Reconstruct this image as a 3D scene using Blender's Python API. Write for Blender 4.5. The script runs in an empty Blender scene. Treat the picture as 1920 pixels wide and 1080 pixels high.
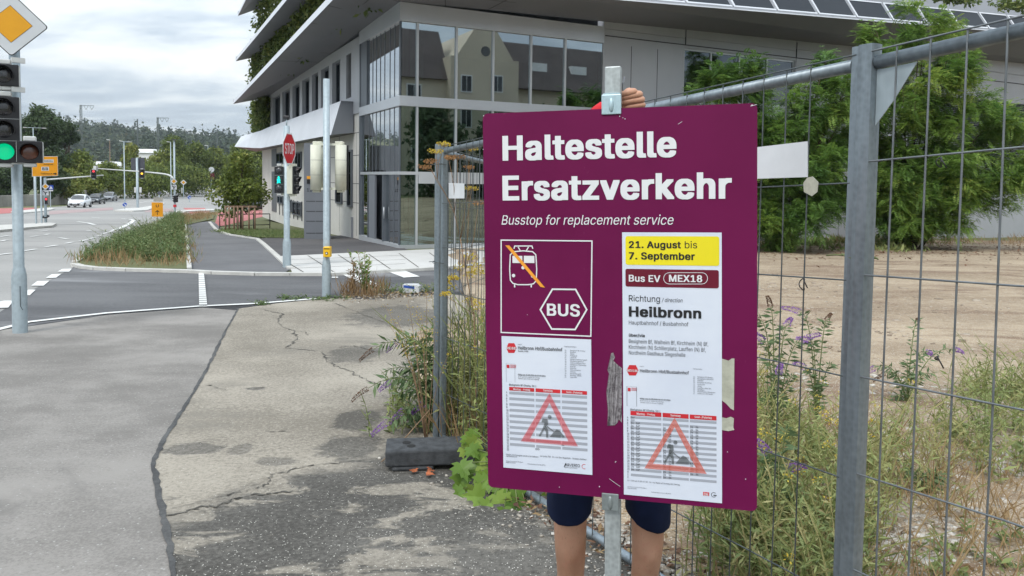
import bpy, bmesh, math, random
import numpy as np
from mathutils import Vector, Matrix
from mathutils.geometry import interpolate_bezier

random.seed(7)
RNG = np.random.default_rng(7)
SC = bpy.context.scene
COL = SC.collection
PI = math.pi

# ------------------------------------------------------------------ camera
F, PX, PY = 1400.0, 960.0, 409.0
PITCH, ROLL, CZ = math.radians(2.95), math.radians(0.75), 1.6
_fw = np.array([0, math.cos(PITCH), -math.sin(PITCH)])
_up = np.array([0, math.sin(PITCH), math.cos(PITCH)])
_rt = np.array([1.0, 0, 0])
RT = math.cos(ROLL) * _rt + math.sin(ROLL) * _up
UP = math.cos(ROLL) * _up - math.sin(ROLL) * _rt
FW = _fw
CAM = np.array([0, 0, CZ])

cd = bpy.data.cameras.new('camera')
co = bpy.data.objects.new('camera', cd)
COL.objects.link(co)
m = Matrix.Identity(4)
for i in range(3):
    m[i][0], m[i][1], m[i][2] = RT[i], UP[i], -FW[i]
m[2][3] = CZ
co.matrix_world = m
cd.sensor_width = 36
cd.lens = 36 * F / 1920
cd.shift_y = -(540 - PY) / 1920
cd.clip_start = 0.05
cd.clip_end = 6000
SC.camera = co

# ------------------------------------------------------------------ light
SUN_EL, SUN_AZ = math.radians(52), math.radians(205)      # azimuth measured from +Y clockwise
w = bpy.data.worlds.new('World')
SC.world = w
w.use_nodes = True
nt = w.node_tree
nt.nodes.clear()
N = nt.nodes.new
L = nt.links.new


def wmath(op, a, b=None, c=None):
    n = N('ShaderNodeMath')
    n.operation = op
    for i, v in enumerate((a, b, c)):
        if v is None:
            continue
        if isinstance(v, (int, float)):
            n.inputs[i].default_value = v
        else:
            L(v, n.inputs[i])
    return n.outputs[0]


out = N('ShaderNodeOutputWorld')
bg = N('ShaderNodeBackground')
sky = N('ShaderNodeTexSky')
sky.sky_type = 'NISHITA'
sky.sun_disc = False
sky.sun_elevation = SUN_EL
sky.sun_rotation = SUN_AZ
sky.air_density = 1.0
sky.dust_density = 2.0
tc = N('ShaderNodeTexCoord')
sep = N('ShaderNodeSeparateXYZ')
L(tc.outputs['Generated'], sep.inputs[0])
zz = wmath('MAXIMUM', sep.outputs[2], 0.0)
den = wmath('ADD', zz, 0.16)
cx = wmath('DIVIDE', sep.outputs[0], den)
cy = wmath('DIVIDE', sep.outputs[1], den)
comb = N('ShaderNodeCombineXYZ')
L(cx, comb.inputs[0])
L(cy, comb.inputs[1])
mp = N('ShaderNodeMapping')
mp.inputs['Rotation'].default_value = (0, 0, 0.5)
mp.inputs['Scale'].default_value = (0.85, 1.2, 1)
mp.inputs['Location'].default_value = (1.3, 0.4, 0)
L(comb.outputs[0], mp.inputs[0])
noi = N('ShaderNodeTexNoise')
noi.inputs['Scale'].default_value = 1.15
noi.inputs['Detail'].default_value = 7
noi.inputs['Roughness'].default_value = 0.52
noi.inputs['Distortion'].default_value = 0.35
L(mp.outputs[0], noi.inputs[0])
cr = N('ShaderNodeValToRGB')
e = cr.color_ramp.elements
e[0].position, e[0].color = 0.36, (0.38, 0.45, 0.53, 1)
e[1].position, e[1].color = 0.66, (0.92, 0.93, 0.92, 1)
x = e.new(0.47); x.color = (0.50, 0.58, 0.66, 1)
x = e.new(0.55); x.color = (0.72, 0.78, 0.82, 1)
L(noi.outputs[0], cr.inputs[0])
gain = wmath('ADD', wmath('MULTIPLY', zz, 2.0), 0.82)
cloud = N('ShaderNodeMix'); cloud.data_type = 'RGBA'; cloud.blend_type = 'MULTIPLY'
cloud.inputs[0].default_value = 1.0
L(cr.outputs[0], cloud.inputs[6])
L(gain, cloud.inputs[7])
skys = N('ShaderNodeMix'); skys.data_type = 'RGBA'; skys.blend_type = 'MULTIPLY'
skys.inputs[0].default_value = 1.0
skys.inputs[7].default_value = (0.10, 0.10, 0.10, 1)
L(sky.outputs[0], skys.inputs[6])
mixs = N('ShaderNodeMix'); mixs.data_type = 'RGBA'
mixs.inputs[0].default_value = 0.90
L(skys.outputs[2], mixs.inputs[6])
L(cloud.outputs[2], mixs.inputs[7])
L(mixs.outputs[2], bg.inputs[0])
bg.inputs[1].default_value = 1.0
L(bg.outputs[0], out.inputs[0])

sd = bpy.data.lights.new('sun', 'SUN')
sd.energy = 1.5
sd.angle = math.radians(14)
sd.color = (1.0, 0.96, 0.90)
so = bpy.data.objects.new('sun', sd)
COL.objects.link(so)
sdir = Vector((math.sin(SUN_AZ) * math.cos(SUN_EL), math.cos(SUN_AZ) * math.cos(SUN_EL), math.sin(SUN_EL)))
so.rotation_euler = sdir.to_track_quat('Z', 'Y').to_euler()
so.location = sdir * 50

SC.view_settings.view_transform = 'Standard'
SC.view_settings.look = 'None'
SC.view_settings.exposure = 0.28
SC.view_settings.gamma = 1.0
SC.view_settings.use_curve_mapping = False


# ------------------------------------------------------------------ geometry of the place
def ray(px, py):
    d = FW + RT * ((px - PX) / F) - UP * ((py - PY) / F)
    return d / d[1]


def P(px, py, Y):
    return CAM + ray(px, py) * Y


# drop of the ground below the camera along the street
BR = [(-60, 1.6), (0, 1.6), (3, 1.755), (5.5, 1.88), (10, 2.06), (25, 2.30), (50, 2.95), (100, 4.2), (180, 5.0), (300, 4.6), (600, 4.0), (3000, 4.0)]
BRy = [b[0] for b in BR]
BRd = [b[1] for b in BR]


def zt(y):
    return CZ - np.interp(y, BRy, BRd)


def G(px, py, dz=0.0):
    d = ray(px, py)
    for (a, da), (b, db) in zip(BR[1:], BR[2:]):
        k = (db - da) / (b - a)
        y = -(da - dz - k * a) / (d[2] + k)
        if a - 1e-6 <= y <= b + 1e-6:
            return P(px, py, y)
    return P(px, py, 600.0)


C0 = G(750, 467)
BU = np.array([0.894, 0.447, 0]); BU /= np.linalg.norm(BU)
BV = np.array([-BU[1], BU[0], 0])
BZ = np.array([0, 0, 1.0])


def onplane(px, py, n, off, o=None):
    o = C0 if o is None else o
    d = ray(px, py)
    t = (off - (CAM - o) @ n) / (d @ n)
    return CAM + d * t


def bld(u, v, z):
    return C0 + BU * u + BV * v + BZ * z


def RF(px, py, out=0.0):           # right facade: (u, z)
    q = onplane(px, py, BV, -out) - C0
    return q @ BU, q[2]


def LF(px, py, out=0.0):           # left facade: (s, z)
    q = onplane(px, py, BU, -out) - C0
    return q @ BV, q[2]


# ------------------------------------------------------------------ materials
def lin(c):
    return tuple(((x / 255) / 12.92 if x <= 10 else (((x / 255) + 0.055) / 1.055) ** 2.4) for x in c)


class NT:
    def __init__(self, name):
        self.m = bpy.data.materials.new(name)
        self.m.use_nodes = True
        self.t = self.m.node_tree
        self.b = self.t.nodes['Principled BSDF']
        self.o = self.t.nodes['Material Output']

    def n(self, t, **k):
        x = self.t.nodes.new(t)
        for a, v in k.items():
            setattr(x, a, v)
        return x

    def l(self, a, b):
        self.t.links.new(a, b)

    def coord(self, kind='Object', scale=None, rot=None):
        c = self.n('ShaderNodeTexCoord').outputs[kind] if kind != 'Position' else self.n('ShaderNodeNewGeometry').outputs['Position']
        if scale is not None or rot is not None:
            m_ = self.n('ShaderNodeMapping')
            if scale is not None:
                m_.inputs['Scale'].default_value = scale
            if rot is not None:
                m_.inputs['Rotation'].default_value = rot
            self.l(c, m_.inputs[0])
            c = m_.outputs[0]
        return c

    def noise(self, vec, scale, detail=4, rough=0.55, dist=0.0):
        x = self.n('ShaderNodeTexNoise')
        x.inputs['Scale'].default_value = scale
        x.inputs['Detail'].default_value = detail
        x.inputs['Roughness'].default_value = rough
        x.inputs['Distortion'].default_value = dist
        self.l(vec, x.inputs['Vector'])
        return x.outputs[0]

    def math(self, op, a, b=None, clamp=False):
        x = self.n('ShaderNodeMath', operation=op, use_clamp=clamp)
        for i, v in enumerate((a, b)):
            if v is None:
                continue
            if isinstance(v, (int, float)):
                x.inputs[i].default_value = v
            else:
                self.l(v, x.inputs[i])
        return x.outputs[0]

    def ss(self, v, lo, hi, a=0.0, b=1.0):
        x = self.n('ShaderNodeMapRange', interpolation_type='SMOOTHSTEP')
        self.l(v, x.inputs[0])
        for i, q in enumerate((lo, hi, a, b)):
            x.inputs[i + 1].default_value = q
        return x.outputs[0]

    def ramp(self, v, stops):
        r = self.n('ShaderNodeValToRGB')
        el = r.color_ramp.elements
        while len(el) < len(stops):
            el.new(0.5)
        for q, (p, c) in zip(el, stops):
            q.position = p
            q.color = (*c, 1) if len(c) == 3 else c
        self.l(v, r.inputs[0])
        return r.outputs[0]

    def mix(self, f, a, b, mode='MIX'):
        x = self.n('ShaderNodeMix', data_type='RGBA', blend_type=mode)
        for i, v in ((0, f), (6, a), (7, b)):
            if isinstance(v, (int, float)):
                x.inputs[i].default_value = v
            elif isinstance(v, tuple):
                x.inputs[i].default_value = (*v, 1) if len(v) == 3 else v
            else:
                self.l(v, x.inputs[i])
        return x.outputs[2]

    def bump(self, h, strength=0.3, dist=0.01):
        x = self.n('ShaderNodeBump')
        x.inputs['Strength'].default_value = strength
        x.inputs['Distance'].default_value = dist
        self.l(h, x.inputs['Height'])
        self.l(x.outputs[0], self.b.inputs['Normal'])

    def set(self, color=None, rough=None, metal=None, spec=None, ior=None):
        def put(k, v):
            if v is None:
                return
            if isinstance(v, (int, float)):
                self.b.inputs[k].default_value = v
            elif isinstance(v, tuple):
                self.b.inputs[k].default_value = (*v, 1)
            else:
                self.l(v, self.b.inputs[k])
        put('Base Color', color)
        put('Roughness', rough)
        put('Metallic', metal)
        put('Specular IOR Level', spec)
        put('IOR', ior)
        return self


M = {}


def simple(name, color, rough=0.6, metal=0.0, var=0.12, scale=6.0, spec=0.5, bump=0.0, bscale=60):
    t = NT(name)
    c = t.coord()
    n = t.noise(c, scale, 5, 0.6)
    f = t.ss(n, 0.25, 0.75)
    dark = tuple(x * (1 - var) for x in color)
    lite = tuple(min(1, x * (1 + var)) for x in color)
    t.set(t.mix(f, dark, lite), rough, metal, spec)
    if bump:
        t.bump(t.noise(c, bscale, 4), bump, 0.005)
    M[name] = t.m
    return t.m


def emit(name, color, strength):
    t = NT(name)
    t.set(tuple(c * 0.3 for c in color), 0.4)
    t.b.inputs['Emission Color'].default_value = (*color, 1)
    t.b.inputs['Emission Strength'].default_value = strength
    M[name] = t.m


def galvanised(name, base, var=0.25, rough=0.45, metal=0.55, scale=14):
    t = NT(name)
    c = t.coord()
    v = t.n('ShaderNodeTexVoronoi')
    v.inputs['Scale'].default_value = scale * 4
    t.l(c, v.inputs['Vector'])
    n = t.noise(t.coord(scale=(1, 1, 0.15)), scale, 5, 0.65)
    f = t.ss(t.math('ADD', t.math('MULTIPLY', v.outputs['Distance'], 0.25), n), 0.3, 0.85)
    t.set(t.mix(f, tuple(x * (1 - var) for x in base), tuple(x * (1 + var) for x in base)), rough, metal)
    M[name] = t.m


galvanised('steel_fence', (0.20, 0.235, 0.26))
galvanised('steel_pole', (0.34, 0.40, 0.43), 0.18, 0.5, 0.3, 5)
galvanised('steel_bar', (0.38, 0.41, 0.41), 0.28, 0.5, 0.4, 22)
galvanised('clamp_steel', (0.40, 0.52, 0.56), 0.12, 0.42, 0.35, 30)
galvanised('clamp_dull', (0.24, 0.27, 0.27), 0.16, 0.45, 0.4, 30)
simple('wire_grey', (0.17, 0.185, 0.195), 0.5, 0.5, 0.25, 12)
simple('wire', (0.10, 0.115, 0.12), 0.5, 0.5, 0.25, 12)
simple('rubber_block', (0.055, 0.058, 0.062), 0.85, 0, 0.35, 18, 0.3, 0.5, 90)
simple('hole_dark', (0.012, 0.012, 0.012), 0.9)
simple('black_plastic', (0.014, 0.014, 0.017), 0.38, 0, 0.2, 10)
simple('signal_cream', (0.60, 0.60, 0.50), 0.75, 0, 0.08, 5)
simple('signal_white', (0.55, 0.56, 0.55), 0.5, 0, 0.08, 5)
simple('sign_white', (0.58, 0.60, 0.62), 0.35, 0, 0.05, 4)
simple('sign_amber', (0.72, 0.33, 0.005), 0.35, 0, 0.05, 4)
simple('sign_orange', (0.80, 0.33, 0.01), 0.4, 0, 0.06, 4)
simple('sign_red', (0.52, 0.012, 0.02), 0.35, 0, 0.05, 4)
simple('sign_blue', (0.02, 0.07, 0.35), 0.35, 0, 0.05, 4)
simple('sign_back', (0.055, 0.06, 0.075), 0.6, 0, 0.15, 3)
simple('ink_black', (0.010, 0.010, 0.012), 0.5)
simple('ink_grey', (0.06, 0.065, 0.075), 0.5)
simple('stripe_grey', (0.34, 0.36, 0.41), 0.5, 0, 0.03)
simple('ink_red', (0.55, 0.02, 0.03), 0.45)
simple('ink_maroon', (0.14, 0.004, 0.022), 0.3)
simple('ink_yellow', (0.78, 0.66, 0.012), 0.35, 0, 0.05, 3)
simple('ink_amber', (0.80, 0.32, 0.03), 0.4)
simple('yellow_box', (0.78, 0.45, 0.01), 0.35, 0, 0.05)
emit('lamp_green', (0.0, 0.75, 0.33), 0.6)
emit('lamp_walk', (0.0, 0.95, 0.75), 1.0)
emit('lamp_red', (1.0, 0.06, 0.08), 1.4)
emit('lamp_amber', (1.0, 0.55, 0.05), 1.6)
simple('lens_off', (0.022, 0.022, 0.026), 0.16, 0, 0.5, 12, 0.9)
simple('lens_brown', (0.10, 0.03, 0.016), 0.18, 0, 0.5, 16, 0.9)
simple('car_white', (0.74, 0.75, 0.76), 0.22, 0, 0.03, 2, 0.6)
simple('car_dark', (0.05, 0.055, 0.06), 0.2, 0.3, 0.1, 2, 0.6)
simple('car_silver', (0.34, 0.34, 0.35), 0.25, 0.4, 0.05, 2, 0.6)
simple('car_glass', (0.02, 0.024, 0.028), 0.06, 0, 0.1, 2, 0.9)
simple('tyre', (0.018, 0.018, 0.018), 0.85)
simple('rim', (0.4, 0.4, 0.42), 0.35, 0.7)
simple('headlight', (0.7, 0.72, 0.74), 0.12, 0.2)

simple('hair', (0.05, 0.03, 0.018), 0.6, 0, 0.3, 30)
simple('shirt_red', (0.50, 0.012, 0.02), 0.85, 0, 0.12, 8)
simple('shorts_navy', (0.006, 0.012, 0.040), 0.9, 0, 0.3, 7, 0.25, 0.35, 30)
simple('shoe', (0.05, 0.05, 0.055), 0.7)
simple('eye_white', (0.7, 0.68, 0.65), 0.3)
simple('wrench_metal', (0.3, 0.3, 0.32), 0.25, 0.9)
simple('bark', (0.075, 0.055, 0.038), 0.9, 0, 0.3, 12, 0.3, 0.5, 30)
simple('stem_green', (0.13, 0.16, 0.055), 0.8, 0, 0.25, 10)
simple('stem_dry', (0.24, 0.15, 0.085), 0.85, 0, 0.25, 10)
simple('wood_stake', (0.20, 0.13, 0.085), 0.85, 0, 0.25, 8)
simple('rail_dark', (0.035, 0.035, 0.038), 0.6)
simple('tape_beige', (0.42, 0.42, 0.34), 0.45, 0, 0.15, 40, 0.5, 0.5, 40)
simple('plate_white', (0.62, 0.64, 0.66), 0.5, 0, 0.10, 3)
simple('facade_panel', (0.37, 0.38, 0.405), 0.45, 0, 0.05, 0.6)
simple('facade_wall', (0.56, 0.545, 0.51), 0.75, 0, 0.08, 0.8)
simple('facade_band', (0.47, 0.495, 0.53), 0.3, 0.25, 0.05, 0.7)
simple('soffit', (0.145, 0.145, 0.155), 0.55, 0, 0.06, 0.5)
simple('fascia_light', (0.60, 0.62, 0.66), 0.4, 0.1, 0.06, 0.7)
simple('box_grey', (0.165, 0.178, 0.20), 0.5, 0, 0.06, 0.7)
simple('mullion', (0.46, 0.48, 0.50), 0.35, 0.3, 0.05, 1)
simple('mullion_dark', (0.11, 0.125, 0.145), 0.4, 0.3, 0.1, 1)
simple('joint_dark', (0.05, 0.05, 0.055), 0.7)
simple('solar_panel', (0.030, 0.036, 0.045), 0.55, 0, 0.1, 0.5, 0.2)
simple('louvre', (0.20, 0.205, 0.22), 0.45, 0.2, 0.08, 1)
simple('interior_dark', (0.015, 0.02, 0.02), 0.8)
simple('curtain_green', (0.24, 0.33, 0.27), 0.5, 0, 0.15, 0.4)
simple('house_wall', (0.52, 0.45, 0.35), 0.8, 0, 0.1, 0.3)
simple('house_roof', (0.085, 0.065, 0.06), 0.8, 0, 0.2, 0.6)
simple('house_white', (0.66, 0.66, 0.66), 0.6, 0, 0.08, 0.3)
simple('lattice_steel', (0.10, 0.12, 0.115), 0.6, 0.3)
simple('concrete_wall', (0.26, 0.245, 0.215), 0.85, 0, 0.28, 0.6)
simple('kerb_stone', (0.50, 0.49, 0.46), 0.8, 0, 0.12, 4, 0.4, 0.4, 60)
simple('litter_white', (0.62, 0.63, 0.64), 0.5)
simple('litter_blue', (0.03, 0.09, 0.40), 0.5)
simple('dead_leaf', (0.30, 0.085, 0.03), 0.8, 0, 0.4, 20)
simple('umbel_brown', (0.34, 0.18, 0.07), 0.85, 0, 0.3, 30)
simple('umbel_yellow', (0.42, 0.36, 0.07), 0.85, 0, 0.3, 30)
simple('flower_gold', (0.58, 0.42, 0.03), 0.8, 0, 0.3, 30)
simple('flower_purple', (0.27, 0.11, 0.40), 0.75, 0, 0.35, 40)
simple('flower_dead', (0.13, 0.065, 0.04), 0.9, 0, 0.35, 40)


def foliage(name, cols, rough=0.55, trans=0.25):
    t = NT(name)
    a = t.n('ShaderNodeAttribute', attribute_name='var')
    r = t.ramp(a.outputs['Fac'], [(i / (len(cols) - 1), c) for i, c in enumerate(cols)])
    t.set(r, rough, 0, 0.25)
    tr = t.n('ShaderNodeBsdfTranslucent')
    t.l(r, tr.inputs[0])
    mx = t.n('ShaderNodeMixShader')
    mx.inputs[0].default_value = trans
    t.l(t.b.outputs[0], mx.inputs[1])
    t.l(tr.outputs[0], mx.inputs[2])
    t.l(mx.outputs[0], t.o.inputs[0])
    M[name] = t.m


foliage('leaf_robinia', [(0.065, 0.140, 0.035), (0.135, 0.245, 0.055), (0.235, 0.365, 0.080), (0.42, 0.47, 0.11)], 0.5, 0.4)
foliage('leaf_tree', [(0.060, 0.090, 0.018), (0.115, 0.155, 0.030), (0.19, 0.225, 0.045), (0.28, 0.27, 0.075)])
foliage('leaf_dark', [(0.035, 0.060, 0.025), (0.060, 0.095, 0.036), (0.10, 0.125, 0.045)])
foliage('leaf_forest', [(0.024, 0.044, 0.028), (0.045, 0.070, 0.034), (0.080, 0.105, 0.045), (0.13, 0.11, 0.065)])
foliage('leaf_maple', [(0.055, 0.115, 0.020), (0.10, 0.18, 0.030), (0.16, 0.26, 0.045), (0.26, 0.34, 0.07)], 0.35, 0.3)
foliage('leaf_buddleia', [(0.075, 0.13, 0.055), (0.12, 0.18, 0.08), (0.18, 0.24, 0.12)])
foliage('leaf_weed', [(0.11, 0.155, 0.050), (0.18, 0.225, 0.080), (0.28, 0.31, 0.115), (0.42, 0.37, 0.18)])
foliage('leaf_verge', [(0.075, 0.125, 0.048), (0.12, 0.180, 0.065), (0.19, 0.24, 0.095), (0.30, 0.29, 0.15)])
foliage('leaf_dry', [(0.20, 0.12, 0.06), (0.32, 0.22, 0.11), (0.45, 0.34, 0.19)])
foliage('leaf_ivy', [(0.05, 0.085, 0.025), (0.10, 0.145, 0.04), (0.18, 0.22, 0.06), (0.28, 0.28, 0.09)])
foliage('petal_gold', [(0.45, 0.30, 0.04), (0.60, 0.45, 0.05), (0.66, 0.55, 0.12)])
foliage('petal_purple', [(0.20, 0.08, 0.33), (0.30, 0.13, 0.46), (0.42, 0.24, 0.58)])
foliage('petal_dead', [(0.09, 0.045, 0.03), (0.15, 0.08, 0.05), (0.22, 0.12, 0.07)])
foliage('stone_brown', [(0.20, 0.155, 0.115), (0.32, 0.26, 0.20), (0.46, 0.40, 0.33)], 0.9, 0.0)
foliage('stone', [(0.28, 0.25, 0.21), (0.42, 0.38, 0.33), (0.56, 0.53, 0.48)], 0.9, 0.0)

# coated glass: dark body, mirror-like coat
for nm, tint, fac in (('glass_upper', (0.55, 0.60, 0.62), 0.62), ('glass_lower', (0.42, 0.50, 0.48), 0.5), ('glass_side', (0.92, 0.94, 0.95), 0.7), ('glass_window', (0.24, 0.27, 0.30), 0.4)):
    t = NT(nm)
    gl = t.n('ShaderNodeBsdfGlossy')
    gl.inputs['Color'].default_value = (*tint, 1)
    gl.inputs['Roughness'].default_value = 0.015
    df = t.n('ShaderNodeBsdfTransparent')
    df.inputs['Color'].default_value = (0.62, 0.74, 0.70, 1) if nm != 'glass_window' else (0.3, 0.32, 0.34, 1)
    mx = t.n('ShaderNodeMixShader')
    fr = t.n('ShaderNodeLayerWeight')
    fr.inputs['Blend'].default_value = 0.35
    t.l(t.math('MAXIMUM', fr.outputs['Fresnel'], fac), mx.inputs[0])
    t.l(df.outputs[0], mx.inputs[1])
    t.l(gl.outputs[0], mx.inputs[2])
    t.l(mx.outputs[0], t.o.inputs[0])
    M[nm] = t.m

t = NT('skin')
c = t.coord()
n = t.noise(c, 5, 5, 0.6); n2 = t.noise(c, 38, 4, 0.65); n3 = t.noise(t.coord(scale=(1, 1, .25)), 190, 2, 0.6)
cc_ = t.mix(t.ss(n, 0.3, 0.7), (0.40, 0.195, 0.115), (0.54, 0.30, 0.195))
cc_ = t.mix(t.ss(n2, 0.5, 0.75, 0, 0.45), cc_, (0.50, 0.20, 0.14))
cc_ = t.mix(t.ss(n3, 0.60, 0.72, 0, 0.35), cc_, (0.22, 0.12, 0.075))
t.set(cc_, 0.48, 0, 0.4)
t.b.inputs['Subsurface Weight'].default_value = 0.12
t.b.inputs['Subsurface Radius'].default_value = (0.012, 0.005, 0.003)
t.bump(t.math('ADD', n2, t.math('MULTIPLY', n3, 0.5)), 0.18, 0.004)
M['skin'] = t.m

# board paint
t = NT('board_magenta')
c = t.coord()
n = t.noise(c, 2.2, 5, 0.6)
scr = t.noise(t.coord(scale=(3, 40, 3), rot=(0, 0.5, 0.3)), 9, 3, 0.7)
base = t.mix(t.ss(n, 0.3, 0.7), (0.118, 0.0042, 0.050), (0.142, 0.0052, 0.060))
base = t.mix(t.ss(scr, 0.70, 0.80, 0, 0.25), base, (0.32, 0.14, 0.22))
t.set(base, t.ss(n, 0.3, 0.7, 0.40, 0.55), 0, 0.18)
t.bump(t.noise(c, 3.0, 3), 0.08, 0.01)
M['board_magenta'] = t.m

t = NT('letter_white')
c = t.coord()
n = t.noise(c, 26, 5, 0.7)
t.set(t.mix(t.ss(n, 0.55, 0.85), (0.70, 0.71, 0.72), (0.62, 0.61, 0.62)), 0.45)
M['letter_white'] = t.m

t = NT('paper')
c = t.coord()
n = t.noise(c, 5, 4, 0.6)
t.set(t.mix(t.ss(n, 0.3, 0.7), (0.60, 0.645, 0.74), (0.66, 0.70, 0.78)), 0.28, 0, 0.5)
t.bump(t.noise(t.coord(scale=(1, 1, 2)), 7, 3, 0.6), 0.25, 0.004)
M['paper'] = t.m

for nm, colr, alpha in (('print_red', (0.72, 0.06, 0.07), 0.5), ('print_salmon', (0.72, 0.14, 0.08), 0.55), ('print_worker', (0.10, 0.11, 0.11), 0.62)):
    t = NT(nm)
    t.set(colr, 0.35)
    t.b.inputs['Alpha'].default_value = alpha
    M[nm] = t.m

t = NT('tape_silver')
c = t.coord(scale=(1, 1, 1))
n = t.noise(c, 55, 5, 0.7, 1.5)
v = t.noise(t.coord(scale=(60, 60, 4)), 2.5, 3, 0.6, 2.0)
t.set(t.mix(t.ss(t.math('ADD', t.math('MULTIPLY', n, 0.5), t.math('MULTIPLY', v, 0.5)), 0.35, 0.62), (0.09, 0.075, 0.085), (0.48, 0.45, 0.47)), 0.35, 0.35)
t.bump(v, 0.9, 0.01)
M['tape_silver'] = t.m

# ---- ground
def ground_mat(name, dark, lite, big=0.25, fine=28.0, chips=0.0, chipcol=(0.6, 0.58, 0.54), rough=0.9, wheel=False, patch=None, patch_col=None, stretch=(1, 1, 1), rugged=False, hard=False):
    t = NT(name)
    c = t.coord('Position')
    cs = t.coord('Position', stretch)
    n1 = t.noise(cs, big, 5, 0.6)
    n2 = t.noise(c, fine, 3, 0.7)
    n3 = t.noise(c, fine * 7, 2, 0.6)
    f = t.math('ADD', t.math('MULTIPLY', n1, 0.55), t.math('ADD', t.math('MULTIPLY', n2, 0.27), t.math('MULTIPLY', n3, 0.18)))
    colr = t.mix(t.ss(f, 0.36 if not hard else 0.42, 0.64 if not hard else 0.58), dark, lite)
    if patch:
        pn = t.noise(cs, patch[0], 5, 0.62, 0.6)
        colr = t.mix(t.ss(pn, patch[1], patch[2]), colr, patch_col)
    if chips:
        v = t.n('ShaderNodeTexVoronoi')
        v.inputs['Scale'].default_value = 75
        t.l(c, v.inputs['Vector'])
        s_ = t.n('ShaderNodeSeparateColor')
        t.l(v.outputs['Color'], s_.inputs[0])
        pick = t.math('MULTIPLY', t.math('GREATER_THAN', s_.outputs[0], 1 - chips), t.math('LESS_THAN', v.outputs['Distance'], 0.42))
        colr = t.mix(pick, colr, chipcol)
    t.set(colr, rough, 0, 0.3)
    t.bump(t.math('ADD', t.math('MULTIPLY', n3, 0.6), n2), 0.45 if not rugged else 1.0, 0.006 if not rugged else 0.05)
    M[name] = t.m
    return t


ground_mat('earth', (0.085, 0.10, 0.045), (0.15, 0.155, 0.07), 0.06, 6)
ground_mat('road_light', (0.25, 0.245, 0.235), (0.335, 0.325, 0.31), 0.16, 20, patch=(0.25, 0.56, 0.72), patch_col=(0.20, 0.197, 0.19), stretch=(0.5, 1.4, 1))
ground_mat('asphalt_dark', (0.082, 0.082, 0.086), (0.145, 0.145, 0.148), 0.4, 24, patch=(0.35, 0.52, 0.70), patch_col=(0.22, 0.22, 0.225), stretch=(0.5, 1.6, 1))
ground_mat('asphalt_path', (0.115, 0.115, 0.12), (0.165, 0.165, 0.17), 0.5, 24)
ground_mat('asphalt_entry', (0.075, 0.072, 0.075), (0.11, 0.105, 0.105), 0.5, 24)
ground_mat('asphalt_foot', (0.165, 0.153, 0.140), (0.275, 0.256, 0.236), 0.8, 60, chips=0.03, chipcol=(0.34, 0.33, 0.31), patch=(0.8, 0.56, 0.74), patch_col=(0.155, 0.145, 0.135), stretch=(0.8, 1.05, 1), hard=True)
ground_mat('paint_white', (0.60, 0.60, 0.58), (0.72, 0.72, 0.70), 1.5, 30)
ground_mat('paint_red', (0.34, 0.11, 0.11), (0.44, 0.17, 0.16), 0.6, 20)
ground_mat('paint_faded_red', (0.30, 0.21, 0.21), (0.36, 0.29, 0.28), 0.4, 6)
ground_mat('slab', (0.46, 0.45, 0.43), (0.56, 0.55, 0.53), 0.5, 30)
ground_mat('tar', (0.045, 0.045, 0.046), (0.11, 0.11, 0.108), 3, 40)
ground_mat('crack', (0.05, 0.047, 0.042), (0.15, 0.14, 0.12), 5, 40)
ground_mat('lot_soil', (0.265, 0.195, 0.13), (0.485, 0.385, 0.275), 0.35, 7, chips=0.20, chipcol=(0.56, 0.52, 0.45), patch=(0.55, 0.50, 0.62), patch_col=(0.24, 0.165, 0.11), stretch=(0.6, 1.5, 1), rugged=True)

# old pavement: tan worn surface, dark and full of white chips below a broken edge
t = NT('pavement_old')
c = t.coord('Position')
a = G(300, 980); b = G(720, 850)
d2 = (b - a)[:2]; d2 /= np.linalg.norm(d2)
nn = np.array([d2[1], -d2[0], 0.0])           # towards the camera
if nn[1] > 0:
    nn = -nn
vm = t.n('ShaderNodeVectorMath', operation='DOT_PRODUCT')
t.l(c, vm.inputs[0]); vm.inputs[1].default_value = tuple(nn)
sdist = t.math('SUBTRACT', vm.outputs['Value'], float(a @ nn))
n1 = t.noise(c, 1.6, 6, 0.62, 0.5)
n2 = t.noise(c, 40, 3, 0.7)
n3 = t.noise(c, 260, 2, 0.6)
nb = t.noise(c, 0.55, 4, 0.55)
sd_ = t.math('ADD', sdist, t.math('MULTIPLY', t.math('SUBTRACT', n1, 0.5), 1.1))
worn = t.ss(sd_, -0.10, 0.16)
isl = t.ss(t.noise(t.coord('Position', (0.8, 1.5, 1)), 2.6, 7, 0.64, 0.5), 0.535, 0.60)       # tan islands left inside the worn part
isl = t.math('MULTIPLY', isl, t.ss(sdist, 0.9, 1.9, 1.0, 0.25))
dark = t.math('MULTIPLY', worn, t.math('SUBTRACT', 1.0, isl))
spots = t.math('MULTIPLY', t.ss(t.noise(t.coord('Position', (1.0, 2.2, 1)), 1.25, 5, 0.6, 0.7), 0.615, 0.67), t.ss(sdist, -1.6, 0.1, 0.0, 0.95))
dark = t.math('MAXIMUM', dark, spots)
st_n = t.math('MULTIPLY', t.math('SUBTRACT', t.noise(c, 5.5, 6, 0.65, 0.4), 0.5), 1.5)
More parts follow.
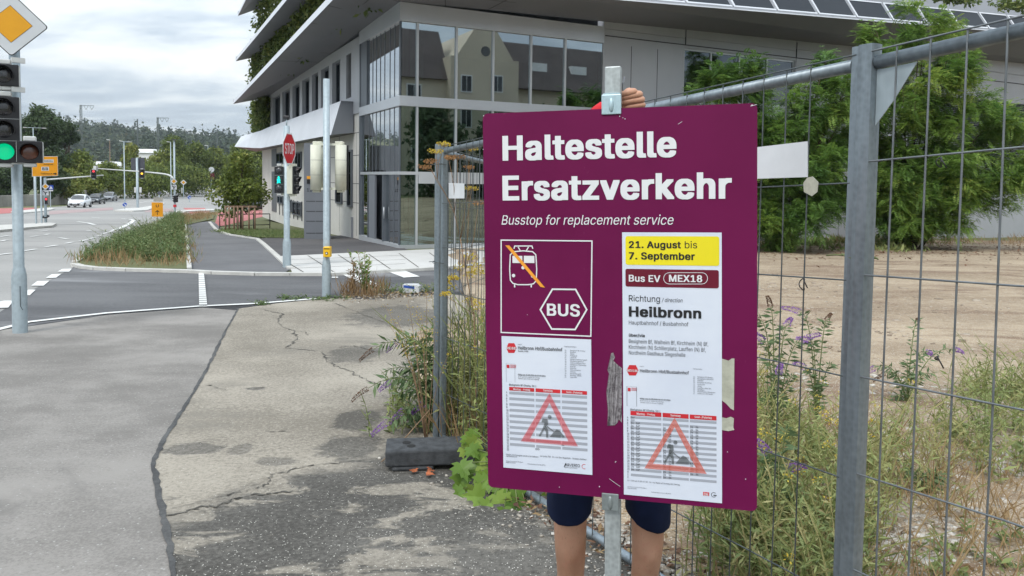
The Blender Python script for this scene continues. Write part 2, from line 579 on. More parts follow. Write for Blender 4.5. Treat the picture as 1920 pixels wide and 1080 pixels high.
for (sx_, sy_, srx, sry, amt) in ((360, 845, 62, 13, .75), (450, 845, 24, 11, .55), (667, 665, 52, 17, .7), (672, 790, 50, 20, .8), (655, 840, 62, 24, .85), (520, 868, 42, 8, .6), (478, 731, 24, 3.5, .8), (745, 592, 95, 20, .7), (800, 700, 60, 60, .5), (760, 850, 50, 30, .8)):
    sc0 = G(sx_, sy_); wx = abs(G(sx_ + srx, sy_)[0] - sc0[0]); wy = abs(G(sx_, sy_ - sry)[1] - sc0[1])
    mp_ = t.n('ShaderNodeMapping'); mp_.vector_type = 'TEXTURE'
    mp_.inputs['Location'].default_value = (sc0[0], sc0[1], 0); mp_.inputs['Scale'].default_value = (wx, wy, 1e3)
    t.l(c, mp_.inputs[0])
    vl = t.n('ShaderNodeVectorMath', operation='LENGTH'); t.l(mp_.outputs[0], vl.inputs[0])
    dark = t.math('MAXIMUM', dark, t.ss(t.math('ADD', vl.outputs['Value'], st_n), 0.75, 1.1, amt, 0.0))
fg = t.math('ADD', t.math('MULTIPLY', nb, 0.4), t.math('ADD', t.math('MULTIPLY', n2, 0.35), t.math('MULTIPLY', n3, 0.25)))
tan = t.mix(t.ss(fg, 0.42, 0.58), (0.175, 0.155, 0.126), (0.345, 0.31, 0.258))
tan = t.mix(t.ss(t.noise(t.coord('Position', (0.7, 1.6, 1)), 0.9, 6, 0.65), 0.52, 0.75), tan, (0.185, 0.168, 0.142))
drk = t.mix(t.ss(fg, 0.42, 0.60), (0.058, 0.054, 0.048), (0.145, 0.136, 0.122))
tan = t.mix(worn, tan, t.mix(0.18, tan, (0.19, 0.175, 0.15)))
colr = t.mix(dark, tan, drk)
v = t.n('ShaderNodeTexVoronoi'); v.inputs['Scale'].default_value = 125
t.l(c, v.inputs['Vector'])
sc_ = t.n('ShaderNodeSeparateColor'); t.l(v.outputs['Color'], sc_.inputs[0])
thr = t.ss(sdist, -0.2, 1.2, 0.965, 0.84)
pick = t.math('MULTIPLY', t.math('GREATER_THAN', sc_.outputs[0], thr), t.math('LESS_THAN', v.outputs['Distance'], t.math('MULTIPLY', sc_.outputs[1], 0.5)))
colr = t.mix(pick, colr, (0.50, 0.48, 0.43))
t.set(colr, 0.92, 0, 0.25)
t.bump(t.math('ADD', t.math('MULTIPLY', n3, 0.5), t.math('ADD', n2, t.math('MULTIPLY', dark, -0.6))), 0.5, 0.007)
M['pavement_old'] = t.m


# ------------------------------------------------------------------ object helpers
def tag(o, label=None, cat=None, group=None, kind=None):
    if label: o['label'] = label
    if cat: o['category'] = cat
    if group: o['group'] = group
    if kind: o['kind'] = kind
    return o


def thing(name, label, cat, loc, group=None):
    o = bpy.data.objects.new(name, None)
    o.empty_display_size = 0.2
    COL.objects.link(o)
    o.location = Vector([float(q) for q in loc])
    return tag(o, label, cat, group)


def worldloc(o):
    p = np.zeros(3)
    while o is not None:
        p = p + np.array(o.location)
        o = o.parent
    return p


def basis(d):
    d = np.array(d, float); d = d / (np.linalg.norm(d) + 1e-12)
    r = np.array([0, 0, 1.0]) if abs(d[2]) < 0.95 else np.array([1.0, 0, 0])
    a = np.cross(r, d); a /= np.linalg.norm(a)
    return d, a, np.cross(d, a)


class MB:
    def __init__(self):
        self.v, self.f, self.m, self.s = [], [], [], []

    def add(self, vs, fs, mat=0, smooth=False):
        k = len(self.v)
        self.v += [tuple(float(q) for q in p) for p in vs]
        for f in fs:
            self.f.append(tuple(i + k for i in f)); self.m.append(mat); self.s.append(smooth)

    def quad(self, a, b, c, d, mat=0):
        self.add([a, b, c, d], [(0, 1, 2, 3)], mat)

    def poly(self, pts, mat=0):
        self.add(pts, [tuple(range(len(pts)))], mat)

    def obox(self, o, x, y, z, mat=0):        # corner o, edge vectors
        o, x, y, z = (np.array(q, float) for q in (o, x, y, z))
        if np.dot(np.cross(x, y), z) < 0:
            o = o + x; x = -x
        vs = [o, o + x, o + x + y, o + y, o + z, o + x + z, o + x + y + z, o + y + z]
        self.add(vs, [(3, 2, 1, 0), (4, 5, 6, 7), (0, 1, 5, 4), (1, 2, 6, 5), (2, 3, 7, 6), (3, 0, 4, 7)], mat)

    def cbox(self, c, hx, hy, hz, mat=0):     # centre, half vectors
        c, hx, hy, hz = (np.array(q, float) for q in (c, hx, hy, hz))
        self.obox(c - hx - hy - hz, 2 * hx, 2 * hy, 2 * hz, mat)

    def prism(self, pts, ext, mat=0):
        pts = [np.array(p, float) for p in pts]; ext = np.array(ext, float)
        n = len(pts)
        nrm = np.zeros(3)
        for i in range(n):
            nrm += np.cross(pts[i] - pts[0], pts[(i + 1) % n] - pts[0])
        if np.dot(nrm, ext) > 0:
            pts = pts[::-1]
        vs = pts + [p + ext for p in pts]
        fs = [tuple(range(n)), tuple(range(2 * n - 1, n - 1, -1))]
        fs += [(i, n + i, n + (i + 1) % n, (i + 1) % n)[::-1] for i in range(n)]
        fs = [f if k < 2 else f[::-1] for k, f in enumerate(fs)]
        self.add(vs, fs, mat)

    def tube(self, pts, r, n=8, mat=0, caps=True, smooth=True, squash=None):
        pts = [np.array(p, float) for p in pts]
        k = len(pts)
        rs = list(r) if hasattr(r, '__len__') else [r] * k
        vs, fs = [], []
        pa = None
        for i in range(k):
            if i == 0: t_ = pts[1] - pts[0]
            elif i == k - 1: t_ = pts[-1] - pts[-2]
            else:
                t_ = (pts[i + 1] - pts[i]) / (np.linalg.norm(pts[i + 1] - pts[i]) + 1e-9) + (pts[i] - pts[i - 1]) / (np.linalg.norm(pts[i] - pts[i - 1]) + 1e-9)
            t_ = t_ / (np.linalg.norm(t_) + 1e-12)
            if pa is None:
                _, a_, b_ = basis(t_)
            else:
                a_ = pa - t_ * np.dot(pa, t_)
                if np.linalg.norm(a_) < 1e-6: _, a_, b_ = basis(t_)
                a_ = a_ / np.linalg.norm(a_); b_ = np.cross(t_, a_)
            pa = a_
            for j in range(n):
                an = 2 * PI * j / n
                vs.append(pts[i] + rs[i] * (a_ * math.cos(an) + b_ * math.sin(an) * (squash or 1)))
        for i in range(k - 1):
            for j in range(n):
                fs.append((i * n + j, i * n + (j + 1) % n, (i + 1) * n + (j + 1) % n, (i + 1) * n + j))
        self.add(vs, fs, mat, smooth)
        if caps:
            b0 = len(self.v) - len(vs)
            self.f.append(tuple(b0 + j for j in range(n))[::-1]); self.m.append(mat); self.s.append(False)
            self.f.append(tuple(b0 + (k - 1) * n + j for j in range(n))); self.m.append(mat); self.s.append(False)

    def disc(self, c, nrm, r, n=20, mat=0, depth=0.0):
        d, a_, b_ = basis(nrm)
        c = np.array(c, float)
        pts = [c + r * (a_ * math.cos(2 * PI * j / n) + b_ * math.sin(2 * PI * j / n)) for j in range(n)]
        if depth: self.prism(pts, d * depth, mat)
        else: self.poly(pts, mat)

    def ell(self, c, rx, ry, rz, nu=14, nv=9, mat=0):
        c = np.array(c, float)
        rx, ry, rz = (np.array(q, float) for q in (rx, ry, rz))
        vs = [c - rz]
        for i in range(1, nv):
            th = PI * i / nv
            for j in range(nu):
                ph = 2 * PI * j / nu
                vs.append(c - rz * math.cos(th) + (rx * math.cos(ph) + ry * math.sin(ph)) * math.sin(th))
        vs.append(c + rz)
        fs = [(0, 1 + (j + 1) % nu, 1 + j) for j in range(nu)]
        for i in range(nv - 2):
            for j in range(nu):
                a0 = 1 + i * nu
                fs.append((a0 + j, a0 + (j + 1) % nu, a0 + nu + (j + 1) % nu, a0 + nu + j))
        a0 = 1 + (nv - 2) * nu
        fs += [(a0 + j, a0 + (j + 1) % nu, len(vs) - 1) for j in range(nu)]
        self.add(vs, fs, mat, True)

    def build(self, name, mats, parent=None, bevel=0.0):
        if not isinstance(mats, (list, tuple)): mats = [mats]
        me = bpy.data.meshes.new(name)
        off = worldloc(parent) if parent is not None else np.zeros(3)
        vs = np.array(self.v, float) - off if self.v else np.zeros((0, 3))
        me.from_pydata(vs.tolist(), [], self.f)
        for q in mats: me.materials.append(M[q])
        me.polygons.foreach_set('material_index', self.m)
        me.polygons.foreach_set('use_smooth', self.s)
        me.update()
        o = bpy.data.objects.new(name, me)
        COL.objects.link(o)
        if parent is not None: o.parent = parent
        if bevel:
            bm = bmesh.new(); bm.from_mesh(me)
            bmesh.ops.remove_doubles(bm, verts=bm.verts, dist=1e-5)
            bmesh.ops.bevel(bm, geom=[e_ for e_ in bm.edges if e_.is_manifold and e_.calc_face_angle(0) > 0.6], offset=bevel, segments=2, affect='EDGES', profile=0.5)
            bm.to_mesh(me); bm.free()
        return o


def part(name, mats, parent, fn, bevel=0.0):
    b = MB(); fn(b)
    return b.build(name, mats, parent, bevel)


def copy_tree(o, parent=None):
    c = o.copy()
    COL.objects.link(c)
    c.parent = parent
    for ch in list(o.children):
        copy_tree(ch, c)
    return c


class Leaves:
    """many small leaf faces, one mesh"""
    def __init__(self):
        self.V, self.F, self.A = [], [], []
        self.k = 0

    def diamonds(self, pos, d, nrm, ln, wd, var, fold=0.0):
        pos, d, nrm = (np.asarray(q, float) for q in (pos, d, nrm))
        n = len(pos)
        d = d / (np.linalg.norm(d, axis=1, keepdims=True) + 1e-9)
        s = np.cross(d, nrm); s /= (np.linalg.norm(s, axis=1, keepdims=True) + 1e-9)
        up = np.cross(s, d)
        ln = np.broadcast_to(np.asarray(ln, float), (n,))[:, None]
        wd = np.broadcast_to(np.asarray(wd, float), (n,))[:, None]
        mid = pos + d * ln * 0.45
        v = np.stack([pos, mid + s * wd * 0.5 + up * fold * wd, pos + d * ln - up * fold * wd, mid - s * wd * 0.5 + up * fold * wd], 1).reshape(-1, 3)
        f = (np.arange(n * 4).reshape(n, 4) + self.k)
        self.V.append(v); self.F.append(f); self.A.append(np.broadcast_to(np.asarray(var, float), (n,)))
        self.k += n * 4

    def build(self, name, mat, parent=None):
        off = worldloc(parent) if parent is not None else np.zeros(3)
        v = np.concatenate(self.V) - off
        f = np.concatenate(self.F)
        a_ = np.concatenate(self.A)
        me = bpy.data.meshes.new(name)
        me.vertices.add(len(v)); me.vertices.foreach_set('co', v.ravel().astype(np.float32))
        me.loops.add(f.size); me.loops.foreach_set('vertex_index', f.ravel().astype(np.int32))
        me.polygons.add(len(f)); me.polygons.foreach_set('loop_start', (np.arange(len(f)) * 4).astype(np.int32))
        me.update(calc_edges=True)
        at = me.attributes.new('var', 'FLOAT', 'FACE')
        at.data.foreach_set('value', np.clip(a_, 0, 1).astype(np.float32))
        me.materials.append(M[mat])
        o = bpy.data.objects.new(name, me)
        COL.objects.link(o)
        if parent is not None: o.parent = parent
        return o


def rdirs(n, zbias=0.0):
    d = RNG.normal(size=(n, 3)); d[:, 2] += zbias
    return d / np.linalg.norm(d, axis=1, keepdims=True)


# ------------------------------------------------------------------ text
_tc = {}
FONT = None
try:                                           # Blender's own bundled interface font; its built-in font otherwise
    import os
    _p = os.path.join(bpy.utils.system_resource('DATAFILES', path='fonts'), 'Inter.woff2')
    if os.path.exists(_p): FONT = bpy.data.fonts.load(_p)
except Exception:
    FONT = None


def text_geo(s, bold=0.0, shear=0.0):
    """flat letters; bold letters are a few shifted layers, each a hair above the last"""
    key = (s, bold, shear)
    if key not in _tc:
        cu = bpy.data.curves.new('text', 'FONT')
        cu.body = s; cu.size = 1.0; cu.shear = shear
        cu.resolution_u = 3
        if FONT: cu.font = FONT
        cu.space_character = 1.0 + max(bold, 0) * 2.0
        ob = bpy.data.objects.new('text', cu)
        COL.objects.link(ob)
        bpy.context.view_layer.update()
        cv = ob.to_curve(bpy.context.evaluated_depsgraph_get())
        loops = []
        for sp in cv.splines:
            bp_ = list(sp.bezier_points)
            if len(bp_) < 2: continue
            lp_ = []
            for i in range(len(bp_)):
                p0, p1 = bp_[i], bp_[(i + 1) % len(bp_)]
                straight = (p0.handle_right - p0.co).length < 1e-6 and (p1.handle_left - p1.co).length < 1e-6
                k_ = 2 if straight else 5
                lp_ += [q for q in interpolate_bezier(p0.co, p0.handle_right, p1.handle_left, p1.co, k_)][:-1]
            loops.append(lp_)
        ob.to_curve_clear()
        # fill by non-zero winding in thin horizontal slabs (outlines may overlap themselves)
        A_ = np.array([(p.x, p.y, q.x, q.y) for l_ in loops for p, q in zip(l_, l_[1:] + l_[:1])]) if loops else np.zeros((0, 4))
        v, f = [], []
        if len(A_):
            stp = 0.006 if len(s) < 16 else 0.022
            ys = np.unique(np.concatenate([np.round(A_[:, 1] / stp) * stp, [A_[:, 1].min(), A_[:, 1].max()]]))
            ys = ys[(ys >= A_[:, 1].min()) & (ys <= A_[:, 1].max())]
            for y0, y1 in zip(ys, ys[1:]):
                ym = (y0 + y1) / 2
                E_ = A_[(np.minimum(A_[:, 1], A_[:, 3]) <= ym) & (np.maximum(A_[:, 1], A_[:, 3]) > ym)]
                dy = E_[:, 3] - E_[:, 1]
                sl_ = (E_[:, 2] - E_[:, 0]) / dy
                xm = E_[:, 0] + sl_ * (ym - E_[:, 1])
                od = np.argsort(xm)
                wn = 0
                for i in od:
                    pw = wn; wn += 1 if dy[i] > 0 else -1
                    lim = lambda yy: min(max(E_[i, 0] + sl_[i] * (yy - E_[i, 1]), min(E_[i, 0], E_[i, 2])), max(E_[i, 0], E_[i, 2]))
                    if pw == 0: st_ = (lim(y0), lim(y1))
                    elif wn == 0:
                        k0 = len(v)
                        v += [(st_[0], y0, 0), (lim(y0), y0, 0), (lim(y1), y1, 0), (st_[1], y1, 0)]
                        f.append((k0, k0 + 1, k0 + 2, k0 + 3))
        v = np.array(v) if v else np.zeros((0, 3))
        bpy.data.objects.remove(ob); bpy.data.curves.remove(cu)
        if bold > 0 and len(v):
            d = bold * 1.15
            sh = [(-d, 0), (d, 0)]
            if bold > 0.015: sh = [(a_ * d, c_ * d * .5) for a_ in (-1, -.5, 0, .5, 1) for c_ in (-1, 0, 1)]
            n_ = len(v); f0 = f; f = []
            vs = []
            for k, (a_, c_) in enumerate(sh):
                vs.append(v + np.array([a_, c_, k])); f += [tuple(i + k * n_ for i in q) for q in f0]
            v = np.concatenate(vs)
        _tc[key] = (v, f)
    return _tc[key]


def put_text(mb, s, O, ex, ey, x0, x1, base, cap, bold=0.0, shear=0.0, mat=0):
    """text from x0 to x1 along ex, baseline at base, cap top at cap (measured along ey, up positive); O any point of the plane"""
    v, f = text_geo(s, bold, shear)
    if not len(v): return
    hv, _ = text_geo('H', bold, 0.0)
    y0, y1 = hv[:, 1].min(), hv[:, 1].max()
    mn, mx = v[:, 0].min(), v[:, 0].max()
    X = x0 + (v[:, 0] - mn) / (mx - mn) * (x1 - x0)
    Yv = base + (v[:, 1] - y0) / (y1 - y0) * (cap - base)
    nrm = np.cross(ex, ey)
    pts = O[None] + X[:, None] * ex[None] + Yv[:, None] * ey[None] + v[:, 2:3] * nrm[None] * 3e-5
    mb.add(pts, f, mat)


# ------------------------------------------------------------------ ground sheets
def sheet(name, pts, lift, mat, px=True, extra_cuts=()):
    """flat outline (pixels of ground points or world xy) laid on the sloping ground as one sheet"""
    if px: xy = [G(a_, b_)[:2] for a_, b_ in pts]
    else: xy = [p[:2] for p in pts]
    bm = bmesh.new()
    vs = [bm.verts.new((float(p[0]), float(p[1]), 0)) for p in xy]
    try:
        bm.faces.new(vs)
    except ValueError:
        pass
    bmesh.ops.triangulate(bm, faces=bm.faces[:])
    for y in BRy[1:-1]:
        bmesh.ops.bisect_plane(bm, geom=bm.verts[:] + bm.edges[:] + bm.faces[:], plane_co=(0, y, 0), plane_no=(0, 1, 0), dist=1e-6)
    for v_ in bm.verts:
        v_.co.z = float(zt(v_.co.y)) + lift
    bmesh.ops.recalc_face_normals(bm, faces=bm.faces[:])
    for f_ in bm.faces:
        if f_.normal.z < 0: f_.normal_flip()
    me = bpy.data.meshes.new(name)
    bm.to_mesh(me); bm.free()
    me.materials.append(M[mat])
    o = bpy.data.objects.new(name, me)
    COL.objects.link(o)
    o['kind'] = 'structure'
    return o


def strip_pts(pts, width, jit=0.0, taper=False):
    """world-xy outline of a ribbon along ground points"""
    p = np.array([q[:2] for q in pts])
    L_, R_ = [], []
    for i in range(len(p)):
        d = p[min(i + 1, len(p) - 1)] - p[max(i - 1, 0)]
        d = d / (np.linalg.norm(d) + 1e-9)
        n_ = np.array([-d[1], d[0]])
        wv = width * (1 + jit * random.uniform(-1, 1)) * 0.5
        if taper and i in (0, len(p) - 1): wv *= 0.2
        L_.append(p[i] + n_ * wv); R_.append(p[i] - n_ * wv)
    return L_ + R_[::-1]


def sheets(name, outlines, lift, mat):
    """several painted marks of one kind as one sheet"""
    bm = bmesh.new()
    for xy in outlines:
        vs = [bm.verts.new((float(p[0]), float(p[1]), 0)) for p in xy]
        try: bm.faces.new(vs)
        except ValueError: continue
    bmesh.ops.triangulate(bm, faces=bm.faces[:])
    for y in BRy[1:-1]:
        bmesh.ops.bisect_plane(bm, geom=bm.verts[:] + bm.edges[:] + bm.faces[:], plane_co=(0, y, 0), plane_no=(0, 1, 0), dist=1e-6)
    for v_ in bm.verts: v_.co.z = float(zt(v_.co.y)) + lift
    for f_ in bm.faces:
        f_.normal_update()
        if f_.normal.z < 0: f_.normal_flip()
    me = bpy.data.meshes.new(name)
    bm.to_mesh(me); bm.free()
    me.materials.append(M[mat])
    o = bpy.data.objects.new(name, me)
    COL.objects.link(o)
    o['kind'] = 'structure'
    return o


def densify(pts, n, jit):
    out_ = []
    for a_, b_ in zip(pts, pts[1:]):
        a_, b_ = np.array(a_[:2]), np.array(b_[:2])
        for k in range(n):
            out_.append(a_ + (b_ - a_) * k / n + (RNG.normal(size=2) * jit if k else 0))
    out_.append(np.array(pts[-1][:2]))
    return out_


sheet('ground', [(-900, -60), (900, -60), (900, 1500), (-900, 1500)], 0.0, 'earth', px=False)
# carriageway of the main road
sheet('road', [(-2600, 1000), (-600, 760), (0, 606), (60, 552), (130, 508), (150, 492), (230, 458), (300, 432), (345, 402), (395, 393), (500, 388), (530, 380), (452, 373), (402, 362), (412, 349.5), (396, 347.6), (330, 352), (215, 366), (150, 384), (60, 391), (-100, 398), (-600, 420), (-2600, 560)], 0.004, 'road_light')
sheet('side_road', [(-900, 860), (-300, 700), (0, 618), (200, 590), (380, 576), (620, 556), (840, 548), (1100, 540), (1400, 500), (1400, 470), (1100, 486), (1000, 492), (813, 507), (620, 518), (480, 517), (355, 512), (240, 508), (140, 500), (60, 545), (0, 586), (-300, 655), (-900, 790)], 0.008, 'asphalt_dark')
PAVE = [(-2600, 1500), (-900, 862), (-300, 702), (0, 620), (200, 592), (380, 578), (445, 583)]
JOINT = [(447, 580), (430, 610), (405, 660), (385, 700), (350, 760), (310, 822), (288, 868), (297, 930), (312, 990), (325, 1080), (338, 1220), (350, 1500)]
sheet('footway', PAVE + JOINT, 0.010, 'asphalt_foot')
flo = -zt(-3)
EDGE = [(350, 1500), (338, 1220), (325, 1080), (312, 990), (297, 930), (288, 868), (310, 822), (350, 760), (385, 700), (405, 660), (430, 610), (447, 580), (520, 570), (620, 560), (700, 563), (840, 552), (905, 560)]
xy = [G(*p)[:2] for p in EDGE] + [np.array([0.8, 5.3]), np.array([2.6, 2.2]), np.array([4.5, -1.0]), np.array([4.5, -4]), np.array([-0.6, -4])]
# close the camera's own side of the pavement
sheet('pavement', xy, 0.012, 'pavement_old', px=False)
sheet('footway_rear', [np.array([-30.0, -6]), np.array([4.5, -6]), np.array([4.5, -3.9]), np.array([-0.55, -3.9]), G(350, 1500), G(-2600, 1500), np.array([-30.0, 1.5])], 0.006, 'asphalt_foot', px=False)
# tar joint and cracks
jp = densify([G(*p) for p in JOINT], 9, 0.004)
sheet('tar_joint', strip_pts(jp, 0.031, 0.4), 0.0165, 'tar', px=False)


def reg7(l): return [G(240 + a_ * 0.4814, 560 + b_ * 0.4814) for a_, b_ in l]


CR = [
    ([(525, 45), (560, 55), (600, 62), (585, 95), (610, 118), (650, 130), (660, 160), (640, 180), (610, 197)], 0.030),
    ([(610, 197), (700, 205), (760, 212), (770, 240), (800, 265), (860, 285), (910, 312), (960, 335), (1060, 355)], 0.018),
    ([(820, 195), (880, 188), (940, 203), (1000, 215)], 0.022),
    ([(650, 130), (690, 133), (705, 147)], 0.012),
    ([(150, 855), (250, 830), (370, 805), (480, 775), (540, 770), (650, 755)], 0.016),
    ([(160, 830), (300, 795), (420, 765), (510, 745)], 0.007),
    ([(525, 745), (548, 720), (580, 690), (680, 665), (800, 650), (930, 632)], 0.014),
    ([(260, 345), (320, 345), (380, 360), (350, 380)], 0.006),
    ([(800, 20), (900, 60), (1000, 95), (1100, 140)], 0.02),
    ([(450, 357), (535, 352)], 0.02),
    ([(535, 527), (630, 522)], 0.008),
]
sheets('pavement_crack', [strip_pts(densify(reg7(l), 8, 0.014), wd * 0.62, 0.9, True) for l, wd in CR], 0.0165, 'crack')
# lot behind the fence: uneven soil
FA, FB = np.array([-0.50, 5.28]), np.array([1.09, 2.40])          # fence line (feet of the two visible posts)


def lot_outline():
    return [(-0.55, 5.42), (0.38, 4.0), (1.0, 2.85), (2.7, -0.2), (40, -3), (60, 40), (12, 33), (-2.6, 24.0), (-1.4, 19.0), (0.9, 12.6), (-0.6, 11.0), (-1.25, 9.8), (-0.95, 7.5)]


def lot():
    bm = bmesh.new()
    from mathutils import noise as mn
    bm.faces.new([bm.verts.new((x_, y_, 0)) for x_, y_ in lot_outline()])
    bmesh.ops.triangulate(bm, faces=bm.faces[:])
    for x_ in np.concatenate([np.arange(-1.6, 6, 0.24), np.arange(6, 60, 3.0)]):
        bmesh.ops.bisect_plane(bm, geom=bm.verts[:] + bm.edges[:] + bm.faces[:], plane_co=(x_, 0, 0), plane_no=(1, 0, 0), dist=1e-6)
    for y_ in np.concatenate([np.arange(-1, 9, 0.24), np.arange(9, 42, 1.5), BRy[2:6]]):
        bmesh.ops.bisect_plane(bm, geom=bm.verts[:] + bm.edges[:] + bm.faces[:], plane_co=(0, y_, 0), plane_no=(0, 1, 0), dist=1e-6)
    for v_ in bm.verts:
        x_, y_ = v_.co.x, v_.co.y
        h = 0.022 + 0.05 * (mn.noise(Vector((x_ * 0.9, y_ * 0.9, 0))) * 0.5 + 0.35) + 0.02 * mn.noise(Vector((x_ * 4, y_ * 4, 3)))
        v_.co.z = float(zt(y_)) + (0.016 if v_.is_boundary else max(h, 0.016))
    for f_ in bm.faces:
        f_.smooth = True
        f_.normal_update()
        if f_.normal.z < 0: f_.normal_flip()
    me = bpy.data.meshes.new('vacant_lot')
    bm.to_mesh(me); bm.free()
    me.materials.append(M['lot_soil'])
    o = bpy.data.objects.new('vacant_lot', me)
    COL.objects.link(o)
    o['kind'] = 'structure'


lot()
# painted marks
RL = 0.2593


def r3(l): return [G(a_ * RL, 400 + b_ * RL) for a_, b_ in l]


marks = []
marks.append(strip_pts([G(-700, 815), G(-300, 697), G(0, 619), G(52, 606), G(200, 589), G(373, 576), G(480, 571), G(600, 561)], 0.12))
for q in ([(-10, 650), (30, 640), (97, 640), (60, 690), (-10, 692)], [(165, 600), (205, 560), (258, 560), (215, 600)], [(225, 530), (270, 497), (357, 495), (315, 530)],
          [(330, 474), (375, 447), (442, 445), (405, 472)], [(415, 428), (450, 408), (520, 406), (500, 428)]):
    marks.append([p[:2] for p in r3(q)])
marks.append([p[:2] for p in r3([(1436, 440), (1475, 440), (1500, 682), (1440, 684)])])
for a_, b_, c_, d_ in ((430, 180, 490, 189), (575, 205, 632, 194), (645, 187, 692, 178), (702, 168, 742, 160), (745, 150, 782, 142), (790, 137, 815, 128), (470, 222, 527, 211), (330, 246, 412, 234), (172, 276, 262, 262), (-20, 305, 82, 292),
                       (225, 172, 275, 166), (325, 158, 355, 152), (0, 172, 70, 163), (0, 205, 50, 196), (625, 130, 665, 126), (290, 132, 345, 127), (805, 195, 835, 188), (860, 198, 900, 190), (880, 40, 915, 44), (660, 30, 720, 36), (120, 112, 180, 108)):
    marks.append(strip_pts([G(a_ * RL, 400 + b_ * RL), G(c_ * RL, 400 + d_ * RL)], 0.13))
marks.append(strip_pts([G(820 * RL, 400 + 126 * RL), G(880 * RL, 400 + 105 * RL), G(940 * RL, 400 + 75 * RL), G(968 * RL, 400 + 52 * RL), G(940 * RL, 400 + 45 * RL)], 0.22))
marks.append(strip_pts([G(560 * RL, 400 + 62 * RL), G(640 * RL, 400 + 72 * RL), G(685 * RL, 400 + 85 * RL)], 0.2))
# far carriageway lines
for l in ([(213, 366), (260, 361), (330, 356), (398, 350)], [(262, 380), (320, 371), (365, 363), (405, 356)], [(238, 378), (252, 376.5)], [(280, 373), (292, 371.6)], [(303, 370), (315, 368.4)], [(325, 366.5), (336, 365)], [(345, 363.4), (356, 362)], [(300, 362.4), (310, 361.6)], [(330, 359.6), (340, 358.8)]):
    marks.append(strip_pts([G(*p) for p in l], 0.2))
# side road marks near the office
for q in ([(405, 513.5), (425, 501), (512, 501), (500, 513.5)], [(404, 491), (450, 491), (455, 494.5), (404, 495)], [(712, 505), (745, 503.5), (787, 520), (757, 522)], [(622, 520.5), (634, 520.5), (634, 522.4), (622, 522.4)]):
    marks.append([G(*p)[:2] for p in q])
marks.append(strip_pts([G(643, 511), G(663, 520), G(690, 532), G(716, 546)], 0.28))
sheets('road_marking', marks, 0.020, 'paint_white')
dk = []
for yy in np.linspace(518, 574, 15):
    dk.append(strip_pts([G(371, yy), G(389, yy - 0.4)], 0.05))
for k in range(5):
    tq = 0.12 + k * 0.2
    dk.append(strip_pts([G(650 + 62 * tq, 513 + 33 * tq), G(644 + 72 * tq + 14, 511 + 32 * tq)], 0.05))
sheets('marking_gap', dk, 0.024, 'asphalt_dark')
reds = [[(-300, 404), (-60, 392), (66, 389.5), (76, 392.5), (20, 400), (-60, 405), (-300, 420)], [(343, 390), (383, 390), (403, 404), (362, 404)]]
sheets('cycle_lane', [[G(*p)[:2] for p in q] for q in reds], 0.016, 'paint_red')
sheets('faded_crossing', [[G(*p)[:2] for p in [(92, 396), (212, 389), (212, 394), (92, 402.5)]], [G(*p)[:2] for p in [(270, 391), (322, 391), (328, 397), (272, 398)]]], 0.016, 'paint_faded_red')
sheet('forecourt', [(400, 428), (520, 400), (520, 392), (410, 398)], 0.012, 'paint_red')
sheet('cycle_path', [(350, 421), (396, 415), (404, 419), (428, 441), (480, 449), (517, 481), (545, 506), (530, 516), (356, 510)], 0.028, 'asphalt_path')
sheet('entrance_road', [(482, 450), (500, 447), (690, 441), (765, 470), (732, 472), (523, 482), (517, 480)], 0.032, 'asphalt_entry')
sheet('paving', [(523, 482.5), (733, 472.5), (813, 469), (1050, 452), (1130, 470), (1000, 491), (813, 505), (620, 516), (548, 516), (545, 506)], 0.036, 'slab')
sl = []
for k in range(9):
    xa = 545 + k * 55
    sl.append(strip_pts([G(xa + 25, 514 - k * 1.5), G(xa - 25 + k * 2, 483 - k * 1.4)], 0.03))
for yy in (490, 498, 506):
    sl.append(strip_pts([G(535 + (yy - 490), yy), G(760, yy - 9)], 0.03))
sheets('paving_joint', sl, 0.040, 'crack')
# verge base and grass strip
VERGE = [(139, 497), (170, 503.5), (240, 507), (355, 509), (352, 470), (347, 424), (400, 412), (405, 400), (330, 407), (300, 430), (230, 456), (160, 486)]
sheet('verge_soil', VERGE, 0.06, 'earth')
GRASS = [(408, 436), (430, 432), (570, 437), (573, 448.5), (490, 447.5), (432, 440)]
sheet('grass_soil', GRASS, 0.05, 'earth')


def kerb(name, px, wd=0.14, h=0.10, base=0.0):
    """kerb stones along ground pixels: one run of blocks"""
    b = MB()
    pts = [G(*p) for p in px]
    for a_, c_ in zip(pts, pts[1:]):
        d = c_ - a_; ln = np.linalg.norm(d); n_ = max(1, int(ln / 1.0)); d = d / ln
        s = np.array([-d[1], d[0], 0]); s /= np.linalg.norm(s)
        for k in range(n_):
            o_ = a_ + d * (ln * k / n_ + 0.004)
            o_[2] = zt(o_[1]) + base
            e_ = a_ + d * (ln * (k + 1) / n_ - 0.004)
            e_[2] = zt(e_[1]) + base
            b.obox(o_ - s * wd / 2, e_ - o_, s * wd, np.array([0, 0, h]))
    o = b.build(name, 'kerb_stone')
    o['kind'] = 'structure'
    return o


kerb('kerb', [(139, 499), (152, 503), (180, 506.5), (240, 509), (355, 512), (400, 514.5), (480, 517), (545, 517.5), (620, 517.5), (813, 506.5), (1000, 492)], 0.16, 0.075)
kerb('kerb_path', [(355, 510), (352, 470), (347, 423)], 0.10, 0.10)
kerb('kerb_grass', [(545, 507), (517, 481), (482, 450), (430, 442), (405, 432), (393, 418)], 0.14, 0.07)
kerb('kerb_verge', [(139, 497), (160, 486), (230, 456), (300, 430), (332, 407), (402, 398)], 0.14, 0.09)


def island(name, px, h=0.11):
    b = MB()
    b.prism([G(*p) for p in px], (0, 0, h))
    o = b.build(name, 'kerb_stone')
    o['kind'] = 'structure'


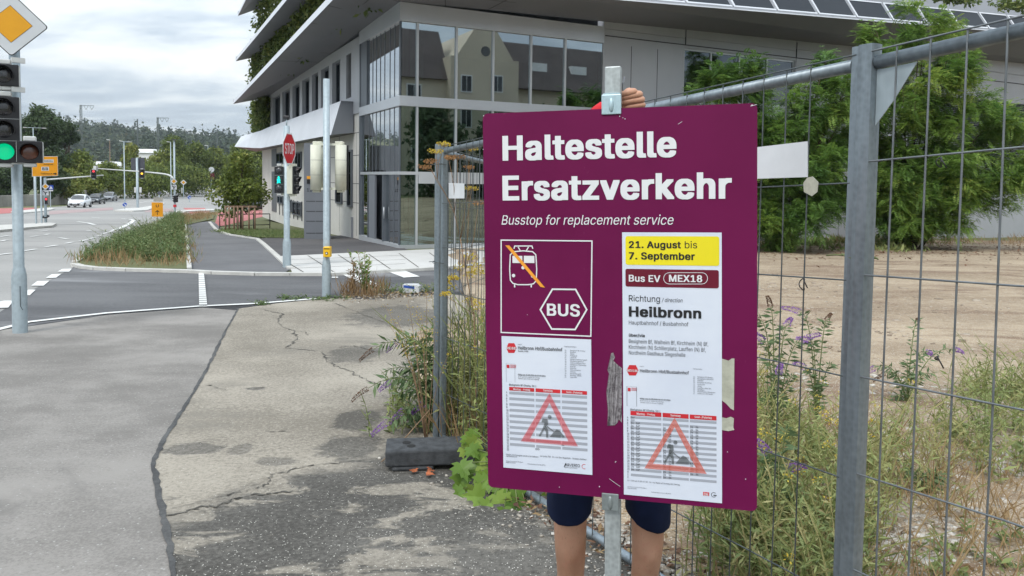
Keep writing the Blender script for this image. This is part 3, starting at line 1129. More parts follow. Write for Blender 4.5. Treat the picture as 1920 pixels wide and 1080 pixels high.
island('traffic_island', [(-300, 452), (0, 436), (60, 430), (98, 427), (106, 422.5), (92, 421), (40, 424), (-300, 440)])
island('traffic_island', [(213, 396.5), (250, 397.2), (276, 395.5), (297, 388), (309, 382), (303, 380.5), (285, 387), (262, 391), (238, 392)])
island('traffic_island', [(318, 406), (332, 396), (400, 393.5), (402, 396), (350, 398), (338, 406)])
island('traffic_island', [(20, 399), (95, 391), (102, 393), (80, 398), (30, 402)])


# ------------------------------------------------------------------ office building
OFF = thing('office_building', 'grey office building with glass corner, sloping canopies and hanging greenery', 'building', bld(0, 0, 0))
ZB = -0.5                                     # walls go down into the ground
U_END, S_END = 46.0, 30.4
ZG0, ZG1, ZG2, ZG3, ZF = 0.12, 4.60, 4.92, 7.28, 7.86      # glass: bottom, band, upper, fascia, top
UG, SG = 7.62, 4.72                            # glass extents on the two faces


def bbox(b, u0, u1, v0, v1, z0, z1, mat=0):
    b.obox(bld(u0, v0, z0), BU * (u1 - u0), BV * (v1 - v0), BZ * (z1 - z0), mat)


# walls (hollow behind the glass corner)
def f(b):
    # left wall with window openings: piers and bands; s along BV, thickness 0.4 to +u
    zt0 = 7.62
    W_UP = [(6.25, 7.05), (8.05, 9.5), (10.1, 11.7), (12.3, 13.7), (14.3, 16.1), (16.8, 18.8), (19.6, 22.0), (22.8, 25.6), (26.6, 29.6)]
    bbox(b, 0.0, 0.4, SG + 0.15, S_END, 7.18, zt0)
    bbox(b, 0.0, 0.4, SG + 0.15, S_END, 4.75, 5.44)
    prev = SG + 0.15
    for a_, c_ in W_UP:
        bbox(b, 0.0, 0.4, prev, a_, 5.44, 7.18); prev = c_
    bbox(b, 0.0, 0.4, prev, S_END, 5.44, 7.18)


part('wall', 'facade_panel', OFF, f)
W_UP = [(8.05, 9.5), (10.1, 11.7), (12.3, 13.7), (14.3, 16.1), (16.8, 18.8), (19.6, 22.0), (22.8, 25.6), (26.6, 29.6)]
LOW = []
for x0, y0, x1, y1 in ((518, 286, 531, 308), (538, 286, 549, 311), (553, 285, 564, 316), (520, 367, 530, 382), (540, 374, 546, 397), (548, 378, 564, 404), (629, 352, 640, 382), (629, 282, 640, 330), (651, 281, 659, 388)):
    sa, sb_ = LF(x1, (y0 + y1) / 2)[0], LF(x0, (y0 + y1) / 2)[0]
    zb_ = (LF(x0, y1)[1] + LF(x1, y1)[1]) / 2; zt_ = (LF(x0, y0)[1] + LF(x1, y0)[1]) / 2
    LOW.append((sa, sb_, max(zb_, 0.2), min(zt_, 3.9)))


def f(b):
    bbox(b, 0.06, 0.42, SG + 0.15, S_END, ZB, 4.75)


part('lower_wall', 'facade_wall', OFF, f)


def f(b):
    # right wall around its windows, panels with joints
    zt_ = lambda u: 7.86 + 0.035 * u
    def seg(u0, u1, z0, z1): bbox(b, u0, u1, 0.0, 0.4, z0, z1)
    seg(UG + 0.02, 11.36, ZB, 7.80)
    seg(11.36, 17.25, ZB, 5.45)
    seg(17.25, 24.6, ZB, 7.92)
    seg(24.6, 40, 6.55, 8.0)
    seg(24.6, 40, ZB, 2.75)
    seg(40, U_END, ZB, 8.19)
    seg(11.36, 17.25, 7.45, 7.85)
    for u0, u1 in ((UG + 0.02, 11.36), (11.36, 17.25), (17.25, 24.6), (24.6, 40), (40, U_END)):
        b.obox(bld(u0 + 0.01, -0.02, 7.72 + 0.012 * u0), BU * (u1 - u0 - 0.02), BV * 0.42, BZ * (0.55 + 0.02 * u0))


part('front_wall', 'facade_panel', OFF, f)
part('panel_joint', 'joint_dark', OFF, lambda b: (
    [bbox(b, u - 0.012, u + 0.012, -0.004, 0.02, 0.0, 7.28) for u in (8.89, 10.09)] +
    [bbox(b, u - 0.012, u + 0.012, -0.004, 0.02, 0.0, 7.7) for u in (17.3, 20.2, 22.6)] +
    [bbox(b, UG + 0.1, 24.5, -0.004, 0.02, z - 0.012, z + 0.012) for z in (4.75,)] +
    [bbox(b, UG + 0.1, 45, -0.030, 0.0, z - 0.015, z + 0.015) for z in (7.56,)] + [bbox(b, q - .015, q + .015, -0.034, 0.0, 7.58, 8.2) for q in (11.4, 17.3, 24.6, 32)] +
    [bbox(b, 0.056, 0.08, s - 0.012, s + 0.012, 0.0, 4.0) for s in (5.6, 8.4, 10.4)] +
    [bbox(b, 0.056, 0.08, SG + 0.2, 11, z - 0.012, z + 0.012) for z in (1.3, 2.05, 3.15, 4.02)]))


# upper-left row of windows
def window(s0, s1, z0, z1, mats=('mullion_dark', 'glass_window'), u=0.22, posts=1, parent=None):
    fr = MB()
    t_ = 0.07
    bbox(fr, u - 0.05, u + 0.05, s0, s1, z0, z0 + t_)
    bbox(fr, u - 0.05, u + 0.05, s0, s1, z1 - t_, z1)
    n_ = posts + 1
    for k in range(n_ + 1):
        q = s0 + (s1 - s0 - t_) * k / n_
        bbox(fr, u - 0.055, u + 0.055, q, q + t_, z0 + t_, z1 - t_)
    fo = fr.build('window', mats[0], OFF)
    g = MB(); bbox(g, u - 0.012, u + 0.012, s0 + t_ * .5, s1 - t_ * .5, z0 + t_ * .5, z1 - t_ * .5)
    g.build('pane', mats[1], fo)
    bk = MB(); bbox(bk, u + (0.5 if u > 0.1 else 0.02), u + (0.55 if u > 0.1 else 0.028), s0, s1, z0, z1)
    bk.build('room_dark', 'interior_dark', fo)
    return fo


for s0, s1 in W_UP:
    window(s0, s1, 5.44, 7.18)
for s0, s1, z0, z1 in LOW:
    window(s0, s1, z0, z1, u=0.03, posts=0 if s1 - s0 < 1.2 else 1)
sa, sb_ = LF(508.5, 400)[0], LF(517, 400)[0]
part('dark_panel', 'mullion_dark', OFF, lambda b: (bbox(b, 0.03, 0.058, sb_, sa, 0.1, 2.6), bbox(b, 0.03, 0.058, sb_, sa, 2.9, 4.0)))
for q in np.arange(LF(565, 430)[0], LF(521, 430)[0], 1.15):
    part('vent_slat', 'joint_dark', OFF, lambda b: bbox(b, 0.04, 0.058, q, q + 0.22, 0.0, 1.0))
# louvre at the near end of that row
b = MB()
for k in range(26):
    z = 5.46 + k * 0.066
    b.obox(bld(0.04, 6.27, z), BU * 0.12 + BZ * 0.04, BV * 0.76, BZ * 0.012)
b.build('louvre_blind', 'louvre', OFF)
part('louvre_back', 'interior_dark', OFF, lambda b: bbox(b, 0.25, 0.3, 6.25, 7.05, 5.44, 7.18))

# right row of windows
fr = MB()
u0, u1, z0, z1 = 11.36, 17.25, 5.45, 7.45
for q in (11.36, 12.72, 14.2, 15.7, 17.18):
    bbox(fr, q, q + 0.07, 0.06, 0.16, z0, z1)
bbox(fr, u0, u1, 0.065, 0.155, z1 - 0.08, z1); bbox(fr, u0, u1, 0.065, 0.155, z0, z0 + 0.08)
fo = fr.build('window', 'mullion', OFF)
part('pane', 'glass_window', fo, lambda b: bbox(b, u0, u1, 0.10, 0.12, z0, z1))
part('room_dark', 'interior_dark', fo, lambda b: bbox(b, u0, u1, 0.9, 0.95, z0, z1))
b = MB()
for k in range(44):
    z = 2.8 + k * 0.086
    b.obox(bld(24.6, 0.02, z), BU * 15.4, BV * 0.10 + BZ * 0.045, BZ * 0.012)
b.build('louvre_blind', 'louvre', OFF)
part('louvre_back', 'interior_dark', OFF, lambda b: bbox(b, 24.6, 40, 0.25, 0.3, 2.75, 6.55))

# glass corner: panes, bands, mullions
MU = [0.55, 1.90, 3.24, 4.68, 6.05]
part('upper_glass', 'glass_upper', OFF, lambda b: (bbox(b, 0.03, UG, 0.03, 0.05, ZG2, ZG3)))
part('lower_glass', 'glass_lower', OFF, lambda b: (bbox(b, 0.03, UG, 0.03, 0.05, ZG0, ZG1)))
part('side_glass', 'glass_side', OFF, lambda b: (bbox(b, 0.03, 0.05, 0.06, SG, ZG2, ZG3), bbox(b, 0.03, 0.05, 0.06, 1.7, ZG0, ZG1), bbox(b, 0.03, 0.05, 1.7, SG, 2.55, ZG1), bbox(b, 0.03, 0.05, 3.55, SG, ZG0, 2.5)))


def f(b):
    bbox(b, -0.06, UG + 0.02, -0.06, 0.12, ZG1, ZG2)
    bbox(b, -0.06, 0.12, 0.12, SG + 0.12, ZG1, ZG2)
    bbox(b, -0.06, UG + 0.02, -0.06, 0.12, ZG3, ZF)
    bbox(b, -0.06, 0.12, 0.12, SG + 0.12, ZG3, ZF)


part('facade_band', 'facade_band', OFF, f)


def f(b):
    for q in MU:
        bbox(b, q - 0.035, q + 0.035, -0.03, 0.028, ZG2, ZG3)
        bbox(b, q - 0.035, q + 0.035, -0.03, 0.028, ZG0, ZG1)
    bbox(b, -0.02, UG, -0.035, 0.028, 2.40, 2.50)
    bbox(b, 0.6, UG, -0.04, 0.02, 2.12, 2.40)
    bbox(b, -0.04, 0.028, 0.0, SG, 2.40, 2.50)
    bbox(b, -0.05, UG, -0.05, 0.06, -0.1, ZG0)
    bbox(b, -0.06, 0.06, 0.06, SG + 0.12, -0.1, ZG0)


part('mullion', 'mullion', OFF, f)


def f(b):
    # dark upright fins on the returning glass face and its end frame
    for q in (0.75, 1.25, 1.85, 2.35, 2.85, 3.3, 3.75):
        bbox(b, 0.017, 0.028, q - 0.018, q + 0.018, ZG2, ZG3)
        if q > 1.6:
            bbox(b, 0.017, 0.028, q - 0.018, q + 0.018, 2.5, ZG1)
        else:
            bbox(b, 0.017, 0.028, q - 0.018, q + 0.018, ZG0, ZG1)
    bbox(b, -0.05, 0.25, SG, SG + 0.16, ZG0, ZF - 0.02)
    bbox(b, -0.03, 0.10, 3.9, SG, ZG2, ZG3)
    bbox(b, -0.02, 0.025, 0.06, 0.14, ZG0, ZG3)


part('fin', 'mullion_dark', OFF, f)


def f(b):
    bbox(b, 0.25, 0.32, 1.72, 3.5, ZG0, 2.40)
    bbox(b, -0.08, 0.3, 1.66, 1.74, ZG0, 2.40)
    bbox(b, -0.08, 0.3, 3.5, 3.58, ZG0, 2.40)


dr = part('door', 'mullion_dark', OFF, f)
part('door_leaf', 'box_grey', dr, lambda b: bbox(b, -0.05, 0.02, 2.75, 3.5, ZG0, 2.38))
part('handle', 'mullion', dr, lambda b: b.tube([bld(-0.06, 1.6, 0.9), bld(-0.06, 1.6, 1.3)], 0.02))


# inside of the glass corner: floors, back wall, columns
def f(b):
    bbox(b, 0.2, 7.5, 0.2, 6.0, 0.0, 0.1)
    bbox(b, 0.2, 7.5, 0.2, 6.0, ZG1 + 0.02, ZG2 - 0.02)
    bbox(b, 0.2, 7.5, 6.0, 6.1, 0.0, 7.6)
    bbox(b, 7.5, 7.58, 0.2, 6.0, 0.0, 7.6)
    bbox(b, 0.2, 7.5, 0.2, 6.0, ZG3 + 0.05, ZG3 + 0.2)


part('interior', 'interior_dark', OFF, f)
part('curtain', 'curtain_green', OFF, lambda b: (bbox(b, 0.5, 0.95, 0.55, 0.6, 0.1, 7.2), bbox(b, 0.30, 0.42, 0.5, 0.9, 0.1, 7.2)))
part('column', 'mullion_dark', OFF, lambda b: (bbox(b, 2.1, 2.5, 1.4, 1.8, 0.1, 7.2), bbox(b, 5.6, 6.0, 1.4, 1.8, 0.1, 7.2)))
# main body behind, so that the walls above and behind are closed
part('core', 'facade_panel', OFF, lambda b: (bbox(b, 0.6, U_END, 6.2, S_END, ZB, 7.8), bbox(b, 8.0, U_END, 1.0, 6.2, ZB, 7.8), bbox(b, 0.8, U_END, 0.8, S_END - 1.5, 8.6, 20)))


# canopies
def canopy(name, outer, inner, thick, side):
    """outer, inner: matching polylines of world points (underside); thick: fascia height"""
    sb, fb, jb = MB(), MB(), MB()
    n_ = len(outer)
    for i in range(n_ - 1):
        sb.quad(outer[i], outer[i + 1], inner[i + 1], inner[i])
        a_, c_ = outer[i], outer[i + 1]
        d_ = (inner[i] - outer[i]); d_ = d_ / np.linalg.norm(d_); d_[2] = 0
        d2_ = (inner[i + 1] - outer[i + 1]); d2_ = d2_ / np.linalg.norm(d2_); d2_[2] = 0
        fb.quad(a_, c_, c_ + BZ * thick + d2_ * thick * 0.25, a_ + BZ * thick + d_ * thick * 0.25)
        fb.quad(a_ + BZ * thick + d_ * thick * 0.25, c_ + BZ * thick + d2_ * thick * 0.25, inner[i + 1] + BZ * (thick + 0.05), inner[i] + BZ * (thick + 0.05))
    for i in (0, n_ - 1):
        fb.poly([outer[i], outer[i] + BZ * thick, inner[i] + BZ * thick, inner[i]])
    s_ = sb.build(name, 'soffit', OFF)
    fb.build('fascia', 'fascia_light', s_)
    # joints on the soffit
    for i in range(n_ - 1):
        L_ = np.linalg.norm(outer[i + 1] - outer[i]); k_ = max(1, int(L_ / 2.4))
        for k in range(1, k_ + 1):
            p = outer[i] + (outer[i + 1] - outer[i]) * k / k_
            q = inner[i] + (inner[i + 1] - inner[i]) * k / k_
            e_ = (outer[i + 1] - outer[i]) / L_ * 0.035
            jb.obox(p - BZ * 0.006 - e_ / 2, q - p, e_, BZ * 0.004)
        for tt in (0.5,):
            p = outer[i] + (inner[i] - outer[i]) * tt; q = outer[i + 1] + (inner[i + 1] - outer[i + 1]) * tt
            e_ = (inner[i] - outer[i]) / np.linalg.norm(inner[i] - outer[i]) * 0.035
            jb.obox(p - BZ * 0.006 - e_ / 2, q - p, e_, BZ * 0.004)
    jb.build('soffit_joint', 'joint_dark', s_)
    return s_


def lp(px, py, o): return onplane(px, py, BU, -o)


# big canopy: left run, corner, right run
tipL = lp(437, 195, 2.0)
midL = lp(620, 4, 2.0)
dirL = (midL - tipL) / ((midL - tipL) @ BV)
OL = [tipL, tipL + dirL * (12 - (tipL - C0) @ BV), tipL + dirL * (-1.2 - (tipL - C0) @ BV)]
cor = bld(-2.0, -2.4, 7.95)
r0 = onplane(1208, 4, BV, -2.5); r1 = onplane(1906, 62, BV, -2.5)
dirR = (r1 - r0) / ((r1 - r0) @ BU)
OR = [r0 + dirR * (3.0 - (r0 - C0) @ BU), r0 + dirR * (U_END - (r0 - C0) @ BU)]
tip_in = bld(0.0, 28.2, 7.42)
canopy('canopy', [OL[0], OL[1], OL[2]], [tip_in, bld(-0.0, 12, 7.58), bld(-0.01, 0.02, 7.86)], 0.32, 'l')
s_ = canopy('canopy', [OL[2], cor, OR[0]], [bld(-0.01, 0.02, 7.86), bld(-0.005, -0.005, 7.862), bld(3.0, -0.02, 7.95)], 0.32, 'l')
s_ = canopy('canopy', [OR[0], OR[1]], [bld(3.0, -0.02, 7.95), bld(U_END, -0.02, 8.9)], 0.06, 'r')
# dark sloping panels with white frames along the right run
pb, fb = MB(), MB()
a0 = OR[0]
k = 0
uu = 3.0
while uu < U_END - 2:
    p0 = r0 + dirR * (uu - (r0 - C0) @ BU) + BZ * 0.10
    p1 = p0 + dirR * 2.05
    up = BZ * 0.78 + BV * 0.42 - BU * 0.16
    pb.quad(p0 + dirR * .05 + up * .06, p1 - dirR * .05 + up * .06, p1 - dirR * .05 + up * .94, p0 + dirR * .05 + up * .94)
    for q, ln in ((p0, dirR * 2.05), (p0 + up * .94, dirR * 2.05)):
        fb.obox(q - BV * 0.02, ln, up * 0.07, BV * 0.04)
    fb.obox(p0 - BV * 0.025, dirR * 0.09, up, BV * 0.05)
    uu += 2.12
pp_ = pb.build('solar_panel', 'solar_panel', OFF)
fb.build('panel_frame', 'fascia_light', pp_)
# upper canopies on the left face
for (tx, ty, mx_, my_, inz) in ((442, 115, 536, 2, 10.6), (446, 30, 490, -60, 13.6)):
    tp = lp(tx, ty, 2.0); md = lp(mx_, my_, 2.0)
    d_ = (md - tp) / ((md - tp) @ BV)
    s1_ = (tp - C0) @ BV
    canopy('canopy', [tp, tp + d_ * (-1.5 - s1_)], [bld(0.3, s1_ + 1.2, inz - 0.3), bld(0.3, -0.3, inz - 0.3)], 0.30, 'l')

# jutting balcony box along the left face
fb, sb, eb = MB(), MB(), MB()
prof = []          # (s, top overhang, bottom overhang, top z, bottom z)
for s, ot, ob_, z1_, z0_ in ((5.95, 0.48, 0.86, 5.24, 3.92), (24.0, 0.50, 0.92, 5.24, 3.98), (26.0, 0.62, 1.05, 5.15, 4.05), (33.0, 1.0, 1.45, 5.10, 4.35)):
    prof.append((bld(-ot, s, z1_), bld(-ob_, s, z0_), bld(0.02, s, 4.04), bld(0.02, s, 5.24)))
for (a1, b1, c1, d1), (a2, b2, c2, d2_) in zip(prof, prof[1:]):
    fb.quad(a1, a2, b2, b1)
    sb.quad(b1, b2, c2, c1)
    fb.quad(a1, d1, d2_, a2)
a1, b1, c1, d1 = prof[0]
eb.poly([a1, b1, c1, d1])
bo = fb.build('balcony', 'fascia_light', OFF)
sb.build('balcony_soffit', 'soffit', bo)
eb.build('balcony_end', 'box_grey', bo)
eb = MB(); a1, b1, c1, d1 = prof[-1]; eb.poly([a1, d1, c1, b1]); eb.build('balcony_end', 'box_grey', bo)
part('parapet_edge', 'box_grey', bo, lambda b: b.obox(prof[0][0] - BZ * 0.02, bld(0.02, 5.95, 5.24) - prof[0][0], BZ * 0.03, -BV * 0.04))

# greenery hanging between the canopies
def hanging(name, n, fn, ln, wd, mat='leaf_ivy'):
    Lv = Leaves()
    pos, d = fn(n)
    Lv.diamonds(pos, d, rdirs(n), RNG.uniform(*ln, n), RNG.uniform(*wd, n), RNG.beta(2, 2.5, n))
    o = Lv.build(name, mat, OFF)
    o['kind'] = 'stuff'
    return o


def drape(s0, s1, ztop0, ztop1, zb0, zb1, out0):
    def fn(n):
        nst = 90
        ss_ = RNG.uniform(0, 1, nst) ** 1.0
        idx = RNG.integers(0, nst, n)
        tt = RNG.uniform(0, 1, n)
        lens = RNG.uniform(0.45, 1.0, nst)
        s = s0 + (s1 - s0) * ss_[idx] + RNG.normal(0, 0.10, n)
        zt_ = ztop0 + (ztop1 - ztop0) * ss_[idx]; zb_ = zb0 + (zb1 - zb0) * ss_[idx]
        z = zt_ - (zt_ - zb_) * tt * lens[idx] + RNG.normal(0, 0.05, n)
        u_ = -out0 + RNG.normal(0, 0.16, n)
        pos = C0[None] + BU[None] * u_[:, None] + BV[None] * s[:, None] + BZ[None] * z[:, None]
        return pos, rdirs(n, -1.0)
    return fn


hanging('hanging_greenery', 9000, drape(1.0, 28.0, 10.4, 10.2, 7.7, 7.3, 0.75), (0.14, 0.32), (0.08, 0.16))
hanging('hanging_greenery', 5000, drape(2.0, 26.5, 13.2, 12.8, 10.2, 9.9, 0.75), (0.14, 0.32), (0.08, 0.16))
hanging('hanging_greenery', 3200, drape(26.3, 31.0, 7.3, 7.3, 5.0, 4.7, 0.35), (0.14, 0.34), (0.09, 0.18))
hanging('hanging_greenery', 2500, lambda n: ((lambda u_: (C0[None] + BU[None] * u_[:, None] + BV[None] * RNG.normal(-1.75, .22, n)[:, None] + BZ[None] * (9.55 + 0.035 * u_ + np.abs(RNG.normal(0, .3, n)))[:, None], rdirs(n, 0.4)))(RNG.choice([21.5, 24.0, 25.0, 29.5, 32.0], n) + RNG.normal(0, 0.7, n))), (0.14, 0.3), (0.07, 0.14))

# totem pylon with house number, beside the office
tq = G(570, 449.5); te = G(620, 449.5)
ex = (te - tq) / np.linalg.norm(te - tq); ex[2] = 0; ex /= np.linalg.norm(ex)
ey = np.array([-ex[1], ex[0], 0])
wT = np.linalg.norm(te - tq); hT = P(570, 268, tq[1])[2] - tq[2]
PY_ = thing('number_pylon', 'tall grey sign pylon with horizontal grooves and house number beside office wall', 'pylon', tq)
part('body', 'box_grey', PY_, lambda b: b.obox(tq - BZ * 0.1, ex * wT, ey * 0.9, BZ * (hT + 0.1)))


def zpx(py): return P(570, py, tq[1])[2]


for y in (378, 397, 415.5, 438):
    for x0 in (0.08, 0.44):
        part('groove', 'joint_dark', PY_, lambda b: b.obox(np.array([*(tq[:2]), zpx(y)]) + ex * x0 * wT - ey * 0.004, ex * 0.34 * wT, ey * 0.003, BZ * 0.03))
b = MB()
put_text(b, '11L', np.array([*(tq[:2]), 0]) - ey * 0.006, ex, BZ, 5.5 / 50 * wT, 19 / 50 * wT, zpx(359), zpx(353), 0.02)
b.build('lettering', 'ink_black', PY_)
part('panel_sign', ['sign_orange', 'ink_black', 'letter_white'], PY_, lambda b: (
    b.obox(np.array([*(tq[:2]), zpx(335.5)]) - ey * 0.02 + ex * 5.5 / 50 * wT, ex * 0.13, ey * 0.015, BZ * 0.11, 0),
    b.obox(np.array([*(tq[:2]), zpx(344.5)]) - ey * 0.02 + ex * 5.5 / 50 * wT, ex * 0.13, ey * 0.015, BZ * 0.16, 1)))
bp = G(662, 447.5)
b = MB(); zt_b = P(662, 407, bp[1])[2]
b.obox(bp - np.array([0.09, 0, 0.05]), (0.18, 0, 0), (0, 0.14, 0), (0, 0, zt_b - bp[2] + 0.05))
tag(b.build('intercom_post', 'box_grey', None, 0.01), 'short grey intercom post before the office wall left of glass', 'post')

# ------------------------------------------------------------------ house behind the camera, seen mirrored in the glass
hv = -47.0
HO = thing('apartment_house', 'beige gabled apartment house mirrored in the upper office glass', 'building', bld(20, hv, -0.5))
HO_H = 12.2
HU, HZ = 18.0, 3.0
_bl = bld


def bld(u, v, z): return _bl(u + (HU if v < -30 else 0), v, z + (HZ if v < -30 and z < 9 and z > 0 else 0))



def f(b):
    bbox(b, -16, 2, hv - 9, hv, -1, HO_H)
    bbox(b, 2, 9.5, hv - 10, hv + 1.2, -1, HO_H + 2.2)
    bbox(b, 9.5, 24, hv - 9, hv - 0.4, -1, HO_H - 0.3)
    b.prism([bld(2.6, hv + 1.2, HO_H + 2.2), bld(8.9, hv + 1.2, HO_H + 2.2), bld(7.0, hv + 1.2, HO_H + 5.0), bld(4.5, hv + 1.2, HO_H + 5.0)], -BV * 9)


part('wall', 'house_wall', HO, f)


def f(b):
    for u0, u1, z in ((-16.4, 2.3, HO_H), (9.2, 24.4, HO_H - 0.3)):
        b.prism([bld(u0, hv + 0.5, z - 0.1), bld(u0, hv - 9.5, z - 0.1), bld(u0, hv - 6, z + 5.2), bld(u0, hv - 3, z + 5.2)], BU * (u1 - u0))


part('roof', 'house_roof', HO, f)
for (wu, wz, ww, wh, vv) in [(-13, 1.2, 1.3, 1.6, 0), (-9, 1.2, 1.3, 1.6, 0), (-5, 1.2, 1.3, 1.6, 0), (-1.5, 1.2, 1.3, 1.6, 0), (-13, 4.2, 1.3, 1.6, 0), (-9, 4.2, 1.3, 1.6, 0), (-5, 4.2, 1.3, 1.6, 0), (-1.5, 4.2, 1.3, 1.6, 0), (-9, 7.0, 1.3, 1.4, 0), (-2, 7.0, 1.3, 1.4, 0),
                             (3.2, 4.5, 1.0, 1.7, 1.2), (6.2, 4.2, 1.9, 1.9, 1.2), (3.2, 8.0, 1.0, 1.5, 1.2), (6.6, 8.2, 1.0, 1.5, 1.2), (11.5, 4.4, 1.2, 1.5, -0.4), (14, 4.4, 1.2, 1.5, -0.4), (17, 4.4, 1.2, 1.5, -0.4), (20, 4.4, 1.2, 1.5, -0.4), (11.5, 1.2, 1.2, 1.5, -0.4), (15, 1.2, 1.2, 1.5, -0.4)]:
    fr = MB()
    bbox(fr, wu - .12, wu + ww + .12, hv + vv, hv + vv + 0.06, wz - .12, wz + wh + .12)
    fo = fr.build('window', 'house_white', HO)
    part('pane', 'car_glass', fo, lambda b: (bbox(b, wu, wu + ww / 2 - .04, hv + vv + .06, hv + vv + 0.09, wz, wz + wh), bbox(b, wu + ww / 2 + .04, wu + ww, hv + vv + .06, hv + vv + 0.09, wz, wz + wh)))
part('dormer', 'house_white', HO, lambda b: (bbox(b, 12, 14, hv - 3.4, hv - 0.9, HO_H + 0.8, HO_H + 2.6), bbox(b, 17, 19, hv - 3.4, hv - 0.9, HO_H + 0.8, HO_H + 2.6), bbox(b, -8, -5.5, hv - 3.4, hv - 0.9, HO_H + 0.8, HO_H + 2.8)))
b = MB(); b.disc(bld(5.75, hv + 1.2, HO_H + 2.9), BV, 0.5, 24, 0, 0.05)
b.build('round_window', 'car_glass', HO)
part('balcony', 'house_white', HO, lambda b: bbox(b, -12, -7, hv, hv + 1.3, 3.2, 4.1))

bld = _bl

# ------------------------------------------------------------------ hill, forest, far wall
def hill():
    ridge = [(-900, 205), (-300, 200), (60, 212), (115, 221), (200, 229), (300, 238), (400, 246), (445, 252), (560, 268), (800, 300), (1300, 322)]
    rows = []
    b = MB()
    for k, (Yd, fr_) in enumerate(((420, -0.25), (520, 0.15), (640, 0.5), (760, 0.8), (860, 1.0), (1000, 0.9))):
        row = []
        for px, py in ridge:
            top = P(px, py + 20, 860)
            x_ = (CAM + ray(px, py) * Yd)[0]
            row.append((x_, Yd, zt(Yd) + (top[2] - zt(Yd)) * fr_))
        rows.append(row)
    n_ = len(ridge)
    vs = [p for r_ in rows for p in r_]
    fs = [(i * n_ + j, i * n_ + j + 1, (i + 1) * n_ + j + 1, (i + 1) * n_ + j) for i in range(len(rows) - 1) for j in range(n_ - 1)]
    b.add(vs, fs, 0, True)
    o = b.build('hill', 'earth')
    o['kind'] = 'structure'
    # forest: leafy clumps on the slope
    Lv = Leaves()
    A = np.array(rows)
    nT = 2600
    rr = RNG.uniform(0.3, 4.05, nT); cc = RNG.uniform(0, n_ - 1.001, nT)
    i0 = np.minimum(rr.astype(int), 4); j0 = cc.astype(int)
    fr_ = (rr - i0)[:, None]; fc = (cc - j0)[:, None]
    base = A[i0, j0] * (1 - fr_) * (1 - fc) + A[i0 + 1, j0] * fr_ * (1 - fc) + A[i0, j0 + 1] * (1 - fr_) * fc + A[i0 + 1, j0 + 1] * fr_ * fc
    tone = RNG.beta(2, 3, nT)
    rad = RNG.uniform(3.5, 7.0, nT); hh = RNG.uniform(7, 13, nT)
    con = RNG.uniform(0, 1, nT) < 0.3
    k = 26
    d = rdirs(nT * k)
    d[:, 2] = np.abs(d[:, 2]) * 1.1
    rads = np.repeat(rad, k); hs = np.repeat(hh, k); cn = np.repeat(con, k)
    q = RNG.uniform(0.5, 1.0, nT * k)
    tz = d[:, 2] * q
    shrink = np.where(cn, np.clip(1.15 - tz, 0.05, 1) * 0.7, 1.0)
    pos = np.repeat(base, k, 0) + np.stack([d[:, 0] * rads * q * shrink, d[:, 1] * rads * q * shrink, tz * hs * np.where(cn, 1.4, 1.0) + 0.5], 1)
    var = np.clip(np.repeat(np.where(con, tone * 0.35, tone), k) + RNG.normal(0, 0.08, nT * k), 0, 1)
    Lv.diamonds(pos, rdirs(nT * k, -0.3), d, RNG.uniform(2.2, 4.5, nT * k), RNG.uniform(1.6, 3.2, nT * k), var, 0.1)
    o = Lv.build('forest', 'leaf_forest')
    o['kind'] = 'stuff'


hill()
# white houses in the trees
for i, (px, py, Y, w_, h_, lab) in enumerate(((276, 284, 300, 10, 5.0, 'white flat-roofed house among the trees below the wooded hill'), (205, 308, 260, 9.5, 4.0, 'small white house low among the trees behind the street lamp'))):
    c_ = P(px, py, Y)
    T_ = thing('white_house', lab, 'house', (c_[0], Y, c_[2] - h_))
    gz = c_[2] - h_
    part('wall', 'house_white', T_, lambda b: b.obox((c_[0] - w_ / 2, Y - 3, gz - 6), (w_, 0, 0), (0, 8, 0), (0, 0, h_ + 5.6)))
    part('roof', 'house_white', T_, lambda b: b.prism([(c_[0] - w_ / 2 - .5, Y - 3.6, gz + h_ - .6), (c_[0] + w_ / 2 + .5, Y - 3.6, gz + h_ - .6), (c_[0] + w_ / 2 - 1.5, Y - 2, gz + h_ + .9), (c_[0] - w_ / 2 + 1.5, Y - 2, gz + h_ + .9)], (0, 9, 0)))
    for k in range(3):
        part('window', 'car_glass', T_, lambda b: b.obox((c_[0] - w_ / 2 + 1 + k * 3, Y - 3.08, gz + 0.8), (1.6, 0, 0), (0, 0.06, 0), (0, 0, 1.6)))

# retaining wall along the far side of the road
b = MB()
pw = [(-300, 410, 372), (0, 388, 367), (60, 386, 365), (120, 383, 361), (160, 380, 357), (215, 363, 350), (260, 358, 347), (330, 350.5, 343.5)]
for (x0, y0, t0), (x1, y1, t1) in zip(pw, pw[1:]):
    a_, c_ = G(x0, y0), G(x1, y1)
    ta, tb = P(x0, t0, a_[1]), P(x1, t1, c_[1])
    d_ = c_ - a_; nn_ = np.array([-d_[1], d_[0], 0]); nn_ /= np.linalg.norm(nn_); nn_ *= 0.5
    b.add([a_ - BZ, c_ - BZ, tb, ta, a_ - BZ + nn_, c_ - BZ + nn_, tb + nn_, ta + nn_], [(0, 1, 2, 3), (7, 6, 5, 4), (3, 2, 6, 7), (0, 4, 5, 1), (0, 3, 7, 4), (1, 5, 6, 2)])
tag(b.build('retaining_wall', 'concrete_wall'), 'long weathered concrete retaining wall below the trees across the road', 'wall')

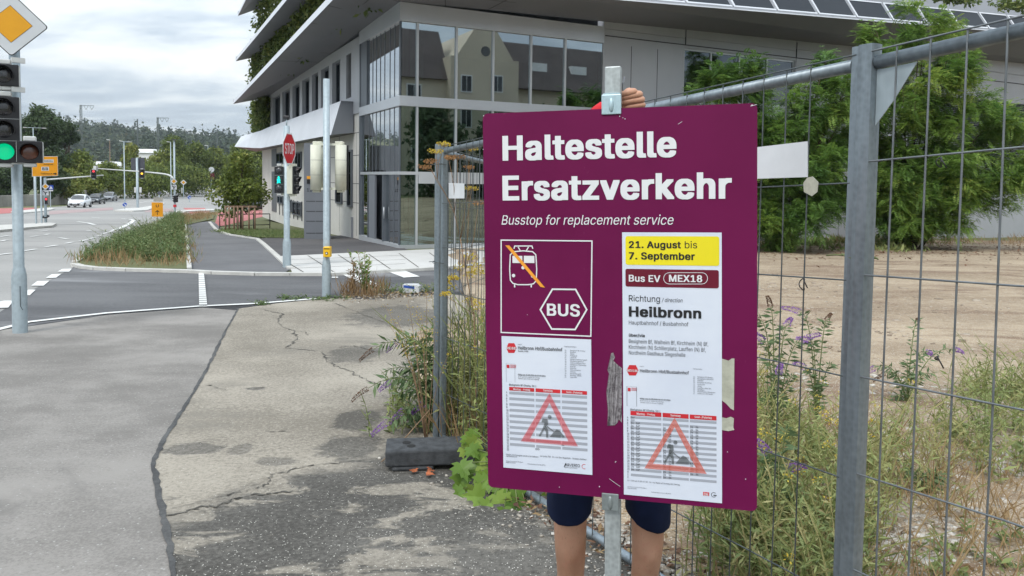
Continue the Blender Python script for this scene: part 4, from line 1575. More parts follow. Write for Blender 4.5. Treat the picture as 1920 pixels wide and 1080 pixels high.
# ------------------------------------------------------------------ site fence
def fence_panel(label, A0, A1, zb0, zb1, zt0, zt1, spacing=0.1, hz=(0.2, 0.345, 0.49, 0.635, 0.78), r=0.021, pr=0.021, rw=0.0026, wmat='wire', name='site_fence', group='mobile fence panels', plate=False, post_a=True, post_b=True, hstep=None):
    A0, A1 = np.array(A0, float), np.array(A1, float)
    b0, b1 = np.array([*A0[:2], zb0]), np.array([*A1[:2], zb1])
    t0, t1 = np.array([*A0[:2], zt0]), np.array([*A1[:2], zt1])
    T_ = thing(name, label, 'fence', b0, group)
    d = (A1 - A0)[:2]; ln = np.linalg.norm(d)
    dx = np.array([*(d / ln), 0]); nx = np.array([dx[1], -dx[0], 0])
    for q, (bb, tt, on) in enumerate(((b0, t0, post_a), (b1, t1, post_b))):
        if not on: continue
        b = MB()                         # ribbed square tube with rounded corners
        prof = []
        for k in range(12):
            an = 2 * PI * k / 12 + PI / 12
            prof.append((max(-1, min(1, 1.25 * math.cos(an))), max(-1, min(1, 1.25 * math.sin(an)))))
        ring = lambda c_: [c_ + dx * pr * a_ + nx * pr * e_ for a_, e_ in prof]
        lo = bb - BZ * 0.10
        v0, v1 = ring(lo), ring(tt)
        b.add(v0 + v1, [(i, (i + 1) % 12, 12 + (i + 1) % 12, 12 + i) for i in range(12)] + [tuple(range(11, -1, -1)), tuple(range(12, 24))])
        b.build('post', 'steel_fence', T_)
    # rails
    rb = b0 + dx * pr + BZ * 0.03; re = b1 - dx * pr + BZ * 0.03
    tb = t0 + dx * pr - BZ * 0.055; te_ = t1 - dx * pr - BZ * 0.055
    part('bottom_rail', 'steel_fence', T_, lambda b: b.tube([rb, re], r, 12))
    part('top_rail', 'steel_fence', T_, lambda b: b.tube([tb, te_], r, 12))
    # mesh
    b = MB()
    n_ = int(ln / spacing)
    for k in range(1, n_):
        t_ = (k * spacing - 0.0) / ln
        if t_ > 0.985: break
        lo = b0 + (b1 - b0) * t_ + BZ * 0.01; hi = t0 + (t1 - t0) * t_ - BZ * (0.055 - r - 0.008)
        j = RNG.normal(0, 0.004, 2)
        o_ = nx * (r * 0.9 if nx[1] < 0 else -r * 0.9)
        md = (lo + hi) / 2 + dx * j[0] + nx * j[1]
        b.tube([lo + o_, md + o_ * 0.8, hi + o_], rw, 5, 0, False)
    for h in hz:
        p = b0 + (t0 - b0) * h; q = b1 + (t1 - b1) * h
        pts = [p + (q - p) * s_ + BZ * RNG.normal(0, 0.003) for s_ in np.linspace(0.004, 0.996, 9)]
        o_ = nx * (r * 0.9 if nx[1] < 0 else -r * 0.9)
        pts = [x_ + o_ * 0.85 for x_ in pts]
        pts[0] = p + o_; pts[-1] = q + o_
        b.tube(pts, rw, 5, 0, False)
    if hz and hz[-1] < 1:
        b.tube([t0 + (b0 - t0) * 0.012 + nx * r * np.sign(-nx[1] + 1e-9), t1 + (b1 - t1) * 0.012 + nx * r * np.sign(-nx[1] + 1e-9)], rw, 5, 0, False)
    b.build('wire_mesh', wmat, T_)
    return T_, b0, b1, t0, t1, dx, nx


YL, YR = 5.22, 2.34
plT, plB = P(834, 268, YL), P(822, 826, YL)
prT, prB = P(1615, 88, YR), P(1578, 1318, YR)
f1 = fence_panel('long site fence panel running behind the purple sign, between the two pairs of posts', plT, prT, plB[2], prB[2], plT[2], prT[2], hz=(0.17, 0.355, 0.51, 0.655, 0.80))
# near panel on the right
qT = P(1632, 84, YR - 0.08)
qB = P(1594, 1330, YR - 0.08)
dF = (prT - plT); dF[2] = 0; LF_ = np.linalg.norm(dF); dF /= LF_
e1 = qT + dF * 3.45
f2 = fence_panel('nearest site fence panel at right edge, its top rail crossing the upper right corner', qT, e1, qB[2], qB[2] + 0.20, qT[2], qT[2] + 0.22, pr=0.026, rw=0.0030, wmat='wire_grey', hz=(0.225, 0.37, 0.515, 0.665, 0.83), post_b=True)
(T2, b0, b1, t0, t1, dx, nx) = f2
tri = t0 + dx * 0.028 - BZ * 0.078
part('corner_plate', 'steel_pole', T2, lambda b: b.prism([tri, tri + dx * 0.125 + BZ * 0.008, tri + dx * 0.06 - BZ * 0.09, tri - BZ * 0.165], nx * 0.003))
# panel going back from the far joint
kT = P(822, 270, YL + 0.06)
f3 = fence_panel('site fence panel going back from the far posts towards the office glass', kT, kT + np.array([0.72, 3.36, 0]), plB[2] + 0.0, plB[2] - 0.12, kT[2], kT[2] - 0.10)
# fence at the back of the lot
bk0, bk1 = G(1490, 452), G(1720, 448)
for k, (xa, xb) in enumerate(((1430, 1585), (1585, 1725), (1725, 1880), (1880, 2060))):
    a_, c_ = G(xa, 452 - (xa - 1430) * 0.045), G(xb, 452 - (xb - 1430) * 0.045)
    fence_panel(['back fence panel half hidden by the bushes right of the purple sign', 'back fence panel behind the dense bush beside the near post', 'back fence panel behind the right bush under the grey louvres', 'back fence panel at the right edge below the grey louvres'][k], a_, c_, a_[2] + .12, c_[2] + .12, a_[2] + 2.1, c_[2] + 2.1, spacing=0.13, rw=0.005, wmat='steel_fence', hz=(0.2, 0.4, 0.6, 0.8), group='fence panels at the back of the lot')

# rubber foot
fb0 = G(706, 886); fb1 = G(722, 890)
foot = thing('fence_foot', 'black rubber fence foot with two holes under the far posts', 'fence foot', (plB[0] - 0.05, plB[1] - 0.15, zt(plB[1] - 0.1) + 0.012))
fx = np.array([math.cos(0.13), math.sin(0.13), 0]); fy = np.array([-fx[1], fx[0], 0])
fo_ = G(722, 889); fo_[2] = zt(fo_[1]) + 0.012
blk_top = P(718, 847, fo_[1])[2]
hB = blk_top - fo_[2]


def f(b):
    b.obox(fo_ + BZ * 0.028, fx * 0.78, fy * 0.25, BZ * (hB - 0.028))
    b.obox(fo_ + fx * 0.04, fx * 0.26, fy * 0.25, BZ * 0.028)
    b.obox(fo_ + fx * 0.48, fx * 0.26, fy * 0.25, BZ * 0.028)


part('block', 'rubber_block', foot, f, 0.012)
part('hole', 'hole_dark', foot, lambda b: b.disc(fo_ + fx * 0.13 + fy * 0.15 + BZ * (hB + 0.001), BZ, 0.027, 20, 0, 0.001))
part('hole', 'hole_dark', foot, lambda b: b.disc(fo_ + fx * 0.16 + fy * 0.085 + BZ * (hB + 0.001), BZ, 0.027, 20, 0, 0.001))

# things hung on the fence
(T1, b0, b1, t0, t1, dx, nx) = f1
FO = (t0 + b0) / 2
FN = np.array([dx[1], -dx[0], 0])
FN = FN if FN[1] < 0 else -FN
pl = [onplane(px, py, FN, 0.03, FO) for px, py in ((1395, 279), (1515, 265), (1515, 332), (1395, 336))]
b = MB(); b.prism(pl, FN * 0.004)
tag(b.build('blank_plate', 'plate_white'), 'blank white plate tied to the fence, sticking out right of the purple sign', 'plate')
pl = [onplane(px, py, FN, 0.03, FO) for px, py in ((1507, 343), (1514, 333), (1524, 331), (1535, 342), (1533, 360), (1523, 368), (1508, 360))]
b = MB(); b.prism(pl, FN * 0.002)
tag(b.build('paper_scrap', 'tape_beige'), 'small torn white scrap hanging below the blank plate', 'scrap')
pl = [onplane(px, py, FN, 0.03, FO) for px, py in ((842, 343), (871, 344), (871, 372), (842, 372))]
b = MB(); b.prism(pl, FN * 0.003)
tag(b.build('white_tag', 'plate_white'), 'small white square tag on the fence beside the far posts', 'tag')


def tie(px, py, r_, label, sc=1.0, off=0.03):
    c_ = onplane(px, py, FN, off, FO)
    pts = []
    for k in range(13):
        an = 2 * PI * k / 12
        pts.append(c_ + dx * r_ * math.cos(an) * 0.5 + BZ * (r_ * math.sin(an) * sc) + FN * 0.006 * math.cos(2 * an))
    b = MB(); b.tube(pts, 0.0018, 5, 0, False)
    b.tube([c_ + BZ * r_ * sc, c_ + BZ * r_ * sc + dx * 0.02 - BZ * 0.03], 0.002, 5)
    tag(b.build('cable_tie', 'ink_black'), label, 'cable tie', 'black cable ties on the fence')


tie(1505, 533, 0.020, 'black cable tie looped on the fence wire just right of the purple sign')
tie(1762, 304, 0.014, 'black cable tie looped on the near panel by the bush')
tie(1757, 672, 0.006, 'black cable tie knot low on the near panel above the weeds')
# wire wrapped round the post pairs
for px, py, Y, lab in ((1612, 481, YR, 'green wire wound round the near fence posts'), (822, 492, YL, 'thin wire wound round the far fence posts, middle height'), (826, 308, YL, 'thin wire wound round the far fence posts near their top')):
    c_ = P(px, py, Y)
    pts = []
    for k in range(17):
        an = 2 * PI * k / 16
        pts.append(c_ + dx * 0.058 * math.cos(an) + nx * 0.037 * math.sin(an) + BZ * 0.004 * math.sin(3 * an))
    pts += [c_ + dx * (-0.07) + FN * 0.02, c_ + dx * (-0.10) + FN * 0.03 - BZ * 0.005]
    b = MB(); b.tube(pts, 0.0025, 6)
    tag(b.build('binding_wire', 'stem_green' if Y < 3 else 'wire'), lab, 'wire', 'wires binding the fence posts')

# ------------------------------------------------------------------ the bus stop sign
SW = 0.70
k_ = SW / 0.72
TL = np.array([-0.0807698, -0.28783418, 2.05595844]) * k_
uc = np.array([0.69705838, -0.0015535, -0.18029753]) * k_
vc = np.array([-0.00190822, 1.04396223, 0.04857289]) * k_
toW = lambda q: RT * q[0] - UP * q[1] + FW * q[2]
SO = CAM + toW(TL)
su = toW(uc); W_ = np.linalg.norm(su); su /= W_
sv = toW(vc); H_ = np.linalg.norm(sv); sv -= su * (sv @ su); sv /= np.linalg.norm(sv)
sn = np.cross(su, sv)
if sn[1] > 0: sn = -sn
SUP = -sv


def S(px, py):
    q = onplane(px, py, sn, 0.0, SO) - SO
    return q @ su, q @ sv


def SP(a_, b_, lift=0.0): return SO + su * a_ + sv * b_ + sn * lift


pole_a = S(1145, 900)[0]
foot_z = None
sgn = thing('bus_stop_sign', 'purple replacement bus stop board with timetables held up on a galvanised post', 'bus stop sign', SP(pole_a, H_ + 0.55))


def f(b):
    # rounded board
    r_ = 0.014; pts = []
    for cx_, cy_, a0_ in ((W_ - r_, r_, -90), (W_ - r_, H_ - r_, 0), (r_, H_ - r_, 90), (r_, r_, 180)):
        for k in range(5):
            an = math.radians(a0_ + k * 22.5)
            pts.append(SP(cx_ + r_ * math.cos(an), cy_ + r_ * math.sin(an)))
    b.prism(pts, -sn * 0.008)


board = part('board', 'board_magenta', sgn, f)
LFT = 0.0012


def srect(b, x0, y0, x1, y1, lift=LFT, mat=0, r_=0.0):
    (a0, b0_), (a1_, b1_) = S(x0, y0), S(x1, y1)
    if r_ == 0:
        b.quad(SP(a0, b0_, lift), SP(a0, b1_, lift), SP(a1_, b1_, lift), SP(a1_, b0_, lift), mat)
    else:
        pts = []
        for cx_, cy_, q in ((a1_ - r_, b0_ + r_, -90), (a1_ - r_, b1_ - r_, 0), (a0 + r_, b1_ - r_, 90), (a0 + r_, b0_ + r_, 180)):
            for k in range(5):
                an = math.radians(q + k * 22.5)
                pts.append(SP(cx_ + r_ * math.cos(an), cy_ + r_ * math.sin(an), lift))
        b.poly(pts[::-1], mat)


def spoly(b, pts, lift=LFT, mat=0): b.poly([SP(*S(*p), lift) for p in pts], mat)


def sline(b, pts, wd, lift=LFT, mat=0, closed=False):
    q = [np.array(S(*p)) for p in pts]
    n_ = len(q)
    L_, R_ = [], []
    for i in range(n_):
        if closed: d0, d1 = q[i] - q[i - 1], q[(i + 1) % n_] - q[i]
        else: d0, d1 = q[i] - q[max(i - 1, 0)], q[min(i + 1, n_ - 1)] - q[i]
        d0 = d0 / (np.linalg.norm(d0) + 1e-9); d1 = d1 / (np.linalg.norm(d1) + 1e-9)
        d = d0 + d1; d /= (np.linalg.norm(d) + 1e-9)
        nv = np.array([-d[1], d[0]])
        dd = d1 if i == 0 else d0
        cs = max(0.4, abs(nv @ np.array([-dd[1], dd[0]])))
        L_.append(q[i] + nv * wd / 2 / cs); R_.append(q[i] - nv * wd / 2 / cs)
    m_ = n_ if closed else n_ - 1
    for i in range(m_):
        j = (i + 1) % n_
        b.quad(SP(*L_[i], lift), SP(*L_[j], lift), SP(*R_[j], lift), SP(*R_[i], lift), mat)


def sdisc(b, px, py, rpx, lift=LFT, mat=0, n=14):
    a_, c_ = S(px, py); r_ = S(px + rpx, py)[0] - a_
    b.poly([SP(a_ + r_ * math.cos(2 * PI * k / n), c_ - r_ * math.sin(2 * PI * k / n), lift) for k in range(n)], mat)


def stext(b, s, x0, x1, base, cap, bold=0.0, shear=0.0, mat=0, lift=LFT):
    (a0, b0_), (a1_, _) = S(x0, base), S(x1, base)
    _, bc = S(x0, cap)
    put_text(b, s, SO + sn * lift, su, SUP, a0, a1_, -b0_, -bc, bold, shear, mat)


R1 = lambda x, y: (900 + x / 2.347, 180 + y / 2.347)
R2 = lambda x, y: (900 + x / 3.178, 600 + y / 3.178)
R3 = lambda x, y: (1130 + x / 3.857, 420 + y / 3.857)
R4 = lambda x, y: (1130 + x / 3.6, 660 + y / 3.6)


def tx(b, R, s, x0, x1, base, cap, **k):
    (p0, q0), (p1, _), (_, qc) = R(x0, base), R(x1, base), R(x0, cap)
    stext(b, s, p0, p1, q0, qc, **k)


def f(b):
    tx(b, R1, 'Haltestelle', 100, 865, 285, 176, bold=0.030)
    tx(b, R1, 'Ersatzverkehr', 100, 1108, 460, 351, bold=0.030)


part('heading', 'letter_white', board, f)
part('subtitle', 'letter_white', board, lambda b: tx(b, R1, 'Busstop for replacement service', 95, 852, 566, 525, bold=-0.006, shear=0.22))


def f(b):
    sline(b, [R1(*p) for p in ((93.5, 634), (493, 638), (488, 1057), (93.5, 1040))], 0.0032, closed=True)
    # tram front
    cx0, cx1 = 131, 251
    sline(b, [R1(*p) for p in ((150, 685), (190, 681), (232, 685), (246, 698), (250, 760), (248, 812), (236, 826), (214, 830), (168, 830), (145, 824), (134, 810), (131, 760), (134, 698))], 0.0030, closed=True)
    srect(b, *R1(143, 703), *R1(187, 735)); srect(b, *R1(193, 703), *R1(240, 735))
    for q in ((148, 790), (190, 755), (232, 792)): sdisc(b, *R1(*q), 3.2)
    sline(b, [R1(*p) for p in ((150, 672), (153, 660), (229, 660), (233, 672))], 0.003)
    sline(b, [R1(*p) for p in ((168, 664), (178, 681))], 0.003); sline(b, [R1(*p) for p in ((214, 664), (204, 681))], 0.003)
    sline(b, [R1(*p) for p in ((153, 842), (153, 828))], 0.0035); sline(b, [R1(*p) for p in ((226, 842), (226, 828))], 0.0035)
    # hexagon
    sline(b, [R1(*p) for p in ((266, 940), (319, 850), (421, 851), (470, 940), (419, 1027), (316, 1025))], 0.0042, closed=True)
    tx(b, R1, 'BUS', 295, 440, 966, 913, bold=0.022)


pg = part('pictogram', 'letter_white', board, f)
part('strike_bar', 'ink_amber', board, lambda b: spoly(b, [R1(*p) for p in ((112, 657), (267, 840), (287, 843), (130, 657))], 0.0019))
part('paint_chip', 'letter_white', board, lambda b: [sdisc(b, x_, y_, r_, LFT, 0, 5) for x_, y_, r_ in ((1162, 218, 1.0), (1168, 221, 0.8), (1172, 223, 1.0), (1124, 912, 1.2), (1049, 913, 0.9), (1398, 898, 1.2), (1364, 847, 1.0), (1155, 865, 0.8), (989, 590, 0.7), (1410, 197, 1.2), (907, 217, 1.1), (906, 280, 0.8), (1154, 866, 1.0))] + [sline(b, [(1142, 897), (1163, 912)], 0.0008), sline(b, [(1271, 233), (1279, 228)], 0.0009), sline(b, [(1407, 199), (1419, 196)], 0.0012)])

# ---- right notice
TRI = None


def grid_stripes(b, R, cols, rows, lift, mat, even=0):
    (x0, y0, x1, y1) = (cols[0][0], rows[0], cols[-1][1], rows[1])
    n_ = rows[2]
    a0, b0_ = S(*R(x0, y0)); a1_, b1_ = S(*R(x1, y1))
    for c0, c1 in cols:
        s0 = S(*R(c0, y0))[0]; s1 = S(*R(c1, y0))[0]
        for k in range(n_):
            if k % 2 != even: continue
            ya = b0_ + (b1_ - b0_) * k / n_; yb = b0_ + (b1_ - b0_) * (k + 0.92) / n_
            b.quad(SP(s0, ya, lift), SP(s0, yb, lift), SP(s1, yb, lift), SP(s1, ya, lift), mat)


def lines_txt(b, R, items, mat=0, lift=0.0026):
    for s, x0, x1, base, cap, bold in items:
        tx(b, R, s, x0, x1, base, cap, bold=bold, mat=mat, lift=lift)


pr_ = part('notice', 'paper', board, lambda b: srect(b, 1166.5, 435.5, 1353.8, 943.3, 0.0014))
part('date_field', 'ink_yellow', pr_, lambda b: srect(b, *R3(165, 87), *R3(843, 303), 0.0020, 0, 0.006))
part('line_field', 'ink_maroon', pr_, lambda b: srect(b, *R3(165, 323), *R3(840, 465), 0.0020, 0, 0.005))


def f(b):
    lines_txt(b, R3, [('21. August', 190, 566, 172, 123, 0.024), ('bis', 594, 683, 174, 124, -0.004), ('7. September', 190, 667, 254, 203, 0.024),
                      ('Richtung', 190, 415, 557, 513, 0.0), ('Heilbronn', 190, 713, 667, 594, 0.030), ('über/via', 190, 305, 812, 791, 0.02)])
    tx(b, R3, '/ direction', 427, 578, 562, 534, shear=0.2, mat=1, lift=0.0026)
    lines_txt(b, R3, [('Hauptbahnhof / Busbahnhof', 190, 620, 724, 696, -0.004), ('Besigheim Bf, Walheim Bf, Kirchheim (N) Bf,', 190, 763, 858, 831, -0.004),
                      ('Kirchheim (N) Schillerplatz, Lauffen (N) Bf,', 190, 745, 900, 873, -0.004), ('Nordheim Gasthaus Siegeshalle', 190, 598, 941, 914, -0.004)], 1)
    # timetable below
    lines_txt(b, R4, [('Heilbronn Hbf/Busbahnhof', 252, 582, 134, 113, 0.014), ('nach', 252, 278, 98, 91, 0.0), ('Bietigheim Bf (Stuttg. Str.)', 188, 388, 392, 379, 0.006),
                      ('Gültig vom 21.08.2026 bis 07.09.2026', 252, 457, 316, 307, 0.016)])
    lines_txt(b, R4, [('ab 22. und 23.12. Verkehr wie Samstag', 252, 410, 329, 322, 0.0), ('Verkehr nach 24.00 wie Folgetag', 252, 406, 341, 334, 0.0), ('Haltestellen', 610, 672, 115, 108, 0.0)], 1)
    st = ['Bietigheim Bf (Stuttg.)', 'Besigheim Bahnhof', 'Walheim Bahnhof', 'Kirchheim (N) Bf Ost', 'Kirchheim Schiller', 'Lauffen (N) Bf', 'Lauffen Alte Str.', 'Nordheim', 'Nordheim Siegesh.', 'Heilbronn Hbf Busbf']
    for k, q in enumerate(st):
        yb = 170 + k * 12.4
        wq = [745, 748, 680, 735, 690, 668, 733, 686, 762, 745][k]
        lines_txt(b, R4, [(q, 640, wq, yb, yb - 8, 0.0), ('%02d' % (k * 3), 612, 622, yb, yb - 8, 0.0)], 1)
    srect(b, *R4(163, 230), *R4(166, 362), 0.0024, 1); srect(b, *R4(228, 235), *R4(231, 366), 0.0024, 1)
    srect(b, *R4(163, 230), *R4(231, 233), 0.0024, 1); srect(b, *R4(163, 361), *R4(231, 365), 0.0024, 1)
    # minutes
    a0, b0_ = S(*R4(188, 430)); _, b1_ = S(*R4(188, 852))
    a3, b3 = S(*R4(768, 902))
    rows = ['4', '5', '6', '7', '8', '9', '10', '11', '12', '13', '14', '15', '16', '17', '18', '19', '20', '21', '22', '23', '0', '1', '2']
    b3 = S(*R4(188, 852))[1]
    nr = len(rows)
    for k, q in enumerate(rows):
        yb = b0_ + (b3 - b0_) * (k + 0.85) / nr; yc = b0_ + (b3 - b0_) * (k + 0.18) / nr
        def tt(s, xp, wpx, bold=0.006):
            aa = S(*R4(xp, 430))[0]; bb = S(*R4(xp + wpx, 430))[0]
            put_text(b, s, SO + sn * 0.0028, su, SUP, aa, bb, -yb, -yc, bold, 0, 0)
        tt(q, 165, 14 if len(q) > 1 else 7, 0.012)
        if k < 20 and k > 1:
            tt('24', 191, 18); tt('54ª', 226, 24)
        elif k < 2: tt('54ª' if k == 0 else '29ª', 191, 24)
        if 2 < k < 22: tt('24', 408, 17); tt('54', 445, 17)
        if 1 < k < 20: tt('24', 592, 17); tt('54', 628, 17)
    lines_txt(b, R4, [('54 = nicht am 21.08.+07.09.   54 = nur Nacht auf Samstag oder Feiertag', 168, 520, 868, 858, 0.0), ('Verkehrsverbund Stuttgart', 168, 296, 908, 902, 0.0), ('Regionalverkehr', 168, 230, 918, 912, 0.0), ('Fahrplanstand vom 21.08.2026', 330, 460, 946, 939, 0.0)], 1)


part('print', ['ink_black', 'ink_grey'], pr_, f)


def f(b):
    tx(b, R3, 'Bus EV', 190, 418, 415, 366, bold=0.020, lift=0.0028)
    tx(b, R3, 'MEX18', 480, 720, 416, 366, bold=0.022, lift=0.0028)
    q = []
    for cx_, a0_ in ((718, -90), (482, 90)):
        for k in range(9):
            an = math.radians(a0_ + k * 22.5)
            q.append(R3(cx_ + 41 * math.cos(an), 392 + 41 * math.sin(an)))
    sline(b, q, 0.0013, 0.0026, closed=True)
    tx(b, R4, 'MEX18E', 166, 238, 130, 115, bold=0.016, lift=0.0030)
    tx(b, R4, 'Montag - Freitag', 230, 353, 420, 406, bold=0.012, lift=0.0032)
    tx(b, R4, 'Samstag', 458, 525, 431, 417, bold=0.012, lift=0.0032)
    tx(b, R4, 'Sonn-/Feiertag', 620, 735, 442, 428, bold=0.012, lift=0.0032)


part('white_print', 'letter_white', pr_, f)
COLS_R = [(188, 396), (405, 580), (588, 768)]
part('table_stripe', 'stripe_grey', pr_, lambda b: grid_stripes(b, R4, COLS_R, (430, 902, 24), 0.0019, 0))


def hexa(b, R, cx_, cy_, rx, ry, lift, mat=0):
    b.poly([SP(*S(*R(cx_ + rx * a_, cy_ + ry * c_)), lift) for a_, c_ in ((-1, 0), (-.55, 1), (.55, 1), (1, 0), (.55, -1), (-.55, -1))], mat)


def f(b):
    hb = MB(); hexa(hb, R4, 202, 122, 40, 35, 0.0020); hb.build('line_hexagon', 'ink_red', pr_)
    y_ = [(188, 394, 396, 427), (405, 404, 580, 440), (588, 413, 768, 452)]
    a_t = S(*R4(188, 395))[1]; a_b = S(*R4(188, 424))[1]
    for x0, _, x1, _ in y_:
        s0, s1 = S(*R4(x0, 410))[0], S(*R4(x1, 410))[0]
        hb = MB(); hb.quad(SP(s0, a_t, 0.0022), SP(s0, a_b, 0.0022), SP(s1, a_b, 0.0022), SP(s1, a_t, 0.0022)); hb.build('table_header', 'ink_red', pr_)
    srect(b, *R4(170, 240), *R4(189, 264), 0.0022)
    for yy in (240, 247, 255): srect(b, *R4(194, yy), *R4(232, yy + 5), 0.0022)


part('red_print', 'ink_red', pr_, f)


def triangle(b, R, A, B, C, a_, b_, c_, lift):
    q = [SP(*S(*R(*p)), lift) for p in (A, B, C, a_, b_, c_)]
    for i in range(3):
        j = (i + 1) % 3
        b.quad(q[i], q[j], q[3 + j], q[3 + i])


part('warning_triangle', 'print_salmon', pr_, lambda b: triangle(b, R4, (485, 440), (282, 782), (702, 820), (486, 505), (340, 750), (628, 776), 0.0036))


def worker(b, R, x0, y0, s, lift):
    q = lambda l: b.poly([SP(*S(*R(x0 + a_ * s, y0 + c_ * s)), lift) for a_, c_ in l])
    a_, c_ = S(*R(x0 + 61 * s, y0 + 13 * s)); r_ = S(*R(x0 + 73 * s, y0 + 13 * s))[0] - a_
    b.poly([SP(a_ + r_ * math.cos(2 * PI * k / 14), c_ - r_ * math.sin(2 * PI * k / 14), lift) for k in range(14)])
    q([(18, 22), (48, 26), (52, 58), (34, 78), (22, 74), (30, 48), (10, 46)])
    q([(22, 74), (34, 78), (20, 104), (4, 132), (-6, 128), (10, 98)])
    q([(34, 66), (46, 76), (52, 102), (52, 138), (40, 138), (38, 104), (26, 84)])
    q([(46, 66), (88, 100), (84, 105), (42, 74)])
    q([(62, 134), (84, 106), (104, 88), (122, 96), (150, 130), (152, 138)])


part('worker_figure', 'print_worker', pr_, lambda b: worker(b, R4, 420, 592, 1.17, 0.0040))


def f(b):
    srect(b, *R4(678, 942), *R4(719, 970), 0.0020)
    n_ = 24
    a_, c_ = S(*R4(750, 962))
    r0_ = S(*R4(768, 962))[0] - a_; r1_ = r0_ * 0.8
    for k in range(3, 21):
        an, am = 2 * PI * k / n_, 2 * PI * (k + 1) / n_
        b.quad(*[SP(a_ + r_ * math.cos(t_), c_ - r_ * math.sin(t_), 0.002) for r_, t_ in ((r0_, an), (r0_, am), (r1_, am), (r1_, an))], 1)
    srect(b, *R4(748, 961), *R4(769, 970), 0.0024, 1)
    tx(b, R4, 'DB', 684, 713, 966, 947, bold=0.012, mat=2, lift=0.0028)


part('operator_logo', ['ink_red', 'ink_grey', 'letter_white'], pr_, f)

# ---- left timetable
pl_ = part('timetable', 'paper', board, lambda b: srect(b, 940.7, 629.9, 1110.8, 890.2, 0.0014))


def f(b):
    lines_txt(b, R2, [('Heilbronn Hbf/Busbahnhof', 228, 492, 174, 154, 0.014), ('(Lauda, ZOB)', 228, 288, 187, 179, 0.012), ('nach', 228, 250, 147, 140, 0.0), ('Bietigheim Bf (Stuttg. Str.)', 175, 335, 389, 378, 0.01), ('Gültig vom 21.08.2026 bis 07.09.2026', 228, 391, 328, 319, 0.016)])
    lines_txt(b, R2, [('ab 22. und 23.12. Verkehr wie Samstag', 228, 356, 340, 333, 0.0), ('Verkehr nach 24.00 wie Folgetag', 228, 352, 350, 343, 0.0), ('Haltestellen', 502, 575, 160, 153, 0.0)], 1)
    st = ['Bietigheim Bf (Stuttg.)', 'Besigheim', 'Walheim', 'Kirchheim Bf', 'Lauffen (N)', 'Nordheim Gasthaus Siegesh.', 'Nordheim Bahnhof', 'Heilbronn Hbf/Busbahnhof', 'Heilbronn Sülmertor', 'Neckarsulm', 'Bad Friedrichshall', 'Möckmühl Bahnhof', 'Osterburken', 'Rosenberg Bf', 'Boxberg-Wölch.', 'Lauda, ZOB']
    wq = [628, 572, 563, 580, 574, 640, 618, 630, 635, 570, 574, 602, 570, 603, 606, 576]
    for k, q in enumerate(st):
        yb = 183 + k * 10.6
        lines_txt(b, R2, [(q, 538, wq[k], yb, yb - 7, 0.0), ('%02d' % (k * 6), 506, 515, yb, yb - 7, 0.0)], 1)
    srect(b, *R2(156, 256), *R2(158.5, 366), 0.0024, 1); srect(b, *R2(208, 262), *R2(210.5, 371), 0.0024, 1)
    srect(b, *R2(156, 256), *R2(210, 259), 0.0024, 1); srect(b, *R2(156, 366), *R2(210, 369), 0.0024, 1)
    b0_ = S(*R2(175, 421))[1]; b3 = S(*R2(175, 778))[1]
    for k in range(20):
        yb = b0_ + (b3 - b0_) * (k + 0.85) / 20; yc = b0_ + (b3 - b0_) * (k + 0.15) / 20
        aa = S(*R2(157, 430))[0]; bb = S(*R2(157 + (12 if k > 5 else 6), 430))[0]
        put_text(b, str(k + 4), SO + sn * 0.0028, su, SUP, aa, bb, -yb, -yc, 0.014, 0, 0)
    lines_txt(b, R2, [('00', 332, 355, 772, 761, 0.01), ('54', 488, 503, 748, 738, 0.01), ('Fahrten ohne Zielangabe verkehren bis Heilbronn', 158, 348, 803, 794, 0.0), ('bis Lauda, ZOB    54 = nur über Siegeshalle - Nordheim Gasthaus', 360, 635, 812, 803, 0.0), ('Hbf/Busbahnhof', 158, 222, 812, 805, 0.0)])
    lines_txt(b, R2, [('Verkehrsverbund Stuttgart', 156, 258, 840, 834, 0.0), ('Regionalverkehr', 156, 215, 848, 842, 0.0), ('Fahrplanstand 21.08.2026', 285, 390, 858, 851, 0.0)], 1)
    tx(b, R2, 'ARVERIO', 508, 596, 868, 851, bold=0.004, lift=0.0028)
    tx(b, R2, 'Bahnen in guten Händen', 503, 580, 877, 871, lift=0.0028)
    sline(b, [R2(503, 872), R2(512, 851)], 0.0016, 0.0026)


part('print', ['ink_black', 'ink_grey'], pl_, f)


def f(b):
    hb = MB(); hexa(hb, R2, 188, 166, 31, 29, 0.0020); hb.build('line_hexagon', 'ink_red', pl_)
    a_t, a_b = S(*R2(175, 397))[1], S(*R2(175, 418))[1]
    for x0, x1 in ((175, 324), (332, 479), (488, 638)):
        s0, s1 = S(*R2(x0, 410))[0], S(*R2(x1, 410))[0]
        hb = MB(); hb.quad(SP(s0, a_t, 0.0022), SP(s0, a_b, 0.0022), SP(s1, a_b, 0.0022), SP(s1, a_t, 0.0022)); hb.build('table_header', 'ink_red', pl_)
    srect(b, *R2(160, 265), *R2(177, 285), 0.0022)
    for yy in (265, 272, 280): srect(b, *R2(181, yy), *R2(216, yy + 5), 0.0022)
    a_, c_ = S(*R2(622, 872)); r0_ = S(*R2(637, 872))[0] - a_; r1_ = r0_ * 0.82
    for k in range(4, 20):
        an, am = 2 * PI * k / 24, 2 * PI * (k + 1) / 24
        b.quad(*[SP(a_ + r_ * math.cos(t_), c_ - r_ * math.sin(t_), 0.002) for r_, t_ in ((r0_, an), (r0_, am), (r1_, am), (r1_, an))], 0)


part('red_print', 'ink_red', pl_, f)


